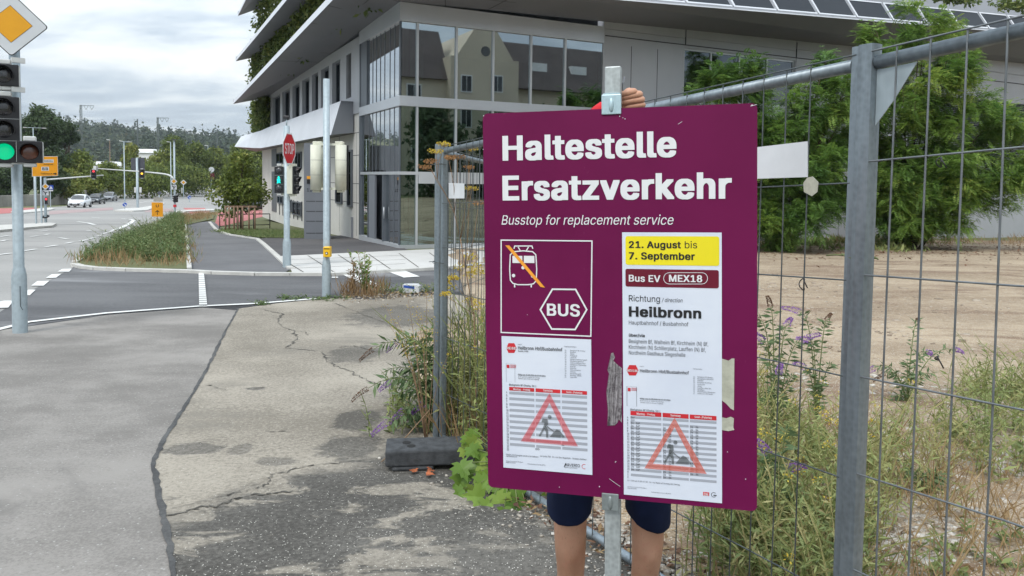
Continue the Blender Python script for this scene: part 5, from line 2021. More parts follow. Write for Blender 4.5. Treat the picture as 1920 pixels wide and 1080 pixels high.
def f(b):
    tx(b, R2, 'RE8E', 160, 217, 173, 158, bold=0.016, lift=0.0030)
    tx(b, R2, 'Montag - Freitag', 200, 300, 415, 403, bold=0.012, lift=0.0032)
    tx(b, R2, 'Samstag', 378, 433, 423, 411, bold=0.012, lift=0.0032)
    tx(b, R2, 'Sonn-/Feiertag', 515, 610, 433, 421, bold=0.012, lift=0.0032)


part('white_print', 'letter_white', pl_, f)
part('table_stripe', 'stripe_grey', pl_, lambda b: grid_stripes(b, R2, [(175, 324), (332, 479), (488, 638)], (425, 800, 20), 0.0019, 0))
part('warning_triangle', 'print_red', pl_, lambda b: triangle(b, R2, (415, 434), (245, 720), (585, 750), (416, 492), (300, 703), (528, 720), 0.0036))
part('worker_figure', 'print_worker', pl_, lambda b: worker(b, R2, 357, 562, 0.98, 0.0040))
# tape
b = MB()
tp_pts = [(1146, 662), (1150, 661), (1153, 670), (1150, 676), (1157, 683), (1166, 690), (1166, 792), (1160, 786), (1158, 792), (1153, 797), (1139, 798), (1140, 770), (1137, 735), (1142, 700), (1139, 694), (1143, 676)]
spoly(b, tp_pts[::-1], 0.0011)
b.build('duct_tape', 'tape_silver', board)
for q in ([(1353, 672), (1366, 676), (1372, 672), (1377, 672), (1376, 769), (1370, 766), (1362, 757), (1353, 750)], [(1353, 782), (1362, 784), (1370, 781), (1376, 784), (1375, 801), (1377, 806), (1365, 808), (1353, 806)]):
    b = MB(); spoly(b, q[::-1], 0.0011); b.build('clear_tape', 'tape_beige', board)

# post behind the board, with clamps
pa0, pa1 = S(1131.5, 935)[0], S(1160, 935)[0]
ptop = S(1148, 123)[1]
pw_ = pa1 - pa0 - 0.002
Zb = H_ + 0.62


def bar(b, a_c, b0_, b1_, w2, d0, d1):
    b.obox(SP(a_c - w2, b0_, -d0), su * 2 * w2, sv * (b1_ - b0_), -sn * (d1 - d0))


pc_b = (pa0 + pa1) / 2
ct = S(1148, 150)[0]
# a slight lean of the post relative to the board
post = MB()
A_ = SP(ct, ptop, -0.010); B_ = SP(pc_b + (pc_b - ct) * 0.25, Zb, -0.010)
ax_ = B_ - A_; hw = su * 0.0205
post.obox(A_ - hw, hw * 2, ax_, -sn * 0.030)
po = post.build('post', 'steel_bar', sgn, 0.003)
(c0x, c0y), (c1x, c1y) = S(1128, 178), S(1165, 214)


def clamp(x0, y0, x1, y1, mat):
    b = MB()
    b.obox(SP(x0, y0, 0.001), su * (x1 - x0), sv * (y1 - y0), sn * 0.0035)
    o_ = b.build('clamp', mat, sgn, 0.0018)
    cxm = (x0 + x1) / 2
    rb_ = MB()
    rb_.ell(SP(cxm, (y0 + y1) / 2 + 0.002, 0.004), su * 0.0065, sv * 0.019, sn * 0.0055, 12, 8)
    rb_.build('clamp_rib', mat, o_)
    hk = MB()
    hk.obox(SP(x0 + 0.004, y0 - 0.004 if y0 < 0.2 else y1 - 0.012, 0.0), su * (x1 - x0 - 0.008), -sn * 0.02, sv * 0.004)
    hk.build('clamp_hook', mat, o_)


clamp(c0x, c0y, c1x, c1y, 'clamp_steel')
(c0x, c0y), (c1x, c1y) = S(1128.5, 923), S(1160.5, 958)
clamp(c0x, c0y, c1x, c1y, 'clamp_dull')
print('SIGN', W_, H_, SO, SP(W_, H_), 'post end', B_, 'ground', zt(B_[1]))

# ------------------------------------------------------------------ the person behind the sign
def skin_mesh(chains, radii, root=0, levels=2):
    """one continuous surface grown round a skeleton; chains: list of vertex index lists"""
    V, Rr, E_ = radii[0], radii[1], []
    for ch in chains:
        E_ += list(zip(ch, ch[1:]))
    me = bpy.data.meshes.new('body_skeleton')
    me.from_pydata([tuple(map(float, p)) for p in V], E_, [])
    ob = bpy.data.objects.new('body_skeleton', me)
    COL.objects.link(ob)
    md = ob.modifiers.new('skin', 'SKIN')
    md.use_smooth_shade = True
    sv_ = me.skin_vertices[0].data
    for i, r_ in enumerate(Rr):
        sv_[i].radius = r_ if isinstance(r_, tuple) else (r_, r_)
        sv_[i].use_root = (i == root)
    sb = ob.modifiers.new('sub', 'SUBSURF'); sb.levels = levels; sb.render_levels = levels
    bpy.context.view_layer.update()
    dg = bpy.context.evaluated_depsgraph_get()
    ev = ob.evaluated_get(dg)
    m2 = ev.to_mesh()
    vs = [tuple(q.co) for q in m2.vertices]; fs = [tuple(p.vertices) for p in m2.polygons]
    ev.to_mesh_clear()
    bpy.data.objects.remove(ob); bpy.data.meshes.remove(me)
    return vs, fs


YP = 2.36
lx, rx = P(1069, 985, YP)[0], P(1214, 985, YP)[0]           # image-left leg, image-right leg
mx = (lx + rx) / 2
gz = zt(YP) + 0.012
person = thing('person', 'person in navy shorts and red shirt hidden behind the purple sign they hold', 'person', (mx, YP, gz))
kz = gz + 0.50
# pixel-fitted knees
hand = P(1190, 186, 1.985)
# skeleton (person faces the camera, -Y)
V, Rr = [], []


def vtx(p, r_):
    V.append(np.array(p, float)); Rr.append(r_); return len(V) - 1


pel = vtx((mx, YP + .02, gz + 0.94), (0.145, 0.11))
ab = vtx((mx, YP + .02, gz + 1.12), (0.135, 0.10))
ch_ = vtx((mx, YP + .02, gz + 1.32), (0.155, 0.11))
nk0 = vtx((mx, YP + .02, gz + 1.47), (0.075, 0.07))
nk = vtx((mx, YP + .01, gz + 1.55), 0.055)
hd = vtx((mx, YP - .01, gz + 1.64), (0.072, 0.088))
tp_ = vtx((mx, YP + .0, gz + 1.74), (0.062, 0.075))
chains = [[pel, ab, ch_, nk0, nk, hd, tp_]]
for sx, kx in ((-1, lx), (1, rx)):
    hp = vtx((mx + sx * 0.095, YP + .01, gz + 0.86), 0.084)
    th = vtx((kx, YP - .002, gz + 0.69), 0.060)
    kn0 = vtx((kx, YP - .012, gz + 0.545), 0.055)
    kn = vtx((kx - sx * 0.003, YP - .012, gz + 0.49), 0.051)
    kn1 = vtx((kx - sx * 0.005, YP + .008, gz + 0.43), 0.046)
    cf = vtx((kx - sx * 0.006, YP + .028, gz + 0.31), 0.051)
    an = vtx((kx - sx * 0.01, YP + .03, gz + 0.10), 0.034)
    ft = vtx((kx, YP - .02, gz + 0.045), 0.036)
    to = vtx((kx + sx * 0.02, YP - .15, gz + 0.03), 0.028)
    chains.append([pel, hp, th, kn0, kn, kn1, cf, an, ft, to])
# image-right arm: raised, fist beside the post
wr = hand + np.array([0.052, 0.060, -0.085])
sh = vtx((mx + 0.185, YP + .01, gz + 1.42), 0.062)
el = vtx((mx + 0.30, YP - .10, gz + 1.47), 0.042)
f1_ = vtx(wr + np.array([0.02, 0.05, -0.12]), 0.040)
w1 = vtx(wr, 0.028)
chains.append([ch_, sh, el, f1_, w1])
# image-left arm: raised behind the board towards the post
wl = P(1128, 232, 2.06) + np.array([0, 0.0, -0.02])
sh2 = vtx((mx - 0.185, YP + .01, gz + 1.42), 0.062)
el2 = vtx((mx - 0.30, YP - .08, gz + 1.40), 0.042)
f2_ = vtx((el2 is not None) and (V[el2] + (wl - V[el2]) * 0.55), 0.038)
w2 = vtx(wl, 0.027)
chains.append([ch_, sh2, el2, f2_, w2])
bv, bf = skin_mesh(chains, (V, Rr), pel, 3)
body = MB()
bv = np.array(bv)
for kx in (lx, rx):                                # kneecap, hollows beside it and the calf's swell
    kc = np.array([kx, YP - .06, gz + .515])
    d_ = (bv - kc) / np.array([.030, .05, .036]); g1 = np.exp(-(d_ ** 2).sum(1))
    bv[:, 1] -= .011 * g1
    for sx in (-1, 1):
        d_ = (bv - kc - np.array([sx * .036, .01, -.012])) / np.array([.016, .05, .03]); bv[:, 1] += .006 * np.exp(-(d_ ** 2).sum(1))
    d_ = (bv - kc - np.array([0, .0, -.055])) / np.array([.018, .05, .022]); bv[:, 1] -= .005 * np.exp(-(d_ ** 2).sum(1))
body.add(bv.tolist(), bf, 0, True)


def finger(pts, rad):
    # smooth the joints into a bent, knuckled tube with rounded ends
    P_ = [np.array(p, float) for p in pts]
    out_, ro = [], []
    n_ = 6
    for i in range(len(P_) - 1):
        for k in range(n_):
            t_ = k / n_
            p0 = P_[max(i - 1, 0)]; p1 = P_[i]; p2 = P_[i + 1]; p3 = P_[min(i + 2, len(P_) - 1)]
            q = 0.5 * ((2 * p1) + (-p0 + p2) * t_ + (2 * p0 - 5 * p1 + 4 * p2 - p3) * t_ ** 2 + (-p0 + 3 * p1 - 3 * p2 + p3) * t_ ** 3)
            out_.append(q); ro.append((rad[i] * (1 - t_) + rad[i + 1] * t_) * (1 + 0.07 * math.cos(2 * PI * t_)))
    out_.append(P_[-1]); ro.append(rad[-1])
    d = out_[-1] - out_[-2]; d /= np.linalg.norm(d)
    r_ = rad[-1]
    for t_ in (0.35, 0.65, 0.88, 0.99):
        out_.append(P_[-1] + d * r_ * t_); ro.append(r_ * math.sqrt(max(0.02, 1 - t_ * t_)))
    body.tube(out_, ro, 12, 0, True, True)
    return out_


YH = 1.985
fing = [
    # PIP px, DIP px, radius
    ((1188, 172.5), (1166, 177.5), 0.0092, 0.0),
    ((1198, 177.5), (1169, 184), 0.0095, 0.002),
    ((1202, 187), (1171, 192.5), 0.0090, 0.003),
    ((1204, 197), (1175, 201.5), 0.0080, 0.006),
]
mcps = []
for (pp, dp, r_, dy) in fing:
    pip = P(*pp, YH + dy); dip = P(*dp, YH + dy + 0.004)
    mcp = pip + np.array([0.004, 0.046, 0.004]) + (RT * -0.010)
    tipp = dip + np.array([0.006, 0.026, -0.003])
    finger([mcp, (mcp + pip) / 2 + np.array([0.004, 0, 0.001]), pip, (pip + dip) / 2 + np.array([0, -0.0035, 0]), dip, tipp], [r_ * 1.15, r_ * 1.08, r_ * 1.08, r_ * 0.98, r_ * 0.97, r_ * 0.85])
    mcps.append(mcp)
# palm and back of the hand
m0, m3 = mcps[0], mcps[3]
cpal = (m0 + m3) / 2 + np.array([-0.012, 0.012, -0.012])
for k in range(4):
    body.tube([mcps[k] + np.array([0, -0.002, 0]), mcps[k] * 0.5 + wr * 0.5 + np.array([-0.004, 0.012, 0]), wr + np.array([0.0, 0.0, 0.0])], [0.0115, 0.014, 0.018], 10)
body.ell(cpal, np.array([0.024, 0, 0]), np.array([0, 0.021, 0]), np.array([0.004, 0, 0.044]), 14, 10)
# thumb along the post behind
th0 = cpal + np.array([-0.016, 0.0, -0.02])
finger([th0, th0 + np.array([-0.020, -0.012, 0.020]), th0 + np.array([-0.018, -0.022, 0.042]), th0 + np.array([-0.012, -0.026, 0.060])], [0.014, 0.0105, 0.0095, 0.008])
# other hand: fingers laid round the post behind the board
for k in range(4):
    q = wl + np.array([0.03, -0.02, 0.03 - k * 0.019])
    finger([q, q + np.array([0.035, -0.012, 0.003]), q + np.array([0.050, 0.012, 0.0]), q + np.array([0.04, 0.03, 0])], [0.010, 0.009, 0.0088, 0.0075])
body.ell(wl + np.array([0.022, -0.012, 0.006]), (0.022, 0, 0), (0, 0.018, 0), (0, 0, 0.042), 12, 8)
finger([wl + np.array([0.01, -0.03, 0.0]), wl + np.array([0.035, -0.038, 0.018]), wl + np.array([0.055, -0.03, 0.03])], [0.012, 0.0095, 0.008])
# face
hc = np.array([mx, YP - 0.012, gz + 1.655])
body.ell(hc + np.array([0, -0.092, -0.018]), (0.013, 0, 0), (0, 0.020, 0), (0, 0.004, 0.022), 10, 7)
for sx in (-1, 1):
    body.ell(hc + np.array([sx * 0.077, 0.008, -0.012]), (0.008, 0, 0), (0, 0.018, 0), (0, 0, 0.030), 8, 6)
body.ell(hc + np.array([0, -0.082, -0.062]), (0.024, 0, 0), (0, 0.008, 0), (0, 0, 0.007), 10, 6)
body.build('body', 'skin', person)


def f(b):
    for sx in (-1, 1): b.ell(hc + np.array([sx * 0.032, -0.078, 0.008]), (0.013, 0, 0), (0, 0.008, 0), (0, 0, 0.008), 10, 6)


part('eyes', 'eye_white', person, f)
part('hair', 'hair', person, lambda b: b.ell(hc + np.array([0, 0.022, 0.050]), (0.086, 0, 0), (0, 0.095, 0), (0, -0.02, 0.078), 18, 12))


# shirt: torso and both sleeves
def f(b):
    V2, R2_ = [], []
    def v2(p, r_): V2.append(np.array(p)); R2_.append(r_); return len(V2) - 1
    a_ = v2(V[pel] + np.array([0, 0, -0.02]), (0.168, 0.13)); c_ = v2(V[ab], (0.158, 0.122)); d_ = v2(V[ch_], (0.172, 0.126)); n_ = v2(V[nk0] - np.array([0, 0, .02]), (0.085, 0.08))
    s1 = v2(V[sh], 0.080); e1_ = v2(V[el] * .6 + V[sh] * .4, 0.066)
    s2 = v2(V[sh2], 0.080); e2_ = v2(V[el2], 0.060); g2 = v2(V[f2_], 0.05)
    vs, fs = skin_mesh([[a_, c_, d_, n_], [d_, s1, e1_], [d_, s2, e2_, g2]], (V2, R2_), a_)
    b.add(vs, fs, 0, True)
    # cuff by the post, its edge showing over the board
    k0 = P(1121, 222, 2.05); k1 = P(1131, 193, 2.05)
    b.tube([V2[g2], k0, k0 * .4 + k1 * .6, k1], [0.05, 0.036, 0.022, 0.009], 12)


part('shirt', 'shirt_red', person, f)


# shorts: two legs with hems and a waist
def f(b):
    n_ = 28
    for sx, kx, hz_, wl_, tilt in ((-1, lx, 0.648, 0.0685, 0.012), (1, rx, 0.632, 0.0705, -0.020)):
        rows = []
        for z, cxx, rxx, ryy in ((0.97, mx + sx * 0.080, 0.100, 0.125), (0.86, mx + sx * 0.088, 0.098, 0.118), (0.78, kx * .6 + (mx + sx * .09) * .4, 0.084, 0.100), (0.72, kx - sx * 0.004, 0.077, 0.090), (0.68, kx, 0.073, 0.085), (hz_ + 0.006, kx, wl_ + 0.002, 0.082), (hz_, kx, wl_, 0.080), (hz_ + 0.004, kx, wl_ - 0.006, 0.074), (hz_ + 0.05, kx, wl_ - 0.008, 0.070)):
            row = []
            for k in range(n_):
                an = 2 * PI * k / n_
                w_ = 1 + 0.028 * math.sin(an * 3 + z * 9 + sx) + 0.020 * math.sin(an * 7 + z * 26) + 0.012 * math.sin(an * 13 - z * 40)
                lowf = max(0, min(1, (0.80 - z) / 0.14))
                zz_ = gz + z + lowf * (tilt * math.cos(an) * 1.0 - 0.016 * max(0, -math.sin(an)) * (1.2))
                row.append((cxx + rxx * math.cos(an) * w_, YP + 0.004 + ryy * math.sin(an) * w_, zz_))
            rows.append(row)
        vs = [p for r_ in rows for p in r_]
        b.add(vs, [(i * n_ + j, (i + 1) * n_ + j, (i + 1) * n_ + (j + 1) % n_, i * n_ + (j + 1) % n_) for i in range(len(rows) - 1) for j in range(n_)], 0, True)
    rows = []
    for z, r1_, r2_ in ((0.84, 0.165, 0.122), (0.92, 0.178, 0.132), (1.0, 0.172, 0.132), (1.02, 0.168, 0.128)):
        rows.append([(mx + r1_ * math.cos(2 * PI * k / n_), YP + 0.01 + r2_ * math.sin(2 * PI * k / n_), gz + z) for k in range(n_)])
    b.add([p for r_ in rows for p in r_], [(i * n_ + j, i * n_ + (j + 1) % n_, (i + 1) * n_ + (j + 1) % n_, (i + 1) * n_ + j) for i in range(3) for j in range(n_)], 0, True)


part('shorts', 'shorts_navy', person, f)
for sx, kx in ((-1, lx), (1, rx)):
    part('shoe', 'shoe', person, lambda b: (b.ell((kx + sx * .01, YP - 0.06, gz + 0.035), (0.048, 0, 0), (sx * -0.02, 0.14, 0), (0, 0, 0.045), 14, 8), b.ell((kx, YP + 0.02, gz + 0.06), (0.044, 0, 0), (0, 0.06, 0), (0, 0, 0.055), 12, 8)))
# spanner held in the fist
wA, wB = P(1164.5, 200, 1.993), P(1166.3, 156, 1.993)
wr_ = thing('spanner', 'dark spanner standing up out of the fist beside the post top', 'spanner', wA)
part('shaft', 'black_plastic', wr_, lambda b: b.tube([wA, wB], 0.0032, 8))


def f(b):
    d_ = (wB - wA) / np.linalg.norm(wB - wA)
    c_ = wB + d_ * 0.008
    for s_ in (-1, 1):
        b.prism([c_ - d_ * 0.008 + RT * s_ * 0.001, c_ - d_ * 0.004 + RT * s_ * 0.006, c_ + d_ * 0.010 + RT * s_ * 0.0075, c_ + d_ * 0.009 + RT * s_ * 0.0035, c_ + d_ * 0.001 + RT * s_ * 0.003], np.array([0, 0.005, 0]))


part('jaw', 'wrench_metal', wr_, f)


# ------------------------------------------------------------------ poles, signals and road signs
def up_at(base, px, py): return P(px, py, base[1])[2]


def wpx(base, n_): return n_ * base[1] / F


def pole(T_, base, ztop, r0, r1=None, zs=None, rs=None, mat='steel_pole', name='pole', lean=0.0):
    r1 = r1 or r0
    b = MB()
    top = np.array([base[0] + lean, base[1], ztop])
    pts = [base - BZ * 0.3, base, top]; rr = [r0, r0, r1]
    if zs:
        pts = [base - BZ * 0.3, base, np.array([base[0], base[1], zs - 0.07]), np.array([base[0], base[1], zs + 0.03]), np.array([base[0], base[1], zs + 0.05]), top]
        rr = [rs, rs, rs, r0 * 1.12, r0, r1]
    b.tube(pts, rr, 20)
    return b.build(name, mat, T_)


def frame(nrm):
    n_ = np.array([nrm[0], nrm[1], 0.0]); n_ /= np.linalg.norm(n_)
    return np.array([-n_[1], n_[0], 0.0]), n_          # right (as seen by the viewer it faces), outward


def plate(T_, name, c, nrm, pts, mat, thick=0.004, lift=0.0):
    """flat plate; pts in metres (right, up) as seen from the front"""
    ex, n_ = frame(nrm)
    ex = -ex if np.dot(np.cross(ex, BZ), n_) < 0 else ex
    b = MB()
    b.prism([c + ex * a_ + BZ * u_ + n_ * (lift - thick) for a_, u_ in pts], n_ * thick)
    return b.build(name, mat, T_)


def exof(nrm):
    ex, n_ = frame(nrm)
    return -ex if np.dot(np.cross(ex, BZ), n_) < 0 else ex


def rpoly(n_, r_, rot=0.0): return [(r_ * math.cos(rot + 2 * PI * k / n_), r_ * math.sin(rot + 2 * PI * k / n_)) for k in range(n_)]


def rdiamond(R, cr):
    out_ = []
    for q in range(4):
        a0 = PI / 2 * q
        cx_, cy_ = (R - cr * 1.414) * math.cos(a0), (R - cr * 1.414) * math.sin(a0)
        for k in range(5):
            an = a0 - PI / 4 + k * PI / 8
            out_.append((cx_ + cr * math.cos(an), cy_ + cr * math.sin(an)))
    return out_


def priority_sign(T_, c, nrm, R):
    s_ = plate(T_, 'priority_sign', c, nrm, rdiamond(R, R * .09), 'ink_black', 0.004)
    ch = plate(s_, 'white_border', c, nrm, rdiamond(R * 0.965, R * .08), 'sign_white', 0.002, 0.003)
    plate(s_, 'amber_edge', c, nrm, rdiamond(R * 0.575, R * .01), 'ink_black', 0.001, 0.0045)
    plate(s_, 'amber_field', c, nrm, rdiamond(R * 0.56, R * .01), 'sign_amber', 0.001, 0.006)
    return s_


def signal_head(T_, c, nrm, w_, pitch, lamps, back='signal_white', depth=0.16, cap=True, visor=True):
    """c: centre of the front face; lamps from top to bottom"""
    ex, n_ = frame(nrm)
    ex = exof(nrm)
    k_ = len(lamps); h = pitch * k_
    o_ = part('signal_head', 'black_plastic', T_, lambda b: b.obox(c - ex * w_ / 2 - BZ * h / 2 - n_ * 0.03, ex * w_, BZ * h, n_ * 0.03), 0.006)
    def fb(b):
        b.obox(c - ex * w_ * .52 - BZ * h * .505 - n_ * (0.035 + depth), ex * w_ * 1.04, BZ * h * 1.01, n_ * depth)
        if cap:
            b.obox(c - ex * w_ * .25 + BZ * h * .507 - n_ * (0.02 + depth), ex * w_ * .5, BZ * 0.06, n_ * depth)
            b.obox(c - ex * w_ * .25 - BZ * (h * .507 + 0.05) - n_ * (0.02 + depth), ex * w_ * .5, BZ * 0.05, n_ * depth)
    part('housing', back, o_, fb, 0.012)
    r_ = min(w_, pitch) * 0.37
    for i, lm in enumerate(lamps):
        lc = c + BZ * (h / 2 - pitch * (i + .5))
        lb = MB(); lb.ell(lc + n_ * 0.002, ex * r_, BZ * r_, n_ * 0.022, 20, 8)
        lb.build('lens', lm, o_)
        if visor:
            vb = MB()
            m_ = 16; vs = []
            for k in range(m_ + 1):
                an = math.radians(-25 + 230 * k / m_)
                for rr, q in ((r_ * 1.10, 0.0), (r_ * 1.10, r_ * 1.5 * (0.45 + 0.55 * max(0, math.sin(an)))), (r_ * 1.05, r_ * 1.5 * (0.45 + 0.55 * max(0, math.sin(an)))), (r_ * 1.05, 0.0)):
                    vs.append(lc + ex * rr * math.cos(an) + BZ * rr * math.sin(an) + n_ * q)
            fs = []
            for k in range(m_):
                for q in range(4): fs.append((k * 4 + q, (k + 1) * 4 + q, (k + 1) * 4 + (q + 1) % 4, k * 4 + (q + 1) % 4))
            vb.add(vs, fs, 0, False)
            vb.build('visor', 'black_plastic', o_)
        if i: part('joint', 'signal_white', o_, lambda b: b.obox(c - ex * w_ / 2 + BZ * (h / 2 - pitch * i - 0.002) + n_ * 0.0005, ex * w_, BZ * 0.004, n_ * 0.001))
    return o_


FC = np.array([0.35, -0.94, 0])                      # towards the camera from the left of the street

# --- big signal post at the left edge
B1 = G(38, 625)
T_ = thing('traffic_light', 'tall galvanised signal post at left edge with yellow priority diamond and green light', 'traffic light', B1)
pole(T_, B1, up_at(B1, 33, 60), wpx(B1, 9.0), None, up_at(B1, 36, 508), wpx(B1, 12.6))
n1 = np.array([0.50, -0.87, 0]); n1 /= np.linalg.norm(n1)
Yh = B1[1] - 0.30
pc = P(20, 45, Yh + 0.15)
priority_sign(T_, pc, n1, wpx(pc, 60))
part('door_seam', 'hole_dark', T_, lambda b: b.tube([np.array([B1[0] + wpx(B1, 8), B1[1] - wpx(B1, 10.2), up_at(B1, 44, y)]) for y in (535, 560, 572)] + [np.array([B1[0] + wpx(B1, 10.5), B1[1] - wpx(B1, 7.2), up_at(B1, 48, 580)])], 0.003, 5))
sc1 = Yh / F
signal_head(T_, P(8, 243, Yh), n1, 48 * sc1, 41 * sc1, ['lens_off', 'lens_off', 'lamp_green'])
signal_head(T_, P(6, 140, Yh), n1, 48 * sc1, 40 * sc1, ['lens_off'])
signal_head(T_, P(55.5, 285, Yh - 0.02), n1, 41 * sc1, 40 * sc1, ['lens_brown'])
for y in (172, 308, 117):
    part('bracket', 'signal_white', T_, lambda b: b.obox(P(20, y, B1[1] - .22), (0.10, 0.10, 0), (0.04, -0.04, 0), BZ * 0.06))

# --- stop sign post
B2 = G(538, 503)
T_ = thing('stop_sign_post', 'signal post with red octagonal STOP sign and green walking figure light', 'traffic light', B2)
pole(T_, B2, up_at(B2, 538, 236), wpx(B2, 5.6), None, up_at(B2, 538, 451), wpx(B2, 7.6))
n2 = np.array([0.975, -0.20, 0])
n2 /= np.linalg.norm(n2)
vd = -ray(542, 279); vd[2] = 0; vd /= np.linalg.norm(vd)
# turn the plate until it looks as narrow as in the photo
want = 22.5 / 59
for a_ in np.linspace(0, 1.5, 300):
    t_ = np.array([vd[0] * math.cos(a_) - vd[1] * math.sin(a_), vd[0] * math.sin(a_) + vd[1] * math.cos(a_), 0])
    if vd @ t_ < want: break
n2 = t_
oc = P(542.5, 279, B2[1] - 0.10)
RO = wpx(oc, 59) / 2 / math.cos(PI / 8)
s_ = plate(T_, 'stop_sign', oc, n2, rpoly(8, RO, PI / 8), 'letter_white', 0.006)
plate(s_, 'red_field', oc, n2, rpoly(8, RO * 0.91, PI / 8), 'sign_red', 0.001, 0.0025)
b = MB(); e2 = exof(n2); fr2 = n2
put_text(b, 'STOP', oc + n2 * 0.006, e2, BZ, -RO * .68, RO * .68, -RO * 0.30, RO * 0.30, 0.012)
b.build('lettering', 'letter_white', s_)
nA = vd * 0.97 + np.array([-0.2, 0, 0]); nA /= np.linalg.norm(nA)
h_ = signal_head(T_, P(523, 337, B2[1] - 0.08), nA, wpx(B2, 16.5), wpx(B2, 16.5), ['lens_off', 'lens_off', 'lens_off'], visor=False)
# walking figure
gc = P(522.8, 337, B2[1] - 0.12); q_ = wpx(gc, 1.0); ea = exof(nA)
b = MB()
b.poly([gc + ea * a_ * q_ + BZ * u_ * q_ + nA * 0.02 for a_, u_ in ((-1, 3), (1.2, 3), (3, 0), (3, -2.2), (2.4, -3), (3.6, -6), (2.6, -6.8), (0.6, -4.6), (-1.2, -6.8), (-3.6, -6.6), (-2.6, -3.4), (-3.2, -1), (-2.6, 1.2))])
b.disc(gc + BZ * 4.6 * q_ + nA * 0.02, nA, 1.9 * q_, 12)
b.build('walk_figure', 'lamp_walk', h_)
sgn_n = np.array([0.98, -0.15, 0])
signal_head(T_, P(556, 338, B2[1] - 0.05), sgn_n, 0.30, wpx(B2, 17), ['lens_off', 'lens_off', 'lens_off'], back='signal_cream', depth=0.14)
for y in (312, 366):
    part('bracket', 'signal_cream', T_, lambda b: b.obox(P(520, y, B2[1] - .02), RT * wpx(B2, 34), np.array([0, 0.05, 0]), BZ * 0.045))
part('camera_rod', 'steel_pole', T_, lambda b: b.tube([np.array([B2[0], B2[1], up_at(B2, 538, 238)]), np.array([B2[0], B2[1], up_at(B2, 538, 222)])], 0.018, 8))
part('detector', 'black_plastic', T_, lambda b: b.cbox(np.array([B2[0], B2[1], up_at(B2, 537, 220)]), (0.07, 0, 0), (0, 0.05, 0), (0, 0, 0.035)), 0.01)

# --- tall post with the backs of two signal heads
B3 = G(612, 556)
T_ = thing('traffic_light', 'signal post seen from behind with two cream signal backs and yellow button box', 'traffic light', B3)
pole(T_, B3, up_at(B3, 615, 148), wpx(B3, 6.0), None, up_at(B3, 612, 492), wpx(B3, 8.2))
nb = np.array([-0.30, 0.95, 0])
for cx_ in (594, 639):
    cc = P(cx_, 314, B3[1] + 0.14)
    hh = wpx(cc, 84); ww = wpx(cc, 26 if cx_ < 600 else 23)
    o_ = part('signal_head', 'signal_cream', T_, lambda b: b.tube([cc - BZ * hh / 2, cc + BZ * hh / 2], ww * .56, 18, 0, True, True, 0.8), 0)
    part('cap', 'signal_cream', o_, lambda b: (b.cbox(cc + BZ * (hh / 2 + 0.03) - np.array([0.02 if cx_ > 600 else -0.02, 0, 0]), (ww * .32, 0, 0), (0, 0.07, 0), BZ * 0.03), b.cbox(cc - BZ * (hh / 2 + 0.02), (ww * .26, 0, 0), (0, 0.06, 0), BZ * 0.025)), 0.01)
    part('backplate', 'black_plastic', o_, lambda b: b.obox(cc + np.array([-ww * .5, 0.10, -hh / 2]), (ww, 0, 0), (0, 0.03, 0), BZ * hh))
    part('seam', 'ink_grey', o_, lambda b: [b.tube([cc + BZ * hh * q, cc + BZ * (hh * q + 0.004)], ww * .565, 18, 0, False, True, 0.8) for q in (-0.17, 0.16)])
    for k in range(3):
        lc = cc + np.array([0, 0.14, hh * (0.33 - 0.33 * k)])
        part('visor', 'black_plastic', o_, lambda b: b.tube([lc, lc + np.array([-0.05, 0.16, 0])], 0.10, 14, 0, False))
for y in (273, 356):
    part('bracket', 'signal_cream', T_, lambda b: b.obox(P(600, y, B3[1] + .07), RT * wpx(B3, 38), np.array([0, 0.05, 0]), BZ * 0.04))
bc = P(614, 472, B3[1] - 0.10)
o_ = part('button_box', 'yellow_box', T_, lambda b: b.cbox(bc, (wpx(bc, 6.8), 0, 0), (0, 0.06, 0), BZ * wpx(bc, 9.8)), 0.012)
part('button_face', 'ink_black', o_, lambda b: (b.disc(bc + np.array([0.0, -0.062, -0.02]), (0, -1, 0), 0.024, 16, 0, 0.006), b.obox(bc + np.array([-0.05, -0.063, 0.05]), (0.10, 0, 0), (0, 0.002, 0), (0, 0, 0.014))))
part('push_button', 'letter_white', o_, lambda b: b.disc(bc + np.array([0.0, -0.069, -0.022]), (0, -1, 0), 0.014, 16, 0, 0.003))


# ------------------------------------------------------------------ far junction: signs, signals, lamps
def ppost(T_, base, py_top, wpx_, mat='steel_pole'):
    return pole(T_, base, up_at(base, *py_top) if isinstance(py_top, tuple) else up_at(base, PX, py_top), wpx(base, wpx_) / 2, None, None, None, mat)


FN_ = lambda base: np.array([-base[0] / np.linalg.norm(base[:2]), -base[1] / np.linalg.norm(base[:2]), 0])


def pts_px(c, q, l): return [((x - 0) * q, -(y - 0) * q) for x, y in l]


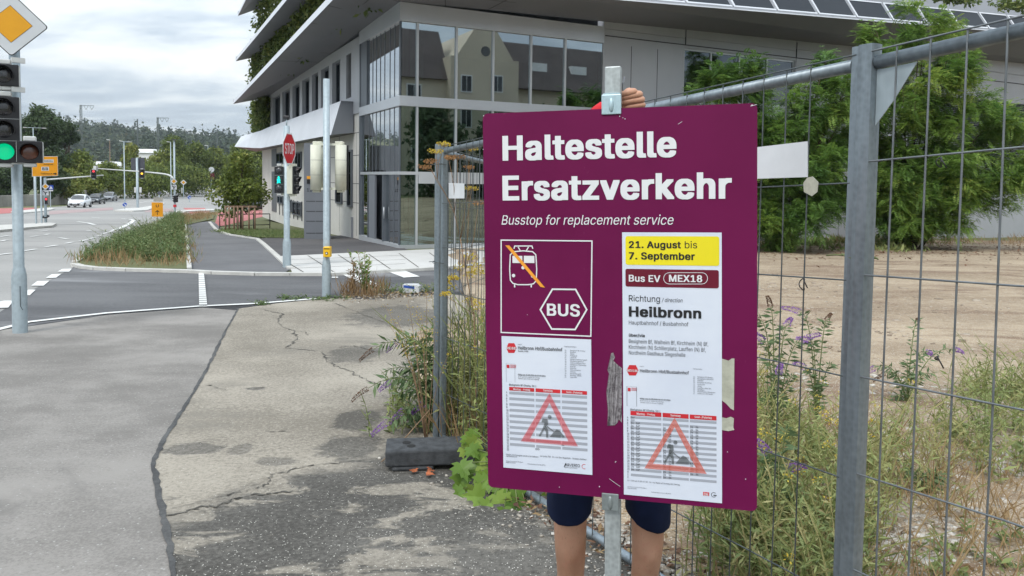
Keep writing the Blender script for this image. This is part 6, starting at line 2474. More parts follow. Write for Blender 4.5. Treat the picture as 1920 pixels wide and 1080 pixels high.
# orange direction board on two posts
b4 = G(68, 423); b4b = G(78, 404)
T_ = thing('direction_board', 'orange direction board with white town field on two thin posts', 'road sign', b4)
pole(T_, b4, up_at(b4, 68, 296), wpx(b4, 1.6))
bb = np.array([P(78, 404, b4[1] + 1.2)[0], b4[1] + 1.2, zt(b4[1] + 1.2)])
pole(T_, bb, up_at(bb, 78, 300), wpx(bb, 1.5))
c4 = P(84.5, 312.5, b4[1] - 0.12); q4 = wpx(c4, 1); n4 = FN_(b4); n4 = n4 * .96 + np.array([.2, 0, 0]); n4 /= np.linalg.norm(n4)
bd = plate(T_, 'board', c4, n4, [(-21 * q4, -19 * q4), (21 * q4, -17 * q4), (21 * q4, 20 * q4), (-21 * q4, 19 * q4)], 'sign_white', 0.02)
plate(bd, 'orange_field', c4, n4, [(-20.3 * q4, -18.2 * q4), (20.3 * q4, -16.3 * q4), (20.3 * q4, 19.2 * q4), (-20.3 * q4, 18.2 * q4)], 'sign_orange', 0.002, 0.004)
plate(bd, 'white_field', c4, n4, [(-4 * q4, 7 * q4), (14 * q4, 8 * q4), (14 * q4, 14 * q4), (-4 * q4, 13 * q4)], 'sign_white', 0.002, 0.008)
plate(bd, 'emblem_field', c4, n4, [(-6 * q4, -8 * q4), (6 * q4, -7.6 * q4), (6 * q4, 0 * q4), (-6 * q4, -0.4 * q4)], 'sign_white', 0.002, 0.008)
e4 = exof(n4)
b = MB()
put_text(b, 'B', c4 + n4 * 0.012, e4, BZ, -4.5 * q4, -0.8 * q4, -6.6 * q4, -1.6 * q4, 0.02); put_text(b, 'B', c4 + n4 * 0.012, e4, BZ, 0.6 * q4, 4.6 * q4, -6.4 * q4, -1.4 * q4, 0.02)
put_text(b, 'Freiberg a.N.', c4 + n4 * 0.012, e4, BZ, -7 * q4, 12 * q4, -14.4 * q4, -11.6 * q4, 0.01)
put_text(b, 'Stadtmitte', c4 + n4 * 0.012, e4, BZ, -2.5 * q4, 12.5 * q4, 9.4 * q4, 12 * q4, 0.01)
put_text(b, 'Bietigheim', c4 + n4 * 0.012, e4, BZ, -2 * q4, 13 * q4, 3.4 * q4, 5.6 * q4, 0.01)
b.poly([c4 + n4 * 0.012 + e4 * x_ * q4 + BZ * y_ * q4 for x_, y_ in ((13, -14), (16, -14), (16, -15.6), (19, -13), (16, -10.6), (16, -12), (13, -12))])
b.build('lettering', 'ink_black', bd)

# signal mast with long arm (red light)
b5 = G(86, 421)
T_ = thing('signal_mast', 'signal mast with long white arm, red light at its end and small priority diamond', 'traffic light', b5)
pole(T_, b5, up_at(b5, 84, 333), wpx(b5, 4.5) / 2)
a0 = np.array([b5[0], b5[1], up_at(b5, 84, 337)]); a1 = P(194, 328.5, b5[1] + 0.6)
part('arm', 'signal_white', T_, lambda b: b.tube([a0, a1], [wpx(b5, 1.6), wpx(b5, 1.1)], 10))
n5 = FN_(b5)
signal_head(T_, P(175.5, 326.5, b5[1] + 0.2), n5, wpx(b5, 9), wpx(b5, 5.3), ['lamp_red', 'lens_off', 'lens_off'], depth=0.1)
part('rear_head', 'signal_white', T_, lambda b: b.cbox(P(179.5, 316, b5[1] + 1.2), (wpx(b5, 3), 0, 0), (0, 0.1, 0), BZ * wpx(b5, 5)), 0.02)
priority_sign(T_, P(85, 349.5, b5[1] - 0.12), n5, wpx(b5, 6.8))


def arrow_plate(T_, c, n_, q, w_=5.2, h_=4.8):
    s_ = plate(T_, 'arrow_plate', c, n_, [(-w_ * q, -h_ * q), (w_ * q, -h_ * q), (w_ * q, h_ * q), (-w_ * q, h_ * q)], 'sign_white', 0.006)
    e_ = exof(n_); b = MB()
    b.poly([c + n_ * 0.01 + e_ * x_ * q + BZ * y_ * q for x_, y_ in ((-0.8, -3.6), (0.8, -3.6), (0.8, -0.6), (3.4, 0.6), (3.0, 1.8), (0.6, 0.8), (-3.0, 3.4), (-3.8, 2.2), (-0.8, 0))])
    b.build('bend_symbol', 'ink_black', s_)


arrow_plate(T_, P(85, 361.5, b5[1] - 0.1), n5, wpx(b5, 1))
signal_head(T_, P(86.5, 376.5, b5[1] - 0.1), n5, wpx(b5, 5), wpx(b5, 6.2), ['lamp_red', 'lens_off'], depth=0.08, cap=False)
part('ballast_ring', 'ink_black', T_, lambda b: b.tube([np.array([b5[0] + wpx(b5, 5) * math.cos(t_), b5[1] + wpx(b5, 5) * math.sin(t_), up_at(b5, 86, 406) + 0.05 * math.sin(t_)]) for t_ in np.linspace(0, 2 * PI, 17)], wpx(b5, 1.4), 8))
# blue crossing sign
b6 = G(95, 392)
T_ = thing('crossing_sign', 'small blue square crossing sign on a thin post behind the signal mast', 'road sign', b6)
pole(T_, b6, up_at(b6, 95, 347), wpx(b6, 0.6)); c_ = P(95.5, 351.5, b6[1] - .1); q_ = wpx(c_, 1); n_ = FN_(b6)
s_ = plate(T_, 'blue_plate', c_, n_, [(-4 * q_, -4 * q_), (4 * q_, -4 * q_), (4 * q_, 4.4 * q_), (-4 * q_, 4.4 * q_)], 'sign_blue', 0.01)
plate(s_, 'white_triangle', c_, n_, [(-2.8 * q_, -2.6 * q_), (2.8 * q_, -2.6 * q_), (0, 3 * q_)], 'sign_white', 0.002, 0.005)
plate(T_, 'lower_plate', c_ - BZ * 5.8 * q_, n_, [(-3.4 * q_, -1.2 * q_), (3.4 * q_, -1.2 * q_), (3.4 * q_, 1.2 * q_), (-3.4 * q_, 1.2 * q_)], 'sign_white', 0.01)

# curved arm mast on the island, amber light, sign back
b7 = G(258, 391)
T_ = thing('signal_mast', 'thick grey mast on the island carrying a dark sign back', 'traffic light', b7)
pole(T_, b7, up_at(b7, 257, 296), wpx(b7, 4.2) / 2)
part('sign_back', 'sign_back', T_, lambda b: b.cbox(P(258.5, 309, b7[1] + 0.3), RT * wpx(b7, 12.6), (0, 0.05, 0), BZ * wpx(b7, 13)))
part('backplate', 'signal_white', T_, lambda b: [b.cbox(P(x_, 356, b7[1] + 0.1), (wpx(b7, 1.6), 0, 0), (0, 0.1, 0), BZ * wpx(b7, 5)) for x_ in (254, 263.5)])
b8 = G(328, 406)
T_ = thing('signal_mast', 'tall signal mast with curved arm reaching left to an amber light', 'traffic light', b8)
pole(T_, b8, up_at(b8, 328, 263), wpx(b8, 3.2) / 2)
arm = [P(x_, y_, b8[1] + (328 - x_) * 0.025) for x_, y_ in ((326, 337), (322, 331), (316, 327.5), (308, 325.5), (290, 323.5), (270, 321), (240, 325), (183, 316))]
arm = [P(x_, y_, b8[1] + (328 - x_) * 0.025) for x_, y_ in ((326, 337), (322, 331), (316, 328), (307, 326), (285, 323.6), (262, 321.6), (225, 319), (182, 316))]
part('arm', 'signal_white', T_, lambda b: b.tube(arm, [wpx(b8, q) for q in (1.6, 1.6, 1.5, 1.4, 1.3, 1.2, 1.0, .9)], 10))
n8 = FN_(b8)
signal_head(T_, P(266, 325.5, b8[1] + 1.0), n8, wpx(b8, 9.5), wpx(b8, 5.4), ['lens_off', 'lamp_amber', 'lens_off'], depth=0.1)
priority_sign(T_, P(326, 340, b8[1] - 0.15), n8, wpx(b8, 6.2))
arrow_plate(T_, P(326, 351, b8[1] - 0.1), n8, wpx(b8, 1), 4.8, 4.2)
for dx_ in (-3.2, 3.2):
    signal_head(T_, P(328.5 + dx_, 373, b8[1] - 0.1), np.array([np.sign(dx_), -0.5, 0]), wpx(b8, 5), wpx(b8, 4.2), ['lens_off', 'lens_off', 'lens_off'], back='black_plastic', depth=0.1, cap=False)
part('button_box', 'sign_red', T_, lambda b: b.cbox(P(328, 386, b8[1] - 0.12), (wpx(b8, 2.5), 0, 0), (0, 0.06, 0), BZ * wpx(b8, 2.4)))
part('crown', 'sign_back', T_, lambda b: b.cbox(np.array([b8[0], b8[1], up_at(b8, 327, 262)]), (wpx(b8, 3.5), 0, 0), (0, 0.15, 0), BZ * wpx(b8, 0.8)))
b9 = G(344, 372)
T_ = thing('priority_sign_post', 'yellow priority diamond on a thin post right of the curved signal mast', 'road sign', b9)
pole(T_, b9, up_at(b9, 344, 346), wpx(b9, 0.7)); priority_sign(T_, P(344, 342, b9[1] - .1), FN_(b9), wpx(b9, 5.6))
part('rear_plate', 'signal_white', T_, lambda b: b.cbox(P(341, 357, b9[1]), (wpx(b9, 1.2), 0, 0), (0, 0.05, 0), BZ * wpx(b9, 5)))

# orange detour sign
b10 = G(295, 427)
T_ = thing('detour_sign', 'orange detour sign with U and upward arrow above the weedy verge', 'road sign', b10)
pole(T_, b10, up_at(b10, 295, 381), wpx(b10, 0.7), None, None, None, 'wood_stake')
c_ = P(295, 393, b10[1] - 0.06); q_ = wpx(c_, 1); n_ = FN_(b10); e_ = exof(n_)
s_ = plate(T_, 'orange_plate', c_, n_, [(-9.6 * q_, -13 * q_), (9.6 * q_, -13.5 * q_), (9.6 * q_, 13.2 * q_), (-9.6 * q_, 13.7 * q_)], 'sign_orange', 0.01)
b = MB()
put_text(b, 'U', c_ + n_ * 0.006, e_, BZ, -2.4 * q_, 2.4 * q_, 4.4 * q_, 9.6 * q_, 0.01)
b.poly([c_ + n_ * 0.006 + e_ * x_ * q_ + BZ * y_ * q_ for x_, y_ in ((-0.5, -10), (0.5, -10), (0.5, -3.4), (3.2, -5.4), (3.2, -3.8), (0, -0.8), (-3.2, -3.8), (-3.2, -5.4), (-0.5, -3.4))])
b.build('symbol', 'ink_black', s_)
# sign backs above it
b11 = G(299, 386)
T_ = thing('sign_post', 'thin post with a round and a square sign seen from behind above the orange sign', 'road sign', b11)
pole(T_, b11, up_at(b11, 299, 360), wpx(b11, 0.6))
part('round_sign', 'sign_back', T_, lambda b: b.disc(P(299, 362, b11[1] - .05), (0, -1, 0), wpx(b11, 3.4), 18, 0, 0.02))
part('square_sign', 'concrete_wall', T_, lambda b: b.cbox(P(296.5, 374, b11[1] - .05), RT * wpx(b11, 8.5), (0, 0.02, 0), BZ * wpx(b11, 4)))


def round_blue(px, py, by, r_, lab):
    bs = G(px, by)
    T_ = thing('keep_right_sign', lab, 'road sign', bs)
    pole(T_, bs, up_at(bs, px, py - r_), wpx(bs, 0.7))
    c_ = P(px, py, bs[1] - 0.1); q_ = wpx(c_, 1); n_ = FN_(bs)
    s_ = plate(T_, 'disc', c_, n_, rpoly(20, r_ * q_), 'sign_white', 0.01)
    plate(s_, 'blue_field', c_, n_, rpoly(20, r_ * q_ * .9), 'sign_blue', 0.002, 0.004)
    k = r_ * q_ / 4
    plate(s_, 'white_arrow', c_, n_, [(-2 * k, 2.6 * k), (-2.6 * k, 2 * k), (0.6 * k, -1.2 * k), (-0.6 * k, -2.4 * k), (2.4 * k, -2.4 * k), (2.4 * k, 0.6 * k), (1.2 * k, -0.6 * k)], 'sign_white', 0.002, 0.008)


round_blue(234, 383.5, 394, 4.2, 'blue keep right disc on the island below the street lamp')
round_blue(355, 370, 379, 3.6, 'blue keep right disc farther along the road by the red lane')
# speed display
b12 = G(396, 369)
T_ = thing('speed_display', 'white round sign above a dark red display on a post by the bend', 'road sign', b12)
pole(T_, b12, up_at(b12, 396, 314), wpx(b12, 1.2))
c_ = P(396.5, 318, b12[1] - .2); n_ = FN_(b12); q_ = wpx(c_, 1)
plate(T_, 'round_sign', c_, n_, rpoly(20, 5 * q_), 'sign_white', 0.03)
plate(T_, 'display', P(396.5, 330.5, b12[1] - .2), n_, [(-5 * q_, -5.4 * q_), (5 * q_, -5.4 * q_), (5 * q_, 5.4 * q_), (-5 * q_, 5.4 * q_)], 'ink_maroon', 0.1)


def lamp(px, by, ty, wd, heads, lab, mat='steel_pole'):
    bs = G(px, by)
    T_ = thing('street_lamp', lab, 'street lamp', bs, 'street lamps along the far road')
    pole(T_, bs, up_at(bs, px, ty), wpx(bs, wd) / 2, wpx(bs, wd) / 3, None, None, mat)
    for x_, y_ in heads:
        a_, c_ = np.array([bs[0], bs[1], up_at(bs, px, ty + 0.5)]), P(x_, y_, bs[1])
        part('lamp_arm', mat, T_, lambda b: b.tube([a_, c_], wpx(bs, 0.45), 8))
        d_ = (c_ - a_) / np.linalg.norm(c_ - a_)
        part('lamp_head', 'signal_white', T_, lambda b: b.cbox(c_, d_ * wpx(bs, 3.2), np.cross(d_, BZ) * wpx(bs, 1.2), BZ * wpx(bs, 0.55)), 0.01)


lamp(234, 388, 265, 2.2, [(227, 264.5), (243, 266)], 'slim street lamp with two short arms left of the dark sign back')
lamp(65, 392, 239, 2.0, [(47, 239), (83, 240.5)], 'street lamp with a wide two armed top above the orange board')
lamp(321, 376, 266, 2.0, [(316, 266)], 'thin street lamp just left of the curved signal mast')
lamp(390.5, 352, 273, 1.6, [(387, 273)], 'thin street lamp standing in front of the trees by the bend')
lamp(207, 352, 262, 1.6, [(203, 262)], 'thin rusty street lamp standing behind the three parked cars', 'wood_stake')
lamp(18, 365, 300, 2.0, [(14, 300)], 'thin lamp post by the trees behind the big signal post')


def catenary(px, by, ty, Y, w_, arm, lab):
    bs = P(px, by, Y)
    T_ = thing('catenary_mast', lab, 'railway mast', bs, 'railway masts rising above the trees')
    zt_ = P(px, ty, Y)[2]; z0 = bs[2]
    q_ = Y / F
    b = MB()
    h_ = w_ * q_ / 2
    for sx in (-1, 1):
        for sy in (-1, 1):
            b.tube([np.array([bs[0] + sx * h_, Y + sy * h_, z0]), np.array([bs[0] + sx * h_ * .6, Y + sy * h_ * .6, zt_])], q_ * 0.42, 5)
    n_ = 12
    for k in range(n_):
        za, zb_ = z0 + (zt_ - z0) * k / n_, z0 + (zt_ - z0) * (k + 1) / n_
        s_ = 1 if k % 2 else -1
        b.tube([np.array([bs[0] - s_ * h_, Y - h_, za]), np.array([bs[0] + s_ * h_, Y - h_, zb_])], q_ * 0.28, 4)
    b.build('lattice_mast', 'lattice_steel', T_)
    if arm:
        part('cross_arm', 'lattice_steel', T_, lambda b: b.tube([np.array([bs[0] - q_ * 2, Y, zt_ - q_]), np.array([bs[0] + arm * q_, Y, zt_ - q_])], q_ * 0.5, 5))
        for t_ in (0.40, 0.85):
            xa = bs[0] + arm * q_ * t_
            part('hanger', 'lattice_steel', T_, lambda b: (b.tube([np.array([xa - 4 * q_, Y, zt_ - q_]), np.array([xa, Y, zt_ - 8.5 * q_])], q_ * 0.32, 4), b.tube([np.array([xa + 4 * q_, Y, zt_ - q_]), np.array([xa, Y, zt_ - 8.5 * q_])], q_ * 0.32, 4)))


catenary(154, 345, 197, 175, 4.2, 24, 'nearest railway mast with two V hangers, left of the hill middle')
catenary(297, 335, 220, 260, 3.4, 20, 'railway mast with two V hangers farther along towards the office')
catenary(114, 345, 210, 190, 3.2, 0, 'plain lattice mast beside the tall trees at left')
catenary(259, 330, 223, 300, 1.8, 0, 'very thin distant mast in front of the hill middle')
catenary(408, 330, 242, 300, 1.8, 0, 'very thin distant mast just left of the office')


# ------------------------------------------------------------------ cars
def make_car(label, paint, hatch, loc, heading):
    """local frame: x right, y forward, z up; built at the origin then turned"""
    T_ = thing('parked_car', label, 'car', (0, 0, 0), 'cars waiting on the far road')
    # stations along the car: y, half width, z bottom, z belt, z roof(cabin), roof half width
    prof = [(-2.05, .70, .34, .80), (-1.95, .80, .24, .90), (-1.45, .86, .20, .95), (0.2, .87, .19, .93), (1.1, .86, .19, .88), (1.65, .80, .20, .76), (1.95, .72, .24, .62), (2.05, .60, .32, .52)]
    b = MB(); rows = []
    for y, hw_, z0_, z1_ in prof:
        zm = z0_ + (z1_ - z0_) * .55
        rows.append([(-hw_ * .86, y, z0_), (-hw_, y, z0_ + .10), (-hw_ * 1.0, y, zm), (-hw_ * .95, y, z1_), (-hw_ * .5, y, z1_ + .03), (0, y, z1_ + .045), (hw_ * .5, y, z1_ + .03), (hw_ * .95, y, z1_), (hw_, y, zm), (hw_, y, z0_ + .10), (hw_ * .86, y, z0_)])
    k = 11
    vs = [p for r_ in rows for p in r_]
    fs = [(i * k + j, i * k + j + 1, (i + 1) * k + j + 1, (i + 1) * k + j) for i in range(len(rows) - 1) for j in range(k - 1)] + [(i * k + k - 1, i * k, (i + 1) * k, (i + 1) * k + k - 1) for i in range(len(rows) - 1)]
    fs += [tuple(range(k)), tuple(range((len(rows) - 1) * k + k - 1, (len(rows) - 1) * k - 1, -1))]
    b.add(vs, fs, 0, True)
    yb = -1.95 if hatch else -1.55
    cab = [(yb, .70, .93, .94), (yb + .25, .70, .93, 1.30), (-1.0, .72, .95, 1.46), (-0.2, .72, .95, 1.49), (0.35, .72, .94, 1.40), (1.05, .74, .90, .93)]
    top = []
    for y, hw_, z0_, z1_ in cab:
        top.append([(-hw_ * 1.12, y, z0_ - .02), (-hw_ * .84, y, z1_ - .05), (-hw_ * .6, y, z1_), (0, y, z1_ + .03), (hw_ * .6, y, z1_), (hw_ * .84, y, z1_ - .05), (hw_ * 1.12, y, z0_ - .02)])
    vs = [p for r_ in top for p in r_]
    fs = [(i * 7 + j, i * 7 + j + 1, (i + 1) * 7 + j + 1, (i + 1) * 7 + j) for i in range(len(top) - 1) for j in range(6)]
    b.add(vs, fs, 0, True)
    b.build('body', paint, T_)
    g = MB()
    lift = 0.012
    # windscreen, rear window, sides
    g.add([(-.68, 1.02, .975), (0, 1.03, 1.00), (.68, 1.02, .975), (.56, .40, 1.385 + lift), (0, .40, 1.425 + lift), (-.56, .40, 1.385 + lift)], [(0, 1, 4, 5), (1, 2, 3, 4)])
    g.build('windscreen', 'car_glass', T_)
    g = MB(); g.quad((-.55, yb + .24 - lift, 1.27), (.55, yb + .24 - lift, 1.27), (.62, yb - lift, .98), (-.62, yb - lift, .98)); g.build('rear_window', 'car_glass', T_)
    for sx in (-1, 1):
        g = MB()
        for y0, y1, za, zb_ in ((-1.0, -0.28, 1.36, 1.40), (-0.20, 0.62, 1.40, 1.18)):
            xs = lambda z: sx * (0.815 - (z - .95) * .40 + lift)
            g.poly([(xs(.97), y0, .97), (xs(.97), y1 + (0.25 if y1 > 0 else 0), .97), (xs(zb_), y1 - (0.2 if y1 > 0 else 0), zb_), (xs(za), y0, za)])
        g.build('side_window', 'car_glass', T_)
        part('headlight', 'headlight', T_, lambda b: b.ell((sx * .58, 1.90, .63), (.15, 0, 0), (sx * -.04, .13, 0), (0, 0, .085), 12, 8))
        part('mirror', paint, T_, lambda b: b.ell((sx * .93, .62, .98), (.10, 0, 0), (0, .06, 0), (0, 0, .07), 10, 6))
        for y in (-1.28, 1.28):
            w_ = part('wheel', 'tyre', T_, lambda b: b.disc((sx * .70, y, .31), (sx, 0, 0), .315, 20, 0, .19))
            part('rim', 'rim', w_, lambda b: b.disc((sx * .885, y, .31), (sx, 0, 0), .19, 16, 0, .012))
    part('grille', 'black_plastic', T_, lambda b: (b.cbox((0, 2.03, .42), (.45, 0, 0), (0, .04, 0), (0, 0, .07)),), 0.01)
    part('number_plate', 'letter_white', T_, lambda b: b.cbox((0, 2.075, .50), (.26, 0, 0), (0, .012, 0), (0, 0, .055)))
    T_.location = Vector([float(q) for q in loc]) + Vector((0, 0, 0.006))
    T_.rotation_euler = (0, 0, math.atan2(-heading[0], heading[1]))
    return T_


for (px, py, paint, hatch, lab) in ((141, 389.5, 'car_white', True, 'white hatchback first in the short queue of cars'), (174, 383, 'car_dark', False, 'black car behind the white hatchback'), (200.5, 377, 'car_silver', True, 'silver car last in the short queue')):
    g_ = G(px, py)
    hd_ = np.array([0.285, -0.958])
    ctr = g_ - np.array([*hd_, 0]) * 1.9; ctr[2] = zt(ctr[1])
    make_car(lab, paint, hatch, ctr, hd_)
gp = G(493, 395)
make_car('dark car parked far off behind the young staked tree', 'car_dark', False, gp, np.array([1.0, -0.25]))


# ------------------------------------------------------------------ trees
def crown_points(n, lobes, rough=0.18):
    """points through a set of overlapping lobes (centre, radii), denser near their surface"""
    lobes = [(np.array(c_, float), np.array(r_, float)) for c_, r_ in lobes]
    wts = np.array([np.prod(r_) ** (2 / 3) for _, r_ in lobes]); wts /= wts.sum()
    idx = RNG.choice(len(lobes), n, p=wts)
    d = rdirs(n)
    q = RNG.uniform(0.35, 1, n) ** 0.5 + RNG.normal(0, rough * 0.4, n)
    c_ = np.array([l_[0] for l_ in lobes])[idx]; r_ = np.array([l_[1] for l_ in lobes])[idx]
    return c_ + d * r_ * q[:, None], d, idx


def make_tree(name, label, cat, base, h, w, trunk_h, n=5000, leaf=0.35, mat='leaf_tree', group=None, slim=False, nl=16, tone=0.0):
    T_ = thing(name, label, cat, base, group)
    bx, by, bz = base
    b = MB()
    lean = RNG.normal(0, 0.02, 2) * h
    b.tube([(bx, by, bz - 0.3), (bx + lean[0] * .4, by + lean[1] * .4, bz + h * .35), (bx + lean[0], by + lean[1], bz + h * .78)], [h * .022, h * .016, h * .005], 9)
    lobes = []
    for k in range(nl):
        an = RNG.uniform(0, 2 * PI); t_ = RNG.uniform(0, 1)
        prof = math.sin(PI * min(1, 0.18 + 0.82 * t_) ** 0.8) if not slim else math.sin(PI * (0.15 + 0.8 * t_)) ** .7
        rr = w / 2 * prof * RNG.uniform(0.25, 0.85)
        z = bz + trunk_h + (h - trunk_h) * (0.08 + 0.84 * t_)
        s_ = w * RNG.uniform(0.16, 0.30) * (0.75 if t_ > .8 else 1)
        c_ = np.array([bx + rr * math.cos(an), by + rr * math.sin(an), z])
        lobes.append((c_, (s_, s_, s_ * RNG.uniform(0.7, 1.0))))
        if k < 9:
            b.tube([(bx + lean[0] * .5, by + lean[1] * .5, bz + trunk_h * .8 + (z - bz - trunk_h) * .4), c_ * .5 + np.array([bx, by, z - s_]) * .5, c_], [h * .009, h * .006, h * .002], 6)
    b.build('trunk', 'bark', T_)
    p, d, idx = crown_points(n, lobes)
    ton = RNG.uniform(0, 1, nl)
    L_ = Leaves()
    L_.diamonds(p, rdirs(n, -0.2), d + rdirs(n) * 0.7, RNG.uniform(0.6, 1.3, n) * leaf, RNG.uniform(0.4, 0.8, n) * leaf, np.clip(0.15 + ton[idx] * 0.55 + RNG.normal(0, 0.14, n) + tone, 0, 1), 0.12)
    L_.build('crown', mat, T_)
    return T_


def far_tree(px, pb, pt, Y, wpx_, lab, mat='leaf_tree', n=5200, leaf=0.5, tone=0.0, th=0.12, nl=16):
    top = P(px, pt, Y); q = Y / F
    bot = P(px, pb, Y)
    bz = min(bot[2], top[2] - 2)
    h = top[2] - bz
    make_tree('tree', lab, 'tree', np.array([bot[0], Y, bz]), h * 1.02, wpx_ * q, h * th, n, leaf, mat, 'trees beyond the retaining wall', tone=tone, nl=nl)


far_tree(78, 372, 193, 118, 96, 'tallest dark tree at far left beside the big signal post', 'leaf_dark', 9000, 0.55, 0.0, 0.1, 24)
far_tree(128, 370, 226, 126, 60, 'dark broad tree right of the tallest left tree', 'leaf_dark', 6000, 0.55)
far_tree(40, 372, 250, 105, 90, 'dark bushy tree low behind the left signal post', 'leaf_dark', 7000, 0.5)
far_tree(-30, 372, 220, 110, 120, 'dark tree cut off by the left edge of the photo', 'leaf_dark', 5000, 0.55)
far_tree(96, 370, 300, 100, 70, 'dark shrub low on the bank under the orange board', 'leaf_dark', 5000, 0.42, 0, 0.03)
far_tree(150, 368, 283, 120, 80, 'olive bush right of the lattice mast above the white car', 'leaf_tree', 6500, 0.5, 0.1, 0.03)
far_tree(125, 370, 315, 104, 60, 'bright green bush right of the orange board', 'leaf_tree', 4500, 0.4, 0.2, 0.02)
far_tree(205, 358, 305, 140, 70, 'green bush behind the silver car', 'leaf_tree', 6000, 0.5, 0.05, 0.03)
far_tree(247, 356, 276, 170, 64, 'bush with light top behind the dark sign back', 'leaf_tree', 6000, 0.6, 0.15, 0.05)
far_tree(282, 354, 305, 160, 70, 'low green bush right of the dark sign back', 'leaf_tree', 5500, 0.55, 0.0, 0.03)
far_tree(325, 352, 262, 190, 88, 'large round green tree behind the curved signal mast', 'leaf_tree', 9000, 0.65, 0.05, 0.05, 24)
far_tree(368, 350, 273, 200, 70, 'round green tree just right of the curved signal mast', 'leaf_tree', 7000, 0.65, 0.0, 0.05, 20)
far_tree(405, 350, 280, 210, 80, 'green tree behind the thin lamp by the bend', 'leaf_tree', 7000, 0.7, -0.05, 0.05, 20)
far_tree(447, 350, 276, 190, 70, 'dark green tree in the gap before the office', 'leaf_tree', 6000, 0.65, -0.1, 0.05)
far_tree(480, 352, 272, 170, 80, 'green tree behind the young staked tree', 'leaf_tree', 5500, 0.6, -0.1, 0.05)
far_tree(180, 362, 318, 118, 60, 'low hedge like bush above the wall behind the white car', 'leaf_tree', 4500, 0.4, 0.0, 0.02)
far_tree(262, 352, 325, 150, 120, 'wide low bush along the wall beyond the island mast', 'leaf_tree', 6500, 0.5, -0.1, 0.02)
far_tree(345, 349, 318, 175, 110, 'wide low bush behind the priority diamonds', 'leaf_tree', 6500, 0.55, -0.1, 0.02)
far_tree(10, 374, 310, 98, 90, 'dark undergrowth bush above the wall at far left', 'leaf_dark', 6000, 0.45, 0.0, 0.02)

# young staked tree beside the office with its frame and low railing
b13 = G(452, 433)
make_tree('young_tree', 'young round green street tree held by wooden stakes beside the office', 'tree', b13, up_at(b13, 455, 277) - b13[2], wpx(b13, 104), wpx(b13, 30), 3600, 0.17, 'leaf_tree', None, nl=26, tone=0.05)
T_ = thing('tree_stakes', 'brown wooden stakes with cross slats round the young tree', 'tree stakes', b13)
for px in (423, 430, 439, 446, 455, 467, 478):
    bs = G(px, 435)
    part('stake', 'wood_stake', T_, lambda b: b.tube([bs - BZ * .2, np.array([bs[0], bs[1], up_at(bs, px, 386)])], 0.04, 8))
part('slat', 'wood_stake', T_, lambda b: b.obox(P(422, 389, b13[1] - .9), RT * wpx(b13, 58), (0, 0.04, 0), BZ * 0.08))
b14 = G(413, 432)
T_ = thing('railing', 'low dark metal railing on the grass strip beside the office', 'railing', b14)
a_, c_ = G(412, 431), G(506, 428)
part('top_bar', 'rail_dark', T_, lambda b: b.tube([np.array([a_[0], a_[1], up_at(a_, 412, 402)]), np.array([c_[0], c_[1], up_at(c_, 506, 401)])], 0.025, 8))
part('lower_bar', 'rail_dark', T_, lambda b: b.tube([np.array([a_[0], a_[1], up_at(a_, 412, 424)]), np.array([c_[0], c_[1], up_at(c_, 506, 421)])], 0.02, 8))
for t_ in (0, 0.33, 0.66, 1.0):
    p = a_ + (c_ - a_) * t_
    part('post', 'rail_dark', T_, lambda b: b.tube([np.array([p[0], p[1], zt(p[1])]), np.array([p[0], p[1], up_at(a_, 412, 402) * (1 - t_) + up_at(c_, 506, 401) * t_])], 0.025, 8))

# trees across the yard behind the camera, mirrored dark in the lower glass
for k, (u, hh) in enumerate(((15, 8.4), (20.5, 7.6), (26, 8.6), (31.5, 7.2), (37, 8.2))):
    p = bld(u, -37.5 + (k % 2) * 2, 0); p[2] = -0.5
    make_tree('yard_tree', ['leftmost', 'second', 'middle', 'fourth', 'rightmost'][k] + ' of the dark trees mirrored in the lower office glass', 'tree', p, hh, 7.5, 0.9, 2600, 0.55, 'leaf_dark', 'trees mirrored in the office glass')


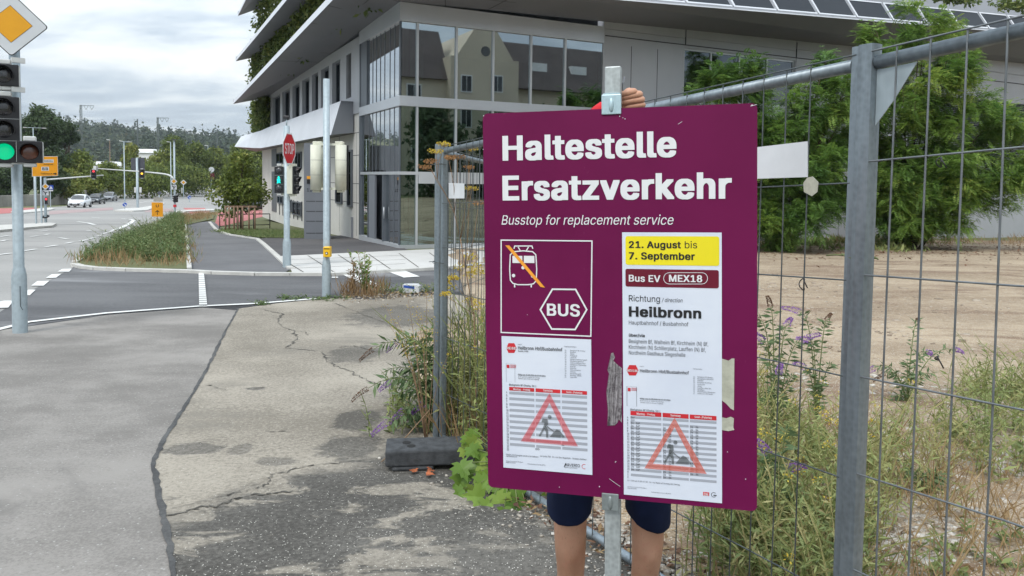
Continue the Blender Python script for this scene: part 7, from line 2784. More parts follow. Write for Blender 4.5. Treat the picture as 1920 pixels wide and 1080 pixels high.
# ------------------------------------------------------------------ feathery shrubs on the lot
def feathery(label, base, stems, mat='leaf_robinia', n_fr=900, fr_len=(0.45, 0.75), tone=0.0):
    """several thin trunks; long fronds of paired leaflets arching out of clumps"""
    T_ = thing('feathery_shrub', label, 'shrub', base)
    b = MB()
    ax, ad, at_ = [], [], []
    for (dx_, dy_, hh, sp) in stems:
        tip = base + np.array([dx_, dy_, hh])
        mid = base + np.array([dx_ * .35, dy_ * .35, hh * .5])
        b.tube([base + np.array([dx_ * .08, dy_ * .08, -0.1]), mid, tip], [0.045, 0.03, 0.008], 7)
        nb_ = 15
        for k in range(nb_):
            t_ = 1.0 if k == 0 else RNG.uniform(0.05, 1.0) ** 0.75
            o_ = (base * (1 - t_) ** 2 + 2 * mid * t_ * (1 - t_) + tip * t_ * t_)
            an = RNG.uniform(0, 2 * PI); L_ = sp * 1.2 * RNG.uniform(0.45, 1.0) * (1.12 - 0.38 * t_)
            e_ = o_ + np.array([math.cos(an) * L_, math.sin(an) * L_, L_ * RNG.uniform(0.0, 0.5)])
            m0 = (o_ + e_) / 2 + BZ * L_ * .12
            b.tube([o_, m0, e_], [0.014, 0.009, 0.003], 5)
            dr_ = (e_ - o_) / L_; sd0 = np.cross(dr_, BZ); sd0 /= np.linalg.norm(sd0)
            q_ = int(n_fr / (len(stems) * nb_) * RNG.uniform(.5, 1.5)) + 1
            for q in range(q_):
                s_ = RNG.uniform(0.25, 1.08)
                p_ = o_ * (1 - s_) ** 2 + 2 * m0 * s_ * (1 - s_) + e_ * s_ * s_
                sg = RNG.choice([-1, 1])
                wd_ = RNG.uniform(0, .42) * L_ * (1.1 - .6 * s_)
                ax.append(p_ + sd0 * sg * wd_ + RNG.normal(0, 0.04, 3) + BZ * RNG.normal(0, .15)); ad.append(dr_ * RNG.uniform(.2, 1.0) + sd0 * sg * RNG.uniform(.1, 1.0) + np.array([RNG.normal(0, .2), RNG.normal(0, .2), RNG.normal(-.10, .45)])); at_.append(k)
    b.build('trunk', 'bark', T_)
    ax, ad = np.array(ax), np.array(ad)
    ad /= np.linalg.norm(ad, axis=1, keepdims=True)
    n_ = len(ax); m_ = 9
    ln = RNG.uniform(*fr_len, n_)
    at_ = np.array(at_)
    tn = np.clip(RNG.beta(2, 2.4, 15)[at_] * .7 + RNG.beta(2, 2, n_) * .3, 0, 1)
    L_ = Leaves()
    up = np.tile(BZ, (n_, 1)); sd_ = np.cross(ad, up); sd_ /= (np.linalg.norm(sd_, axis=1, keepdims=True) + 1e-6)
    nr = np.cross(sd_, ad)
    for k in range(m_):
        t_ = (k + 0.6) / m_
        pos = ax + ad * (ln * t_)[:, None] - BZ[None] * (0.30 * ln * t_ * t_)[:, None]
        dd = ad - BZ[None] * (0.6 * t_)
        for sg in (-1, 1):
            ld = sd_ * sg * 0.9 + dd * 0.45
            sz = ln * (0.24 * math.sin(PI * (0.15 + 0.8 * t_)) + 0.05)
            L_.diamonds(pos, ld, nr + RNG.normal(0, 0.25, (n_, 3)), sz, sz * 0.34, np.clip(tn + RNG.normal(0, .08, n_) + tone, 0, 1))
    L_.build('foliage', mat, T_)
    return T_


s1 = G(1700, 468)
q1 = s1[1] / F
feathery('large feathery green shrub with yellowish top behind the near fence post', s1,
         [(-95 * q1, 0.3, 240 * q1, 1.4), (-40 * q1, -.6, 350 * q1, 1.6), (40 * q1, .2, 340 * q1, 1.7), (100 * q1, -.5, 300 * q1, 1.8), (170 * q1, 0.3, 260 * q1, 1.7), (225 * q1, -.4, 225 * q1, 1.6), (0, .4, 200 * q1, 1.8), (130 * q1, .4, 140 * q1, 1.5), (-60 * q1, -.7, 130 * q1, 1.4), (60 * q1, -.9, 170 * q1, 1.8), (0, -.3, 430 * q1, 1.3), (-70 * q1, 0, 400 * q1, 1.2), (190 * q1, -.6, 150 * q1, 1.3), (75 * q1, 0, 415 * q1, 1.2), (30 * q1, 0.5, 385 * q1, 1.4), (-150 * q1, 0.3, 190 * q1, 1.4), (-130 * q1, -.3, 280 * q1, 1.3), (240 * q1, .2, 150 * q1, 1.5)], n_fr=29000, fr_len=(0.26, 0.52), tone=0.05)
s2 = G(1470, 472)
q2 = s2[1] / F
feathery('darker feathery green shrub between the purple sign and the near fence post', s2,
         [(-100 * q2, .2, 325 * q2, 1.3), (-150 * q2, -.3, 315 * q2, 1.2), (-30 * q2, .3, 300 * q2, 1.5), (50 * q2, -.4, 330 * q2, 1.6), (110 * q2, .2, 260 * q2, 1.5), (-80 * q2, -.5, 170 * q2, 1.5), (20 * q2, -.6, 140 * q2, 1.5), (90 * q2, .3, 120 * q2, 1.4), (-10 * q2, .2, 220 * q2, 1.5), (110 * q2, -.3, 330 * q2, 1.2), (-140 * q2, .2, 220 * q2, 1.3), (70 * q2, .2, 355 * q2, 1.1)], n_fr=21000, fr_len=(0.26, 0.50), tone=-0.02)
# dry grass and low growth at the back of the lot
def tufts(name, mat, spots, per, h, spread, wd=0.012, kind='stuff', lean=0.5, tone=0.0, label=None):
    L_ = Leaves()
    for c_ in spots:
        n_ = per
        pos = np.tile(np.array(c_), (n_, 1)) + np.stack([RNG.normal(0, spread, n_), RNG.normal(0, spread, n_), np.zeros(n_)], 1)
        d = np.stack([RNG.normal(0, lean, n_), RNG.normal(0, lean, n_), np.ones(n_)], 1)
        hh = h * RNG.uniform(0.4, 1.15) * RNG.uniform(0.5, 1.1, n_)
        L_.diamonds(pos, d, rdirs(n_), hh, wd * RNG.uniform(0.7, 1.4, n_) * (h / 0.3) ** .3, np.clip(RNG.beta(2, 2, n_) * .7 + RNG.uniform(0, .3) + tone, 0, 1))
    o = L_.build(name, mat)
    o['kind'] = kind
    return o


def weeds(name, mat, bases, nstem, nleaf, hr, lr, wr_, lean, kind='stuff', tone=0.0, patch=0.0, stem=True, up=0.3):
    """many leafy stems in one mesh: each stem leans and bends, leaves all along it"""
    L_ = Leaves()
    bases = np.repeat(np.array(bases), nstem, 0)
    n_ = len(bases)
    from mathutils import noise as mn
    if patch:
        pf = np.array([mn.noise(Vector((p[0] / patch, p[1] / patch, 2.0))) for p in bases])
    else:
        pf = np.zeros(n_)
    bases = bases + np.stack([RNG.normal(0, .06, n_), RNG.normal(0, .06, n_), np.zeros(n_)], 1)
    h = RNG.uniform(hr[0], hr[1], n_) * np.clip(0.8 + 0.9 * pf, 0.3, 1.4)
    ln = np.stack([RNG.normal(0, lean, n_), RNG.normal(0, lean, n_)], 1)
    ton = np.clip(RNG.beta(2, 2, n_) * 0.6 + 0.1 + 0.5 * pf + tone, 0, 1)
    def at(t_):
        return bases + np.stack([ln[:, 0] * h * t_ * t_, ln[:, 1] * h * t_ * t_, h * t_ * (1 - 0.18 * t_)], 1)
    if stem:
        for a_, c_ in ((0, .35), (.35, .7), (.7, 1.0)):
            p, q = at(a_), at(c_)
            d = q - p
            for rot in (0, 1):
                side = np.tile(np.array([1.0, 0.2, 0]) if rot == 0 else np.array([-0.2, 1, 0]), (n_, 1))
                L_.diamonds(p - d * .3, d, side, np.linalg.norm(d, axis=1) * 1.6, 0.006 + 0.004 * h, np.clip(ton + .15, 0, 1))
    for k in range(nleaf):
        t_ = np.clip((k + RNG.uniform(0, 1, n_)) / nleaf, 0.05, 1)[:, None][:, 0]
        p = bases + np.stack([ln[:, 0] * h * t_ * t_, ln[:, 1] * h * t_ * t_, h * t_ * (1 - 0.18 * t_)], 1)
        an = RNG.uniform(0, 2 * PI, n_)
        d = np.stack([np.cos(an), np.sin(an), RNG.normal(up, .35, n_)], 1)
        sz = RNG.uniform(lr[0], lr[1], n_) * (1.15 - 0.6 * t_)
        L_.diamonds(p, d, np.tile(BZ, (n_, 1)) + RNG.normal(0, .35, (n_, 3)), sz, sz * wr_, np.clip(ton + RNG.normal(0, .1, n_), 0, 1), 0.1)
    o = L_.build(name, mat)
    if kind: o['kind'] = kind
    return o


def lotpt(px, py):
    p = G(px, py); p[2] += 0.03
    return p


back = [lotpt(RNG.uniform(1430, 1920), RNG.uniform(436, 462)) for k in range(60)]
tufts('dry_grass', 'leaf_dry', back, 34, 0.45, 0.35, 0.02)
tufts('undergrowth', 'leaf_weed', [lotpt(RNG.uniform(1430, 1700), RNG.uniform(446, 474)) for k in range(40)], 40, 0.45, 0.4, 0.06, lean=0.9)
# verge weeds
vs_ = []
poly = np.array(VERGE, float)


def in_poly(x, y, pl):
    c_ = False; j = len(pl) - 1
    for i in range(len(pl)):
        if (pl[i][1] > y) != (pl[j][1] > y) and x < (pl[j][0] - pl[i][0]) * (y - pl[i][1]) / (pl[j][1] - pl[i][1]) + pl[i][0]: c_ = not c_
        j = i
    return c_


VW = [G(*p)[:2] for p in VERGE]
xs = [p[0] for p in VW]; ys = [p[1] for p in VW]
while len(vs_) < 950:
    x_, y_ = RNG.uniform(min(xs), max(xs)), RNG.uniform(min(ys), max(ys))
    if in_poly(x_, y_, VW): vs_.append(np.array([x_, y_, zt(y_) + 0.06]))
VP_ = [p for p in vs_ if p[1] > 18.2 and PX + F * p[0] / p[1] < 342 - RNG.uniform(0, 10)]
weeds('verge_weeds', 'leaf_verge', VP_, 5, 14, (0.22, 0.80), (0.06, 0.17), 0.30, 0.32, patch=1.3, tone=-0.05)
tufts('verge_grass', 'leaf_verge', [p for p in VP_ if RNG.uniform() < .6], 30, 0.42, 0.25, 0.016, lean=0.45, tone=0.15)
tufts('verge_dry_grass', 'leaf_dry', [p for p in vs_ if RNG.uniform() < 0.20], 22, 0.45, 0.22, 0.014, lean=0.4)
gs = []
GW = [G(*p)[:2] for p in GRASS]
while len(gs) < 260:
    x_, y_ = RNG.uniform(min(p[0] for p in GW), max(p[0] for p in GW)), RNG.uniform(min(p[1] for p in GW), max(p[1] for p in GW))
    if in_poly(x_, y_, GW): gs.append(np.array([x_, y_, zt(y_) + 0.05]))
tufts('grass', 'leaf_verge', gs, 40, 0.16, 0.22, 0.02, lean=0.6, tone=0.1)

# ------------------------------------------------------------------ growth near the fence
def fence_x(y): return plB[0] + (plB[1] - y) * (prB[0] - plB[0]) / (plB[1] - prB[1])


def behind(n, y0, y1, d0, d1, px0=None, px1=None):
    """ground points on the lot side of the fence"""
    out_ = []
    while len(out_) < n:
        y_ = RNG.uniform(y0, y1); x_ = fence_x(y_) + RNG.uniform(d0, d1)
        px = PX + F * x_ / max(y_, .3)
        if px0 is not None and not (px0 < px < px1): continue
        out_.append(np.array([x_, y_, zt(y_) + 0.03]))
    return out_


# left strip seen between the far posts and the board
A_ = behind(150, 4.4, 6.2, 0.10, 0.9, 836, 980)
weeds('weeds', 'leaf_weed', A_, 3, 13, (0.35, 1.45), (0.04, 0.11), 0.24, 0.20, tone=0.16)
weeds('weeds', 'leaf_weed', [np.array([RNG.uniform(-.95, -.45), RNG.uniform(5.3, 6.2), 0]) + np.array([0, 0, zt(5.7) + .01]) for k in range(18)], 3, 11, (0.12, 0.5), (0.04, 0.09), 0.28, 0.25, tone=0.05)
# right of the board, thick growth behind the fence
B_ = behind(105, 2.7, 4.4, 0.12, 1.3, 1330, 1640)
weeds('weeds', 'leaf_weed', B_[:55], 4, 12, (0.22, 0.70), (0.04, 0.10), 0.24, 0.30, tone=0.0)
weeds('weeds', 'leaf_weed', B_[55:], 4, 10, (0.22, 0.75), (0.035, 0.085), 0.2, 0.34, tone=0.32)
B2_ = behind(120, 3.4, 6.4, 0.6, 2.8, 1380, 1700)
weeds('weeds', 'leaf_weed', B2_, 4, 11, (0.2, 0.75), (0.045, 0.10), 0.22, 0.32, tone=0.2, patch=1.1)
C_ = behind(64, 3.6, 6.2, 1.6, 4.2, 1640, 1860)
weeds('weeds', 'leaf_weed', C_[:44], 4, 10, (0.12, 0.5), (0.03, 0.08), 0.22, 0.38, tone=0.25, patch=0.8)
D_ = behind(34, 1.3, 3.6, 0.25, 2.2, 1600, 2000)
weeds('weeds', 'leaf_weed', D_, 3, 9, (0.06, 0.28), (0.03, 0.085), 0.36, 0.5, tone=-0.05)
E_ = behind(60, 4.5, 7.0, 3.0, 6.5, 1780, 2000)
weeds('weeds', 'leaf_weed', E_, 4, 12, (0.2, 0.75), (0.05, 0.11), 0.22, 0.32, tone=0.15)
tufts('dry_grass', 'leaf_dry', behind(130, 2.0, 6.0, 0.1, 3.6, 1330, 1960), 16, 0.34, 0.10, 0.006, lean=0.55)
tufts('dry_grass', 'leaf_dry', behind(40, 4.3, 6.2, 0.1, 0.8, 836, 1000), 16, 0.5, 0.10, 0.007, lean=0.4)
# small yellow flower heads on the weeds
def heads(name, mat, spots, n, r_, sz):
    L_ = Leaves()
    c_ = np.repeat(np.array(spots), n, 0); m_ = len(c_)
    d = rdirs(m_, 0.3)
    p = c_ + d * (np.array([1, 1, .45]) * r_)[None] * RNG.uniform(0.3, 1, (m_, 1))
    L_.diamonds(p, d, rdirs(m_), sz * RNG.uniform(.6, 1.3, m_), sz * RNG.uniform(.5, .9, m_), RNG.uniform(0, 1, m_))
    o = L_.build(name, mat); o['kind'] = 'stuff'
    return o


hs_ = [p + np.array([RNG.normal(0, .08), RNG.normal(0, .08), RNG.uniform(0.3, 0.75)]) for p in B_[::5] + B2_[::3]] + [p + np.array([RNG.normal(0, .06), RNG.normal(0, .06), RNG.uniform(0.35, 1.0)]) for p in A_[::3]]
heads('yellow_flowers', 'petal_gold', hs_, 14, 0.026, 0.011)
for px, py in ((884, 482), (890, 500), (888, 515), (880, 520), (893, 575), (886, 560), (850, 462), (842, 525)):
    pass
heads('yellow_flowers', 'petal_gold', [P(px, py, 5.35) for px, py in ((884, 482), (892, 500), (882, 515), (895, 512), (893, 575), (884, 562), (850, 520), (842, 535), (862, 500))], 40, 0.05, 0.018)

# gravel and leaf litter
def stones(name, pts, size, mat='stone'):
    n_ = len(pts); pts = np.array(pts)
    c8 = np.array([[x_, y_, z_] for z_ in (-1, 1) for y_ in (-1, 1) for x_ in (-1, 1)], float)
    s_ = RNG.uniform(*size, n_)[:, None, None] * np.stack([RNG.uniform(.6, 1.3, n_), RNG.uniform(.5, 1.1, n_), RNG.uniform(.25, .6, n_)], 1)[:, None, :]
    v = c8[None] * s_ * (1 + RNG.normal(0, .22, (n_, 8, 3)))
    an = RNG.uniform(0, 2 * PI, n_); c_, q = np.cos(an), np.sin(an)
    R_ = np.zeros((n_, 3, 3)); R_[:, 0, 0] = c_; R_[:, 0, 1] = -q; R_[:, 1, 0] = q; R_[:, 1, 1] = c_; R_[:, 2, 2] = 1
    v = np.einsum('nij,nkj->nki', R_, v) + pts[:, None, :]
    fi = np.array([(0, 2, 3, 1), (4, 5, 7, 6), (0, 1, 5, 4), (1, 3, 7, 5), (3, 2, 6, 7), (2, 0, 4, 6)])
    L_ = Leaves()
    L_.V.append(v.reshape(-1, 3)); L_.F.append((np.arange(n_)[:, None, None] * 8 + fi[None]).reshape(-1, 4)); L_.A.append(np.repeat(RNG.uniform(0, 1, n_), 6)); L_.k = n_ * 8
    o = L_.build(name, mat); o['kind'] = 'stuff'
    return o


g_ = behind(7500, 1.2, 5.0, 0.05, 3.6, 1100, 2000)
stones('gravel', g_, (0.005, 0.016))
stones('gravel', behind(3500, 1.2, 5.0, 0.05, 3.6, 1100, 2000), (0.006, 0.018), 'stone_brown')
stones('gravel', behind(900, 1.2, 7.5, 0.1, 5.5, 1100, 2000), (0.012, 0.030))
stones('gravel', behind(2600, 4.5, 20.0, 0.3, 14, 1380, 2000), (0.010, 0.026), 'stone_brown')
stones('gravel', behind(26, 9, 24.0, 1, 14, 1420, 2000), (0.03, 0.07), 'stone_brown')
# pale chips along the pavement edge
pe = []
for k in range(420):
    y_ = RNG.uniform(2.2, 5.2); x_ = fence_x(y_) - abs(RNG.normal(0, 0.22)) + 0.05
    pe.append(np.array([x_, y_, zt(y_) + 0.016]))
stones('gravel', pe, (0.003, 0.010))


def litter(name, pts, ln, mat='leaf_dry', tone=0.0):
    n_ = len(pts); L_ = Leaves()
    an = RNG.uniform(0, 2 * PI, n_)
    d = np.stack([np.cos(an), np.sin(an), RNG.normal(0.1, .25, n_)], 1)
    sz = RNG.uniform(*ln, n_)
    L_.diamonds(np.array(pts) + np.array([0, 0, .012]), d, np.tile(BZ, (n_, 1)) + RNG.normal(0, .3, (n_, 3)), sz, sz * RNG.uniform(.15, .6, n_), np.clip(RNG.uniform(0, 1, n_) + tone, 0, 1), .1)
    o = L_.build(name, mat); o['kind'] = 'stuff'


litter('leaf_litter', behind(1500, 1.2, 5.5, -0.12, 2.6, 880, 2000), (0.02, 0.07))
litter('leaf_litter', [lotpt(RNG.uniform(1420, 1920), 462 + abs(RNG.normal(0, 14))) for k in range(1500)], (0.05, 0.16), 'petal_dead', 0.25)
litter('leaf_litter', behind(700, 2.6, 5.0, -0.15, 0.35), (0.02, 0.06), 'petal_dead')
pp = []
for k in range(900):
    px, py = RNG.uniform(640, 830), 552 + abs(RNG.normal(0, 7))
    p = G(px, py - (px - 640) * 0.03); p[2] += 0.012; pp.append(p)
litter('leaf_litter', pp, (0.02, 0.07))
stones('gravel', pp[::3], (0.006, 0.02))

# dry weeds round the signal post with button box
bs = [G(RNG.uniform(642, 716), RNG.uniform(548, 560)) for k in range(34)]
tufts('dry_grass', 'leaf_dry', bs, 11, 0.45, 0.10, 0.010, lean=0.32, tone=-0.3)
weeds('weeds', 'leaf_verge', [G(RNG.uniform(680, 820), RNG.uniform(541, 552)) for k in range(34)], 3, 9, (0.08, 0.32), (0.04, 0.09), 0.4, 0.5, tone=0.05)
weeds('weeds', 'leaf_verge', [G(495, 572) for k in range(6)] + [G(RNG.uniform(520, 645), 564 - (k % 6)) for k in range(26)], 3, 9, (0.03, 0.13), (0.03, 0.07), 0.45, 0.6, tone=-0.05)


def upright(label, base, h, n, mat, tone=0.0):
    T_ = thing('wild_plant', label, 'plant', base)
    b = MB(); L_ = Leaves()
    for k in range(n):
        dx_, dy_ = RNG.normal(0, .14), RNG.normal(0, .10)
        hh = h * RNG.uniform(.6, 1.0)
        tip = base + np.array([dx_, dy_, hh]); mid = base + np.array([dx_ * .35, dy_ * .35, hh * .5])
        b.tube([base + RNG.normal(0, .02, 3) * np.array([1, 1, 0]), mid, tip], [.008, .006, .003], 5)
        m_ = 46
        t_ = RNG.uniform(.12, 1.0, m_)[:, None]
        p = base * (1 - t_) ** 2 + 2 * mid * t_ * (1 - t_) + tip * t_ * t_
        an = RNG.uniform(0, 2 * PI, m_)
        d = np.stack([np.cos(an), np.sin(an), RNG.normal(.7, .3, m_)], 1)
        L_.diamonds(p, d, rdirs(m_), RNG.uniform(.05, .11, m_), RNG.uniform(.014, .03, m_), np.clip(t_[:, 0] * .6 + .2 + RNG.normal(0, .1, m_) + tone, 0, 1))
    b.build('stem', 'stem_dry', T_)
    L_.build('leaves', mat, T_)
    return T_


bq = G(684, 553)
upright('upright yellow green weed with dry brown stems beside the signal post', bq, up_at(bq, 684, 462) - bq[2], 7, 'leaf_maple')
bq = G(660, 552)
upright('thin brownish weed close against the signal post with button box', bq, up_at(bq, 660, 482) - bq[2], 4, 'leaf_dry', -0.2)


def buddleia(label, base, stems, spikes=True, leaf=0.095, n=24):
    """arching stems (tip offsets in metres, kind of flower: p purple, d dead, n none)"""
    T_ = thing('butterfly_bush', label, 'shrub', base)
    b = MB(); L_ = Leaves(); fl = {'p': Leaves(), 'd': Leaves()}
    for tip_, rise, kind in stems:
        tip = base + np.array(tip_); mid = base + np.array([tip_[0] * .35, tip_[1] * .35, max(tip_[2], 0.1) * .75 + rise])
        pts = [base * (1 - t_) ** 2 + 2 * mid * t_ * (1 - t_) + tip * t_ * t_ for t_ in np.linspace(0, 1, 9)]
        b.tube(pts, list(np.linspace(.006, .002, 9)), 5)
        m_ = n
        t_ = np.linspace(.12, .93, m_)[:, None]
        p = base * (1 - t_) ** 2 + 2 * mid * t_ * (1 - t_) + tip * t_ * t_
        dr = 2 * (mid - base) * (1 - t_) + 2 * (tip - mid) * t_
        dr /= np.linalg.norm(dr, axis=1, keepdims=True)
        sd_ = np.cross(dr, np.tile(BZ, (m_, 1))); sd_ /= (np.linalg.norm(sd_, axis=1, keepdims=True) + 1e-6)
        u_ = np.cross(sd_, dr)
        for sg in (-1, 1):
            ph = np.arange(m_) * PI / 2 * 0.5
            side = sd_ * np.cos(ph)[:, None] + u_ * np.sin(ph)[:, None]
            d = side * sg + dr * .55 - BZ[None] * .35
            sz = leaf * RNG.uniform(.6, 1.2, m_)
            L_.diamonds(p, d, u_ + RNG.normal(0, .3, (m_, 3)), sz, sz * .26, np.clip(RNG.beta(2, 2, m_), 0, 1), .12)
        if kind in fl:
            e_ = dr[-1]; q = 230
            ls = RNG.uniform(.10, .16)
            tt = RNG.uniform(0, 1, q)[:, None]
            _, a_, c_ = basis(e_)
            an = RNG.uniform(0, 2 * PI, q)[:, None]
            rr = (.019 if kind == 'p' else .013) * (1 - .7 * tt)
            bend = -BZ[None] * (.03 * tt * tt)
            pos = tip + e_[None] * tt * ls + (a_[None] * np.cos(an) + c_[None] * np.sin(an)) * rr + bend
            fl[kind].diamonds(pos, (a_[None] * np.cos(an) + c_[None] * np.sin(an)) + e_[None] * .4, rdirs(q), .010, .007, RNG.uniform(0, 1, q))
    b.build('stem', 'stem_green', T_)
    L_.build('leaves', 'leaf_buddleia', T_)
    if fl['p'].k: fl['p'].build('flower_spike', 'petal_purple', T_)
    if fl['d'].k: fl['d'].build('dead_spike', 'petal_dead', T_)
    return T_


def tips(base, Y, lst):
    return [(P(px, py, Y + dy) - base, rise, k_) for px, py, dy, rise, k_ in lst]


bb_ = np.array([-0.50, 5.55, zt(5.55)])
buddleia('bushy buddleia with purple and brown flower spikes left of the far fence posts', bb_, tips(bb_, 5.5, [
    (748, 640, 0.0, .35, 'p'), (700, 655, -.1, .40, 'd'), (690, 728, -.2, .30, 'd'), (735, 715, 0, .25, 'p'), (726, 792, -.3, .15, 'p'), (795, 757, -.1, .1, 'p'), (757, 770, -.2, .15, 'p'),
    (765, 690, .1, .3, 'n'), (790, 650, .2, .3, 'n'), (810, 680, .1, .2, 'n'), (780, 740, 0, .2, 'n'), (770, 800, -.1, .1, 'n'), (805, 620, .2, .25, 'n'), (740, 745, .0, .25, 'n'), (800, 800, -.1, .1, 'n'), (715, 700, .0, .3, 'n'), (760, 660, .1, .35, 'n')]), n=26)
for k, (px, py, lst, lab) in enumerate((
    (1450, 860, [(1445, 575, 0, .2, 'd'), (1475, 610, .1, .2, 'p'), (1425, 600, 0, .25, 'd'), (1432, 640, 0, .2, 'p'), (1500, 640, 0, .2, 'p'), (1460, 700, -.1, .1, 'p'), (1440, 740, 0, .1, 'n'), (1490, 700, 0, .1, 'n')], 'buddleia with mauve and brown spikes just right of the purple sign'),
    (1530, 800, [(1520, 640, 0, .2, 'p'), (1550, 600, .1, .2, 'd'), (1500, 585, 0, .25, 'p'), (1560, 680, 0, .1, 'n'), (1535, 720, 0, .1, 'n'), (1510, 690, 0, .1, 'p')], 'taller buddleia close left of the near fence post'),
    (1450, 1010, [(1432, 985, 0, .05, 'p'), (1475, 880, 0, .1, 'p'), (1425, 880, 0, .1, 'n'), (1500, 930, 0, .1, 'n'), (1440, 850, 0, .1, 'p'), (1480, 800, 0, .1, 'n')], 'low buddleia with mauve spikes at the bottom beside the sign corner'),
    (1700, 760, [(1668, 755, 0, .1, 'p'), (1660, 700, 0, .15, 'd'), (1740, 660, .3, .2, 'p'), (1720, 600, .3, .2, 'd'), (1640, 690, 0, .2, 'p'), (1750, 700, 0, .1, 'n'), (1700, 680, 0, .1, 'n'), (1790, 655, .2, .2, 'p')], 'buddleia with long dark spikes right of the near fence post'),
    (1735, 935, [(1732, 930, 0, .04, 'p'), (1700, 880, 0, .05, 'n'), (1760, 890, 0, .05, 'n')], 'single small buddleia shoot on the gravel right of the near post'))):
    bs = G(px, py)
    buddleia(lab, bs, tips(bs, bs[1], lst), n=18, leaf=0.075)


# maple sapling
def maple_leaf(mb, c_, d, nrm, s_):
    d = d / np.linalg.norm(d); sd_ = np.cross(d, nrm); sd_ /= np.linalg.norm(sd_); up = np.cross(sd_, d)
    out = [(0, 0), (.10, -.10), (.42, -.06), (.30, .10), (.62, .22), (.50, .34), (.58, .55), (.36, .48), (.22, .52), (.24, .74), (.12, .72), (0, 1.0)]
    out = out + [(-a_, q) for a_, q in out[-2:0:-1]]
    mid = len(mb.v)
    pts = [c_ + (sd_ * a_ + d * q) * s_ + up * s_ * (0.34 * abs(a_) - 0.28 * q * q) for a_, q in out]
    k = len(pts)
    cen = c_ + d * .35 * s_ + up * s_ * (-0.02)
    mb.add([cen] + pts, [(0, 1 + i, 1 + (i + 1) % k) for i in range(k)], 0, False)


def set_var(o, groups):
    at = o.data.attributes.new('var', 'FLOAT', 'FACE')
    at.data.foreach_set('value', np.array(groups, np.float32))


ms = np.array([0.02, 4.35, zt(4.35)])
T_ = thing('maple_sapling', 'low maple sapling with bright green lobed leaves spilling under the fence rail', 'sapling', ms)
lb, sb, gv = MB(), MB(), []
for px, py, dy, sz in [(862, 880, .0, .13), (880, 850, .1, .12), (895, 835, .15, .12), (872, 905, 0, .15), (900, 885, .05, .14), (890, 925, -.1, .15), (915, 910, -.05, .15), (905, 945, -.2, .14), (930, 940, -.2, .16), (945, 915, -.1, .14), (925, 890, .05, .13), (955, 945, -.2, .15), (945, 965, -.3, .12), (975, 935, -.1, .15), (985, 955, -.25, .13), (962, 920, 0, .13), (1000, 925, 0, .14), (1015, 940, -.1, .12), (880, 880, .1, .13), (865, 850, .2, .11), (905, 860, .1, .12), (895, 905, 0, .14), (935, 925, -.1, .14), (970, 960, -.3, .11), (1012, 955, -.05, .11), (868, 930, -.1, .11), (1070, 945, .1, .12), (1088, 955, .1, .1), (1045, 945, .1, .12), (918, 955, -.25, .12), (872, 828, .2, .10), (888, 818, .25, .09)]:
    c_ = P(px, py - 12, 4.28 + dy)
    d = np.array([RNG.normal(0, .6), -0.35 + RNG.normal(0, .25), -0.75 + RNG.normal(0, .3)])
    nn_ = np.array([RNG.normal(0, .3), -0.75, 0.65])
    k0 = len(lb.f); maple_leaf(lb, c_, d, nn_, sz * RNG.uniform(.72, .95))
    gv += [float(np.clip(RNG.uniform(.1, .95), 0, 1))] * (len(lb.f) - k0)
    sb.tube([ms + np.array([RNG.normal(0, .1), .05, 0]), (ms + c_) / 2 + BZ * .08, c_], [.005, .004, .0015], 5)
o = lb.build('leaves', 'leaf_maple', T_); set_var(o, gv)
sb.build('stem', 'stem_green', T_)

# tall dried umbel plant in front of the far posts
Yu = 5.02
ub = np.array([*G(893, 850)[:2], 0]); ub[1] = Yu; ub[0] = P(893, 850, Yu)[0]; ub[2] = zt(Yu)
T_ = thing('umbel_plant', 'tall dry forked umbel plant with yellow and rust heads before the far posts', 'plant', ub)
sb = MB(); uy, ur = Leaves(), Leaves()
Q = lambda px, py, dy=0.0: P(px, py, Yu + dy)


def umbel(L_, c_, r_, n=9, k_=16, sz=0.011):
    for i in range(n):
        an = 2 * PI * i / n + RNG.uniform(0, .4); rr = r_ * RNG.uniform(.35, 1)
        e_ = c_ + np.array([math.cos(an) * rr, math.sin(an) * rr * .7, r_ * RNG.uniform(.25, .55)])
        sb.tube([c_, e_], [.0012, .0008], 4)
        d = rdirs(k_, .3)
        L_.diamonds(e_ + d * np.array([.010, .010, .006]), d, rdirs(k_), sz, sz * .7, RNG.uniform(0, 1, k_))


stem = [ub, Q(893, 760), Q(889, 590), Q(873, 507), Q(863, 447)]
sb.tube(stem, [.0055, .005, .0045, .004, .0035], 6)
sb.tube([Q(863, 447), Q(852, 400), Q(836, 365), Q(820, 337), Q(808, 320)], [.0035, .003, .0025, .002, .0016], 6)
for a_, c_, L_, r_ in (((820, 337), (818, 290), uy, .060), ((836, 365), (806, 308), ur, .050), ((852, 400), (858, 300), ur, .05), ((863, 447), (880, 284), uy, .05), ((863, 447), (884, 358), uy, .045), ((873, 507), (880, 318), ur, .035), ((873, 507), (897, 385), ur, .04), ((820, 337), (833, 275), uy, .045), ((852, 400), (842, 300), ur, .035), ((889, 590), (850, 525), uy, .04), ((889, 590), (835, 555), uy, .035), ((808, 320), (797, 318), ur, .04)):
    p0, p1 = Q(*a_), Q(*c_, RNG.normal(0, .05))
    sb.tube([p0, (p0 + p1) / 2 + RT * RNG.normal(0, .015), p1], [.0025, .002, .0013], 5)
    umbel(L_, p1, r_)
sb.build('stem', 'stem_dry', T_)
uy.build('yellow_umbel', 'petal_gold', T_); ur.build('rust_umbel', 'umbel_brown', T_)
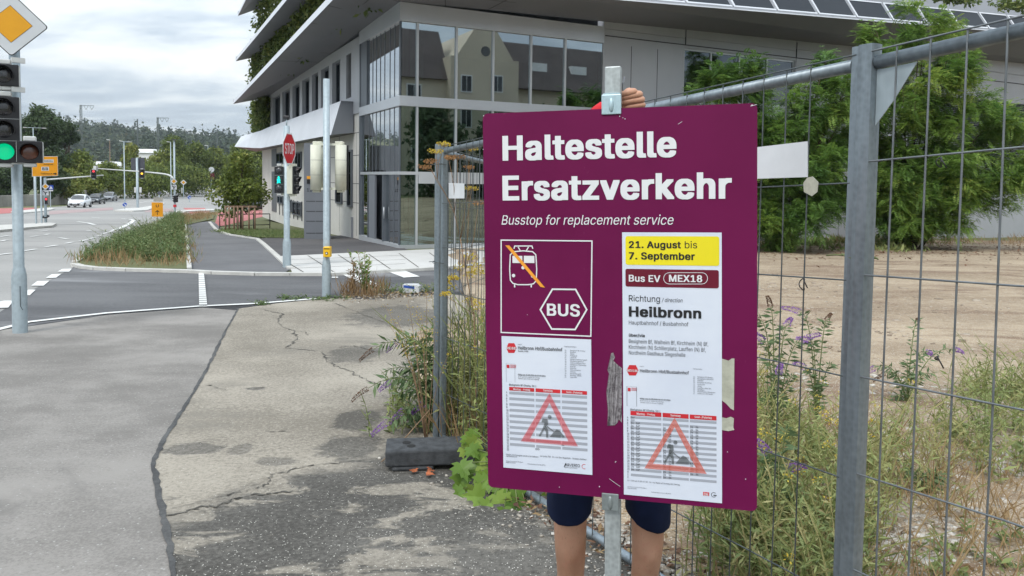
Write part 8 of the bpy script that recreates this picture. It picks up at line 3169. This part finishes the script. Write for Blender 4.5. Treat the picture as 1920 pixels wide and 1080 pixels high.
# sprawling yellow-tipped stems in front of the post
bs = np.array([P(800, 640, 5.1)[0], 5.1, zt(5.1)])
T_ = thing('sprawling_weed', 'thin sprawling weed with yellow tips leaning left of the far posts', 'plant', bs)
sb, uy = MB(), Leaves()
for px, py in ((720, 570), (745, 600), (765, 560), (790, 590), (740, 640), (770, 625), (800, 540), (730, 610), (815, 600), (850, 650), (780, 580)):
    p1 = P(px, py, 5.1 + RNG.normal(0, .1)); md = (bs + p1) / 2 + np.array([RNG.normal(.04, .04), 0, .18])
    pts = [bs * (1 - t_) ** 2 + 2 * md * t_ * (1 - t_) + p1 * t_ * t_ for t_ in np.linspace(0, 1, 7)]
    sb.tube(pts, list(np.linspace(.003, .0009, 7)), 4)
    for t_ in np.linspace(.65, 1, 5):
        c_ = bs * (1 - t_) ** 2 + 2 * md * t_ * (1 - t_) + p1 * t_ * t_
        d = rdirs(6, .2); uy.diamonds(c_ + d * .018, d, rdirs(6), .013, .006, RNG.uniform(0, .6, 6))
sb.build('stem', 'stem_dry', T_); uy.build('yellow_tips', 'petal_gold', T_)
# dry stalk leaning over the rubber foot
b = MB(); p0, p1 = G(715, 872) + BZ * .02, P(806, 768, 5.0)
b.tube([p0, P(745, 838, 4.75), p1], [.003, .004, .003], 6)
tag(b.build('dry_stalk', 'stem_dry'), 'pale dry stalk leaning across the rubber fence foot', 'stalk')
b = MB(); c_ = G(797, 893) + BZ * .03
for k in range(3):
    maple_leaf(b, c_ + np.array([RNG.normal(0, .03), RNG.normal(0, .02), 0]), np.array([math.cos(k * 2.1), math.sin(k * 2.1), .25]), np.array([0.1 * k, -.2, 1.0]), .05)
tag(b.build('dead_leaf', 'dead_leaf'), 'curled rust orange dead leaf on the ground before the rubber foot', 'leaf')
# drinks carton lying in the weeds
cb = G(770, 551); T_ = thing('carton', 'white and blue crushed carton lying in the weeds by the side road', 'litter', cb)
q_ = wpx(cb, 1); e_ = np.array([.99, -.12, 0]); o_ = cb - e_ * 16 * q_ + BZ * .02
part('box', 'litter_white', T_, lambda b: b.prism([o_, o_ + e_ * 31 * q_, o_ + e_ * 32 * q_ + BZ * 12 * q_, o_ + e_ * 27 * q_ + BZ * 16 * q_, o_ + BZ * 15 * q_], np.array([.02, .14, 0])))
part('blue_print', 'litter_blue', T_, lambda b: (b.quad(*[o_ + e_ * x_ * q_ + BZ * z_ * q_ + np.array([0, -.004, 0]) for x_, z_ in ((2, 9.5), (23, 7.5), (23, 13), (2, 14))]),))

# ------------------------------------------------------------------ air
b = MB()
b.obox((-1500, -70, -6.0), (3000, 0, 0), (0, 1600, 0), (0, 0, 126))
hz_ = b.build('haze', 'rubber_block')
hz_['kind'] = 'stuff'
hm = bpy.data.materials.new('haze')
hm.use_nodes = True
hm.node_tree.nodes.clear()
ho = hm.node_tree.nodes.new('ShaderNodeOutputMaterial')
hv_ = hm.node_tree.nodes.new('ShaderNodeVolumePrincipled')
hv_.inputs['Color'].default_value = (0.86, 0.91, 0.97, 1)
hv_.inputs['Density'].default_value = 0.00016
hv_.inputs['Anisotropy'].default_value = 0.2
hm.node_tree.links.new(hv_.outputs[0], ho.inputs['Volume'])
hz_.data.materials.clear(); hz_.data.materials.append(hm)
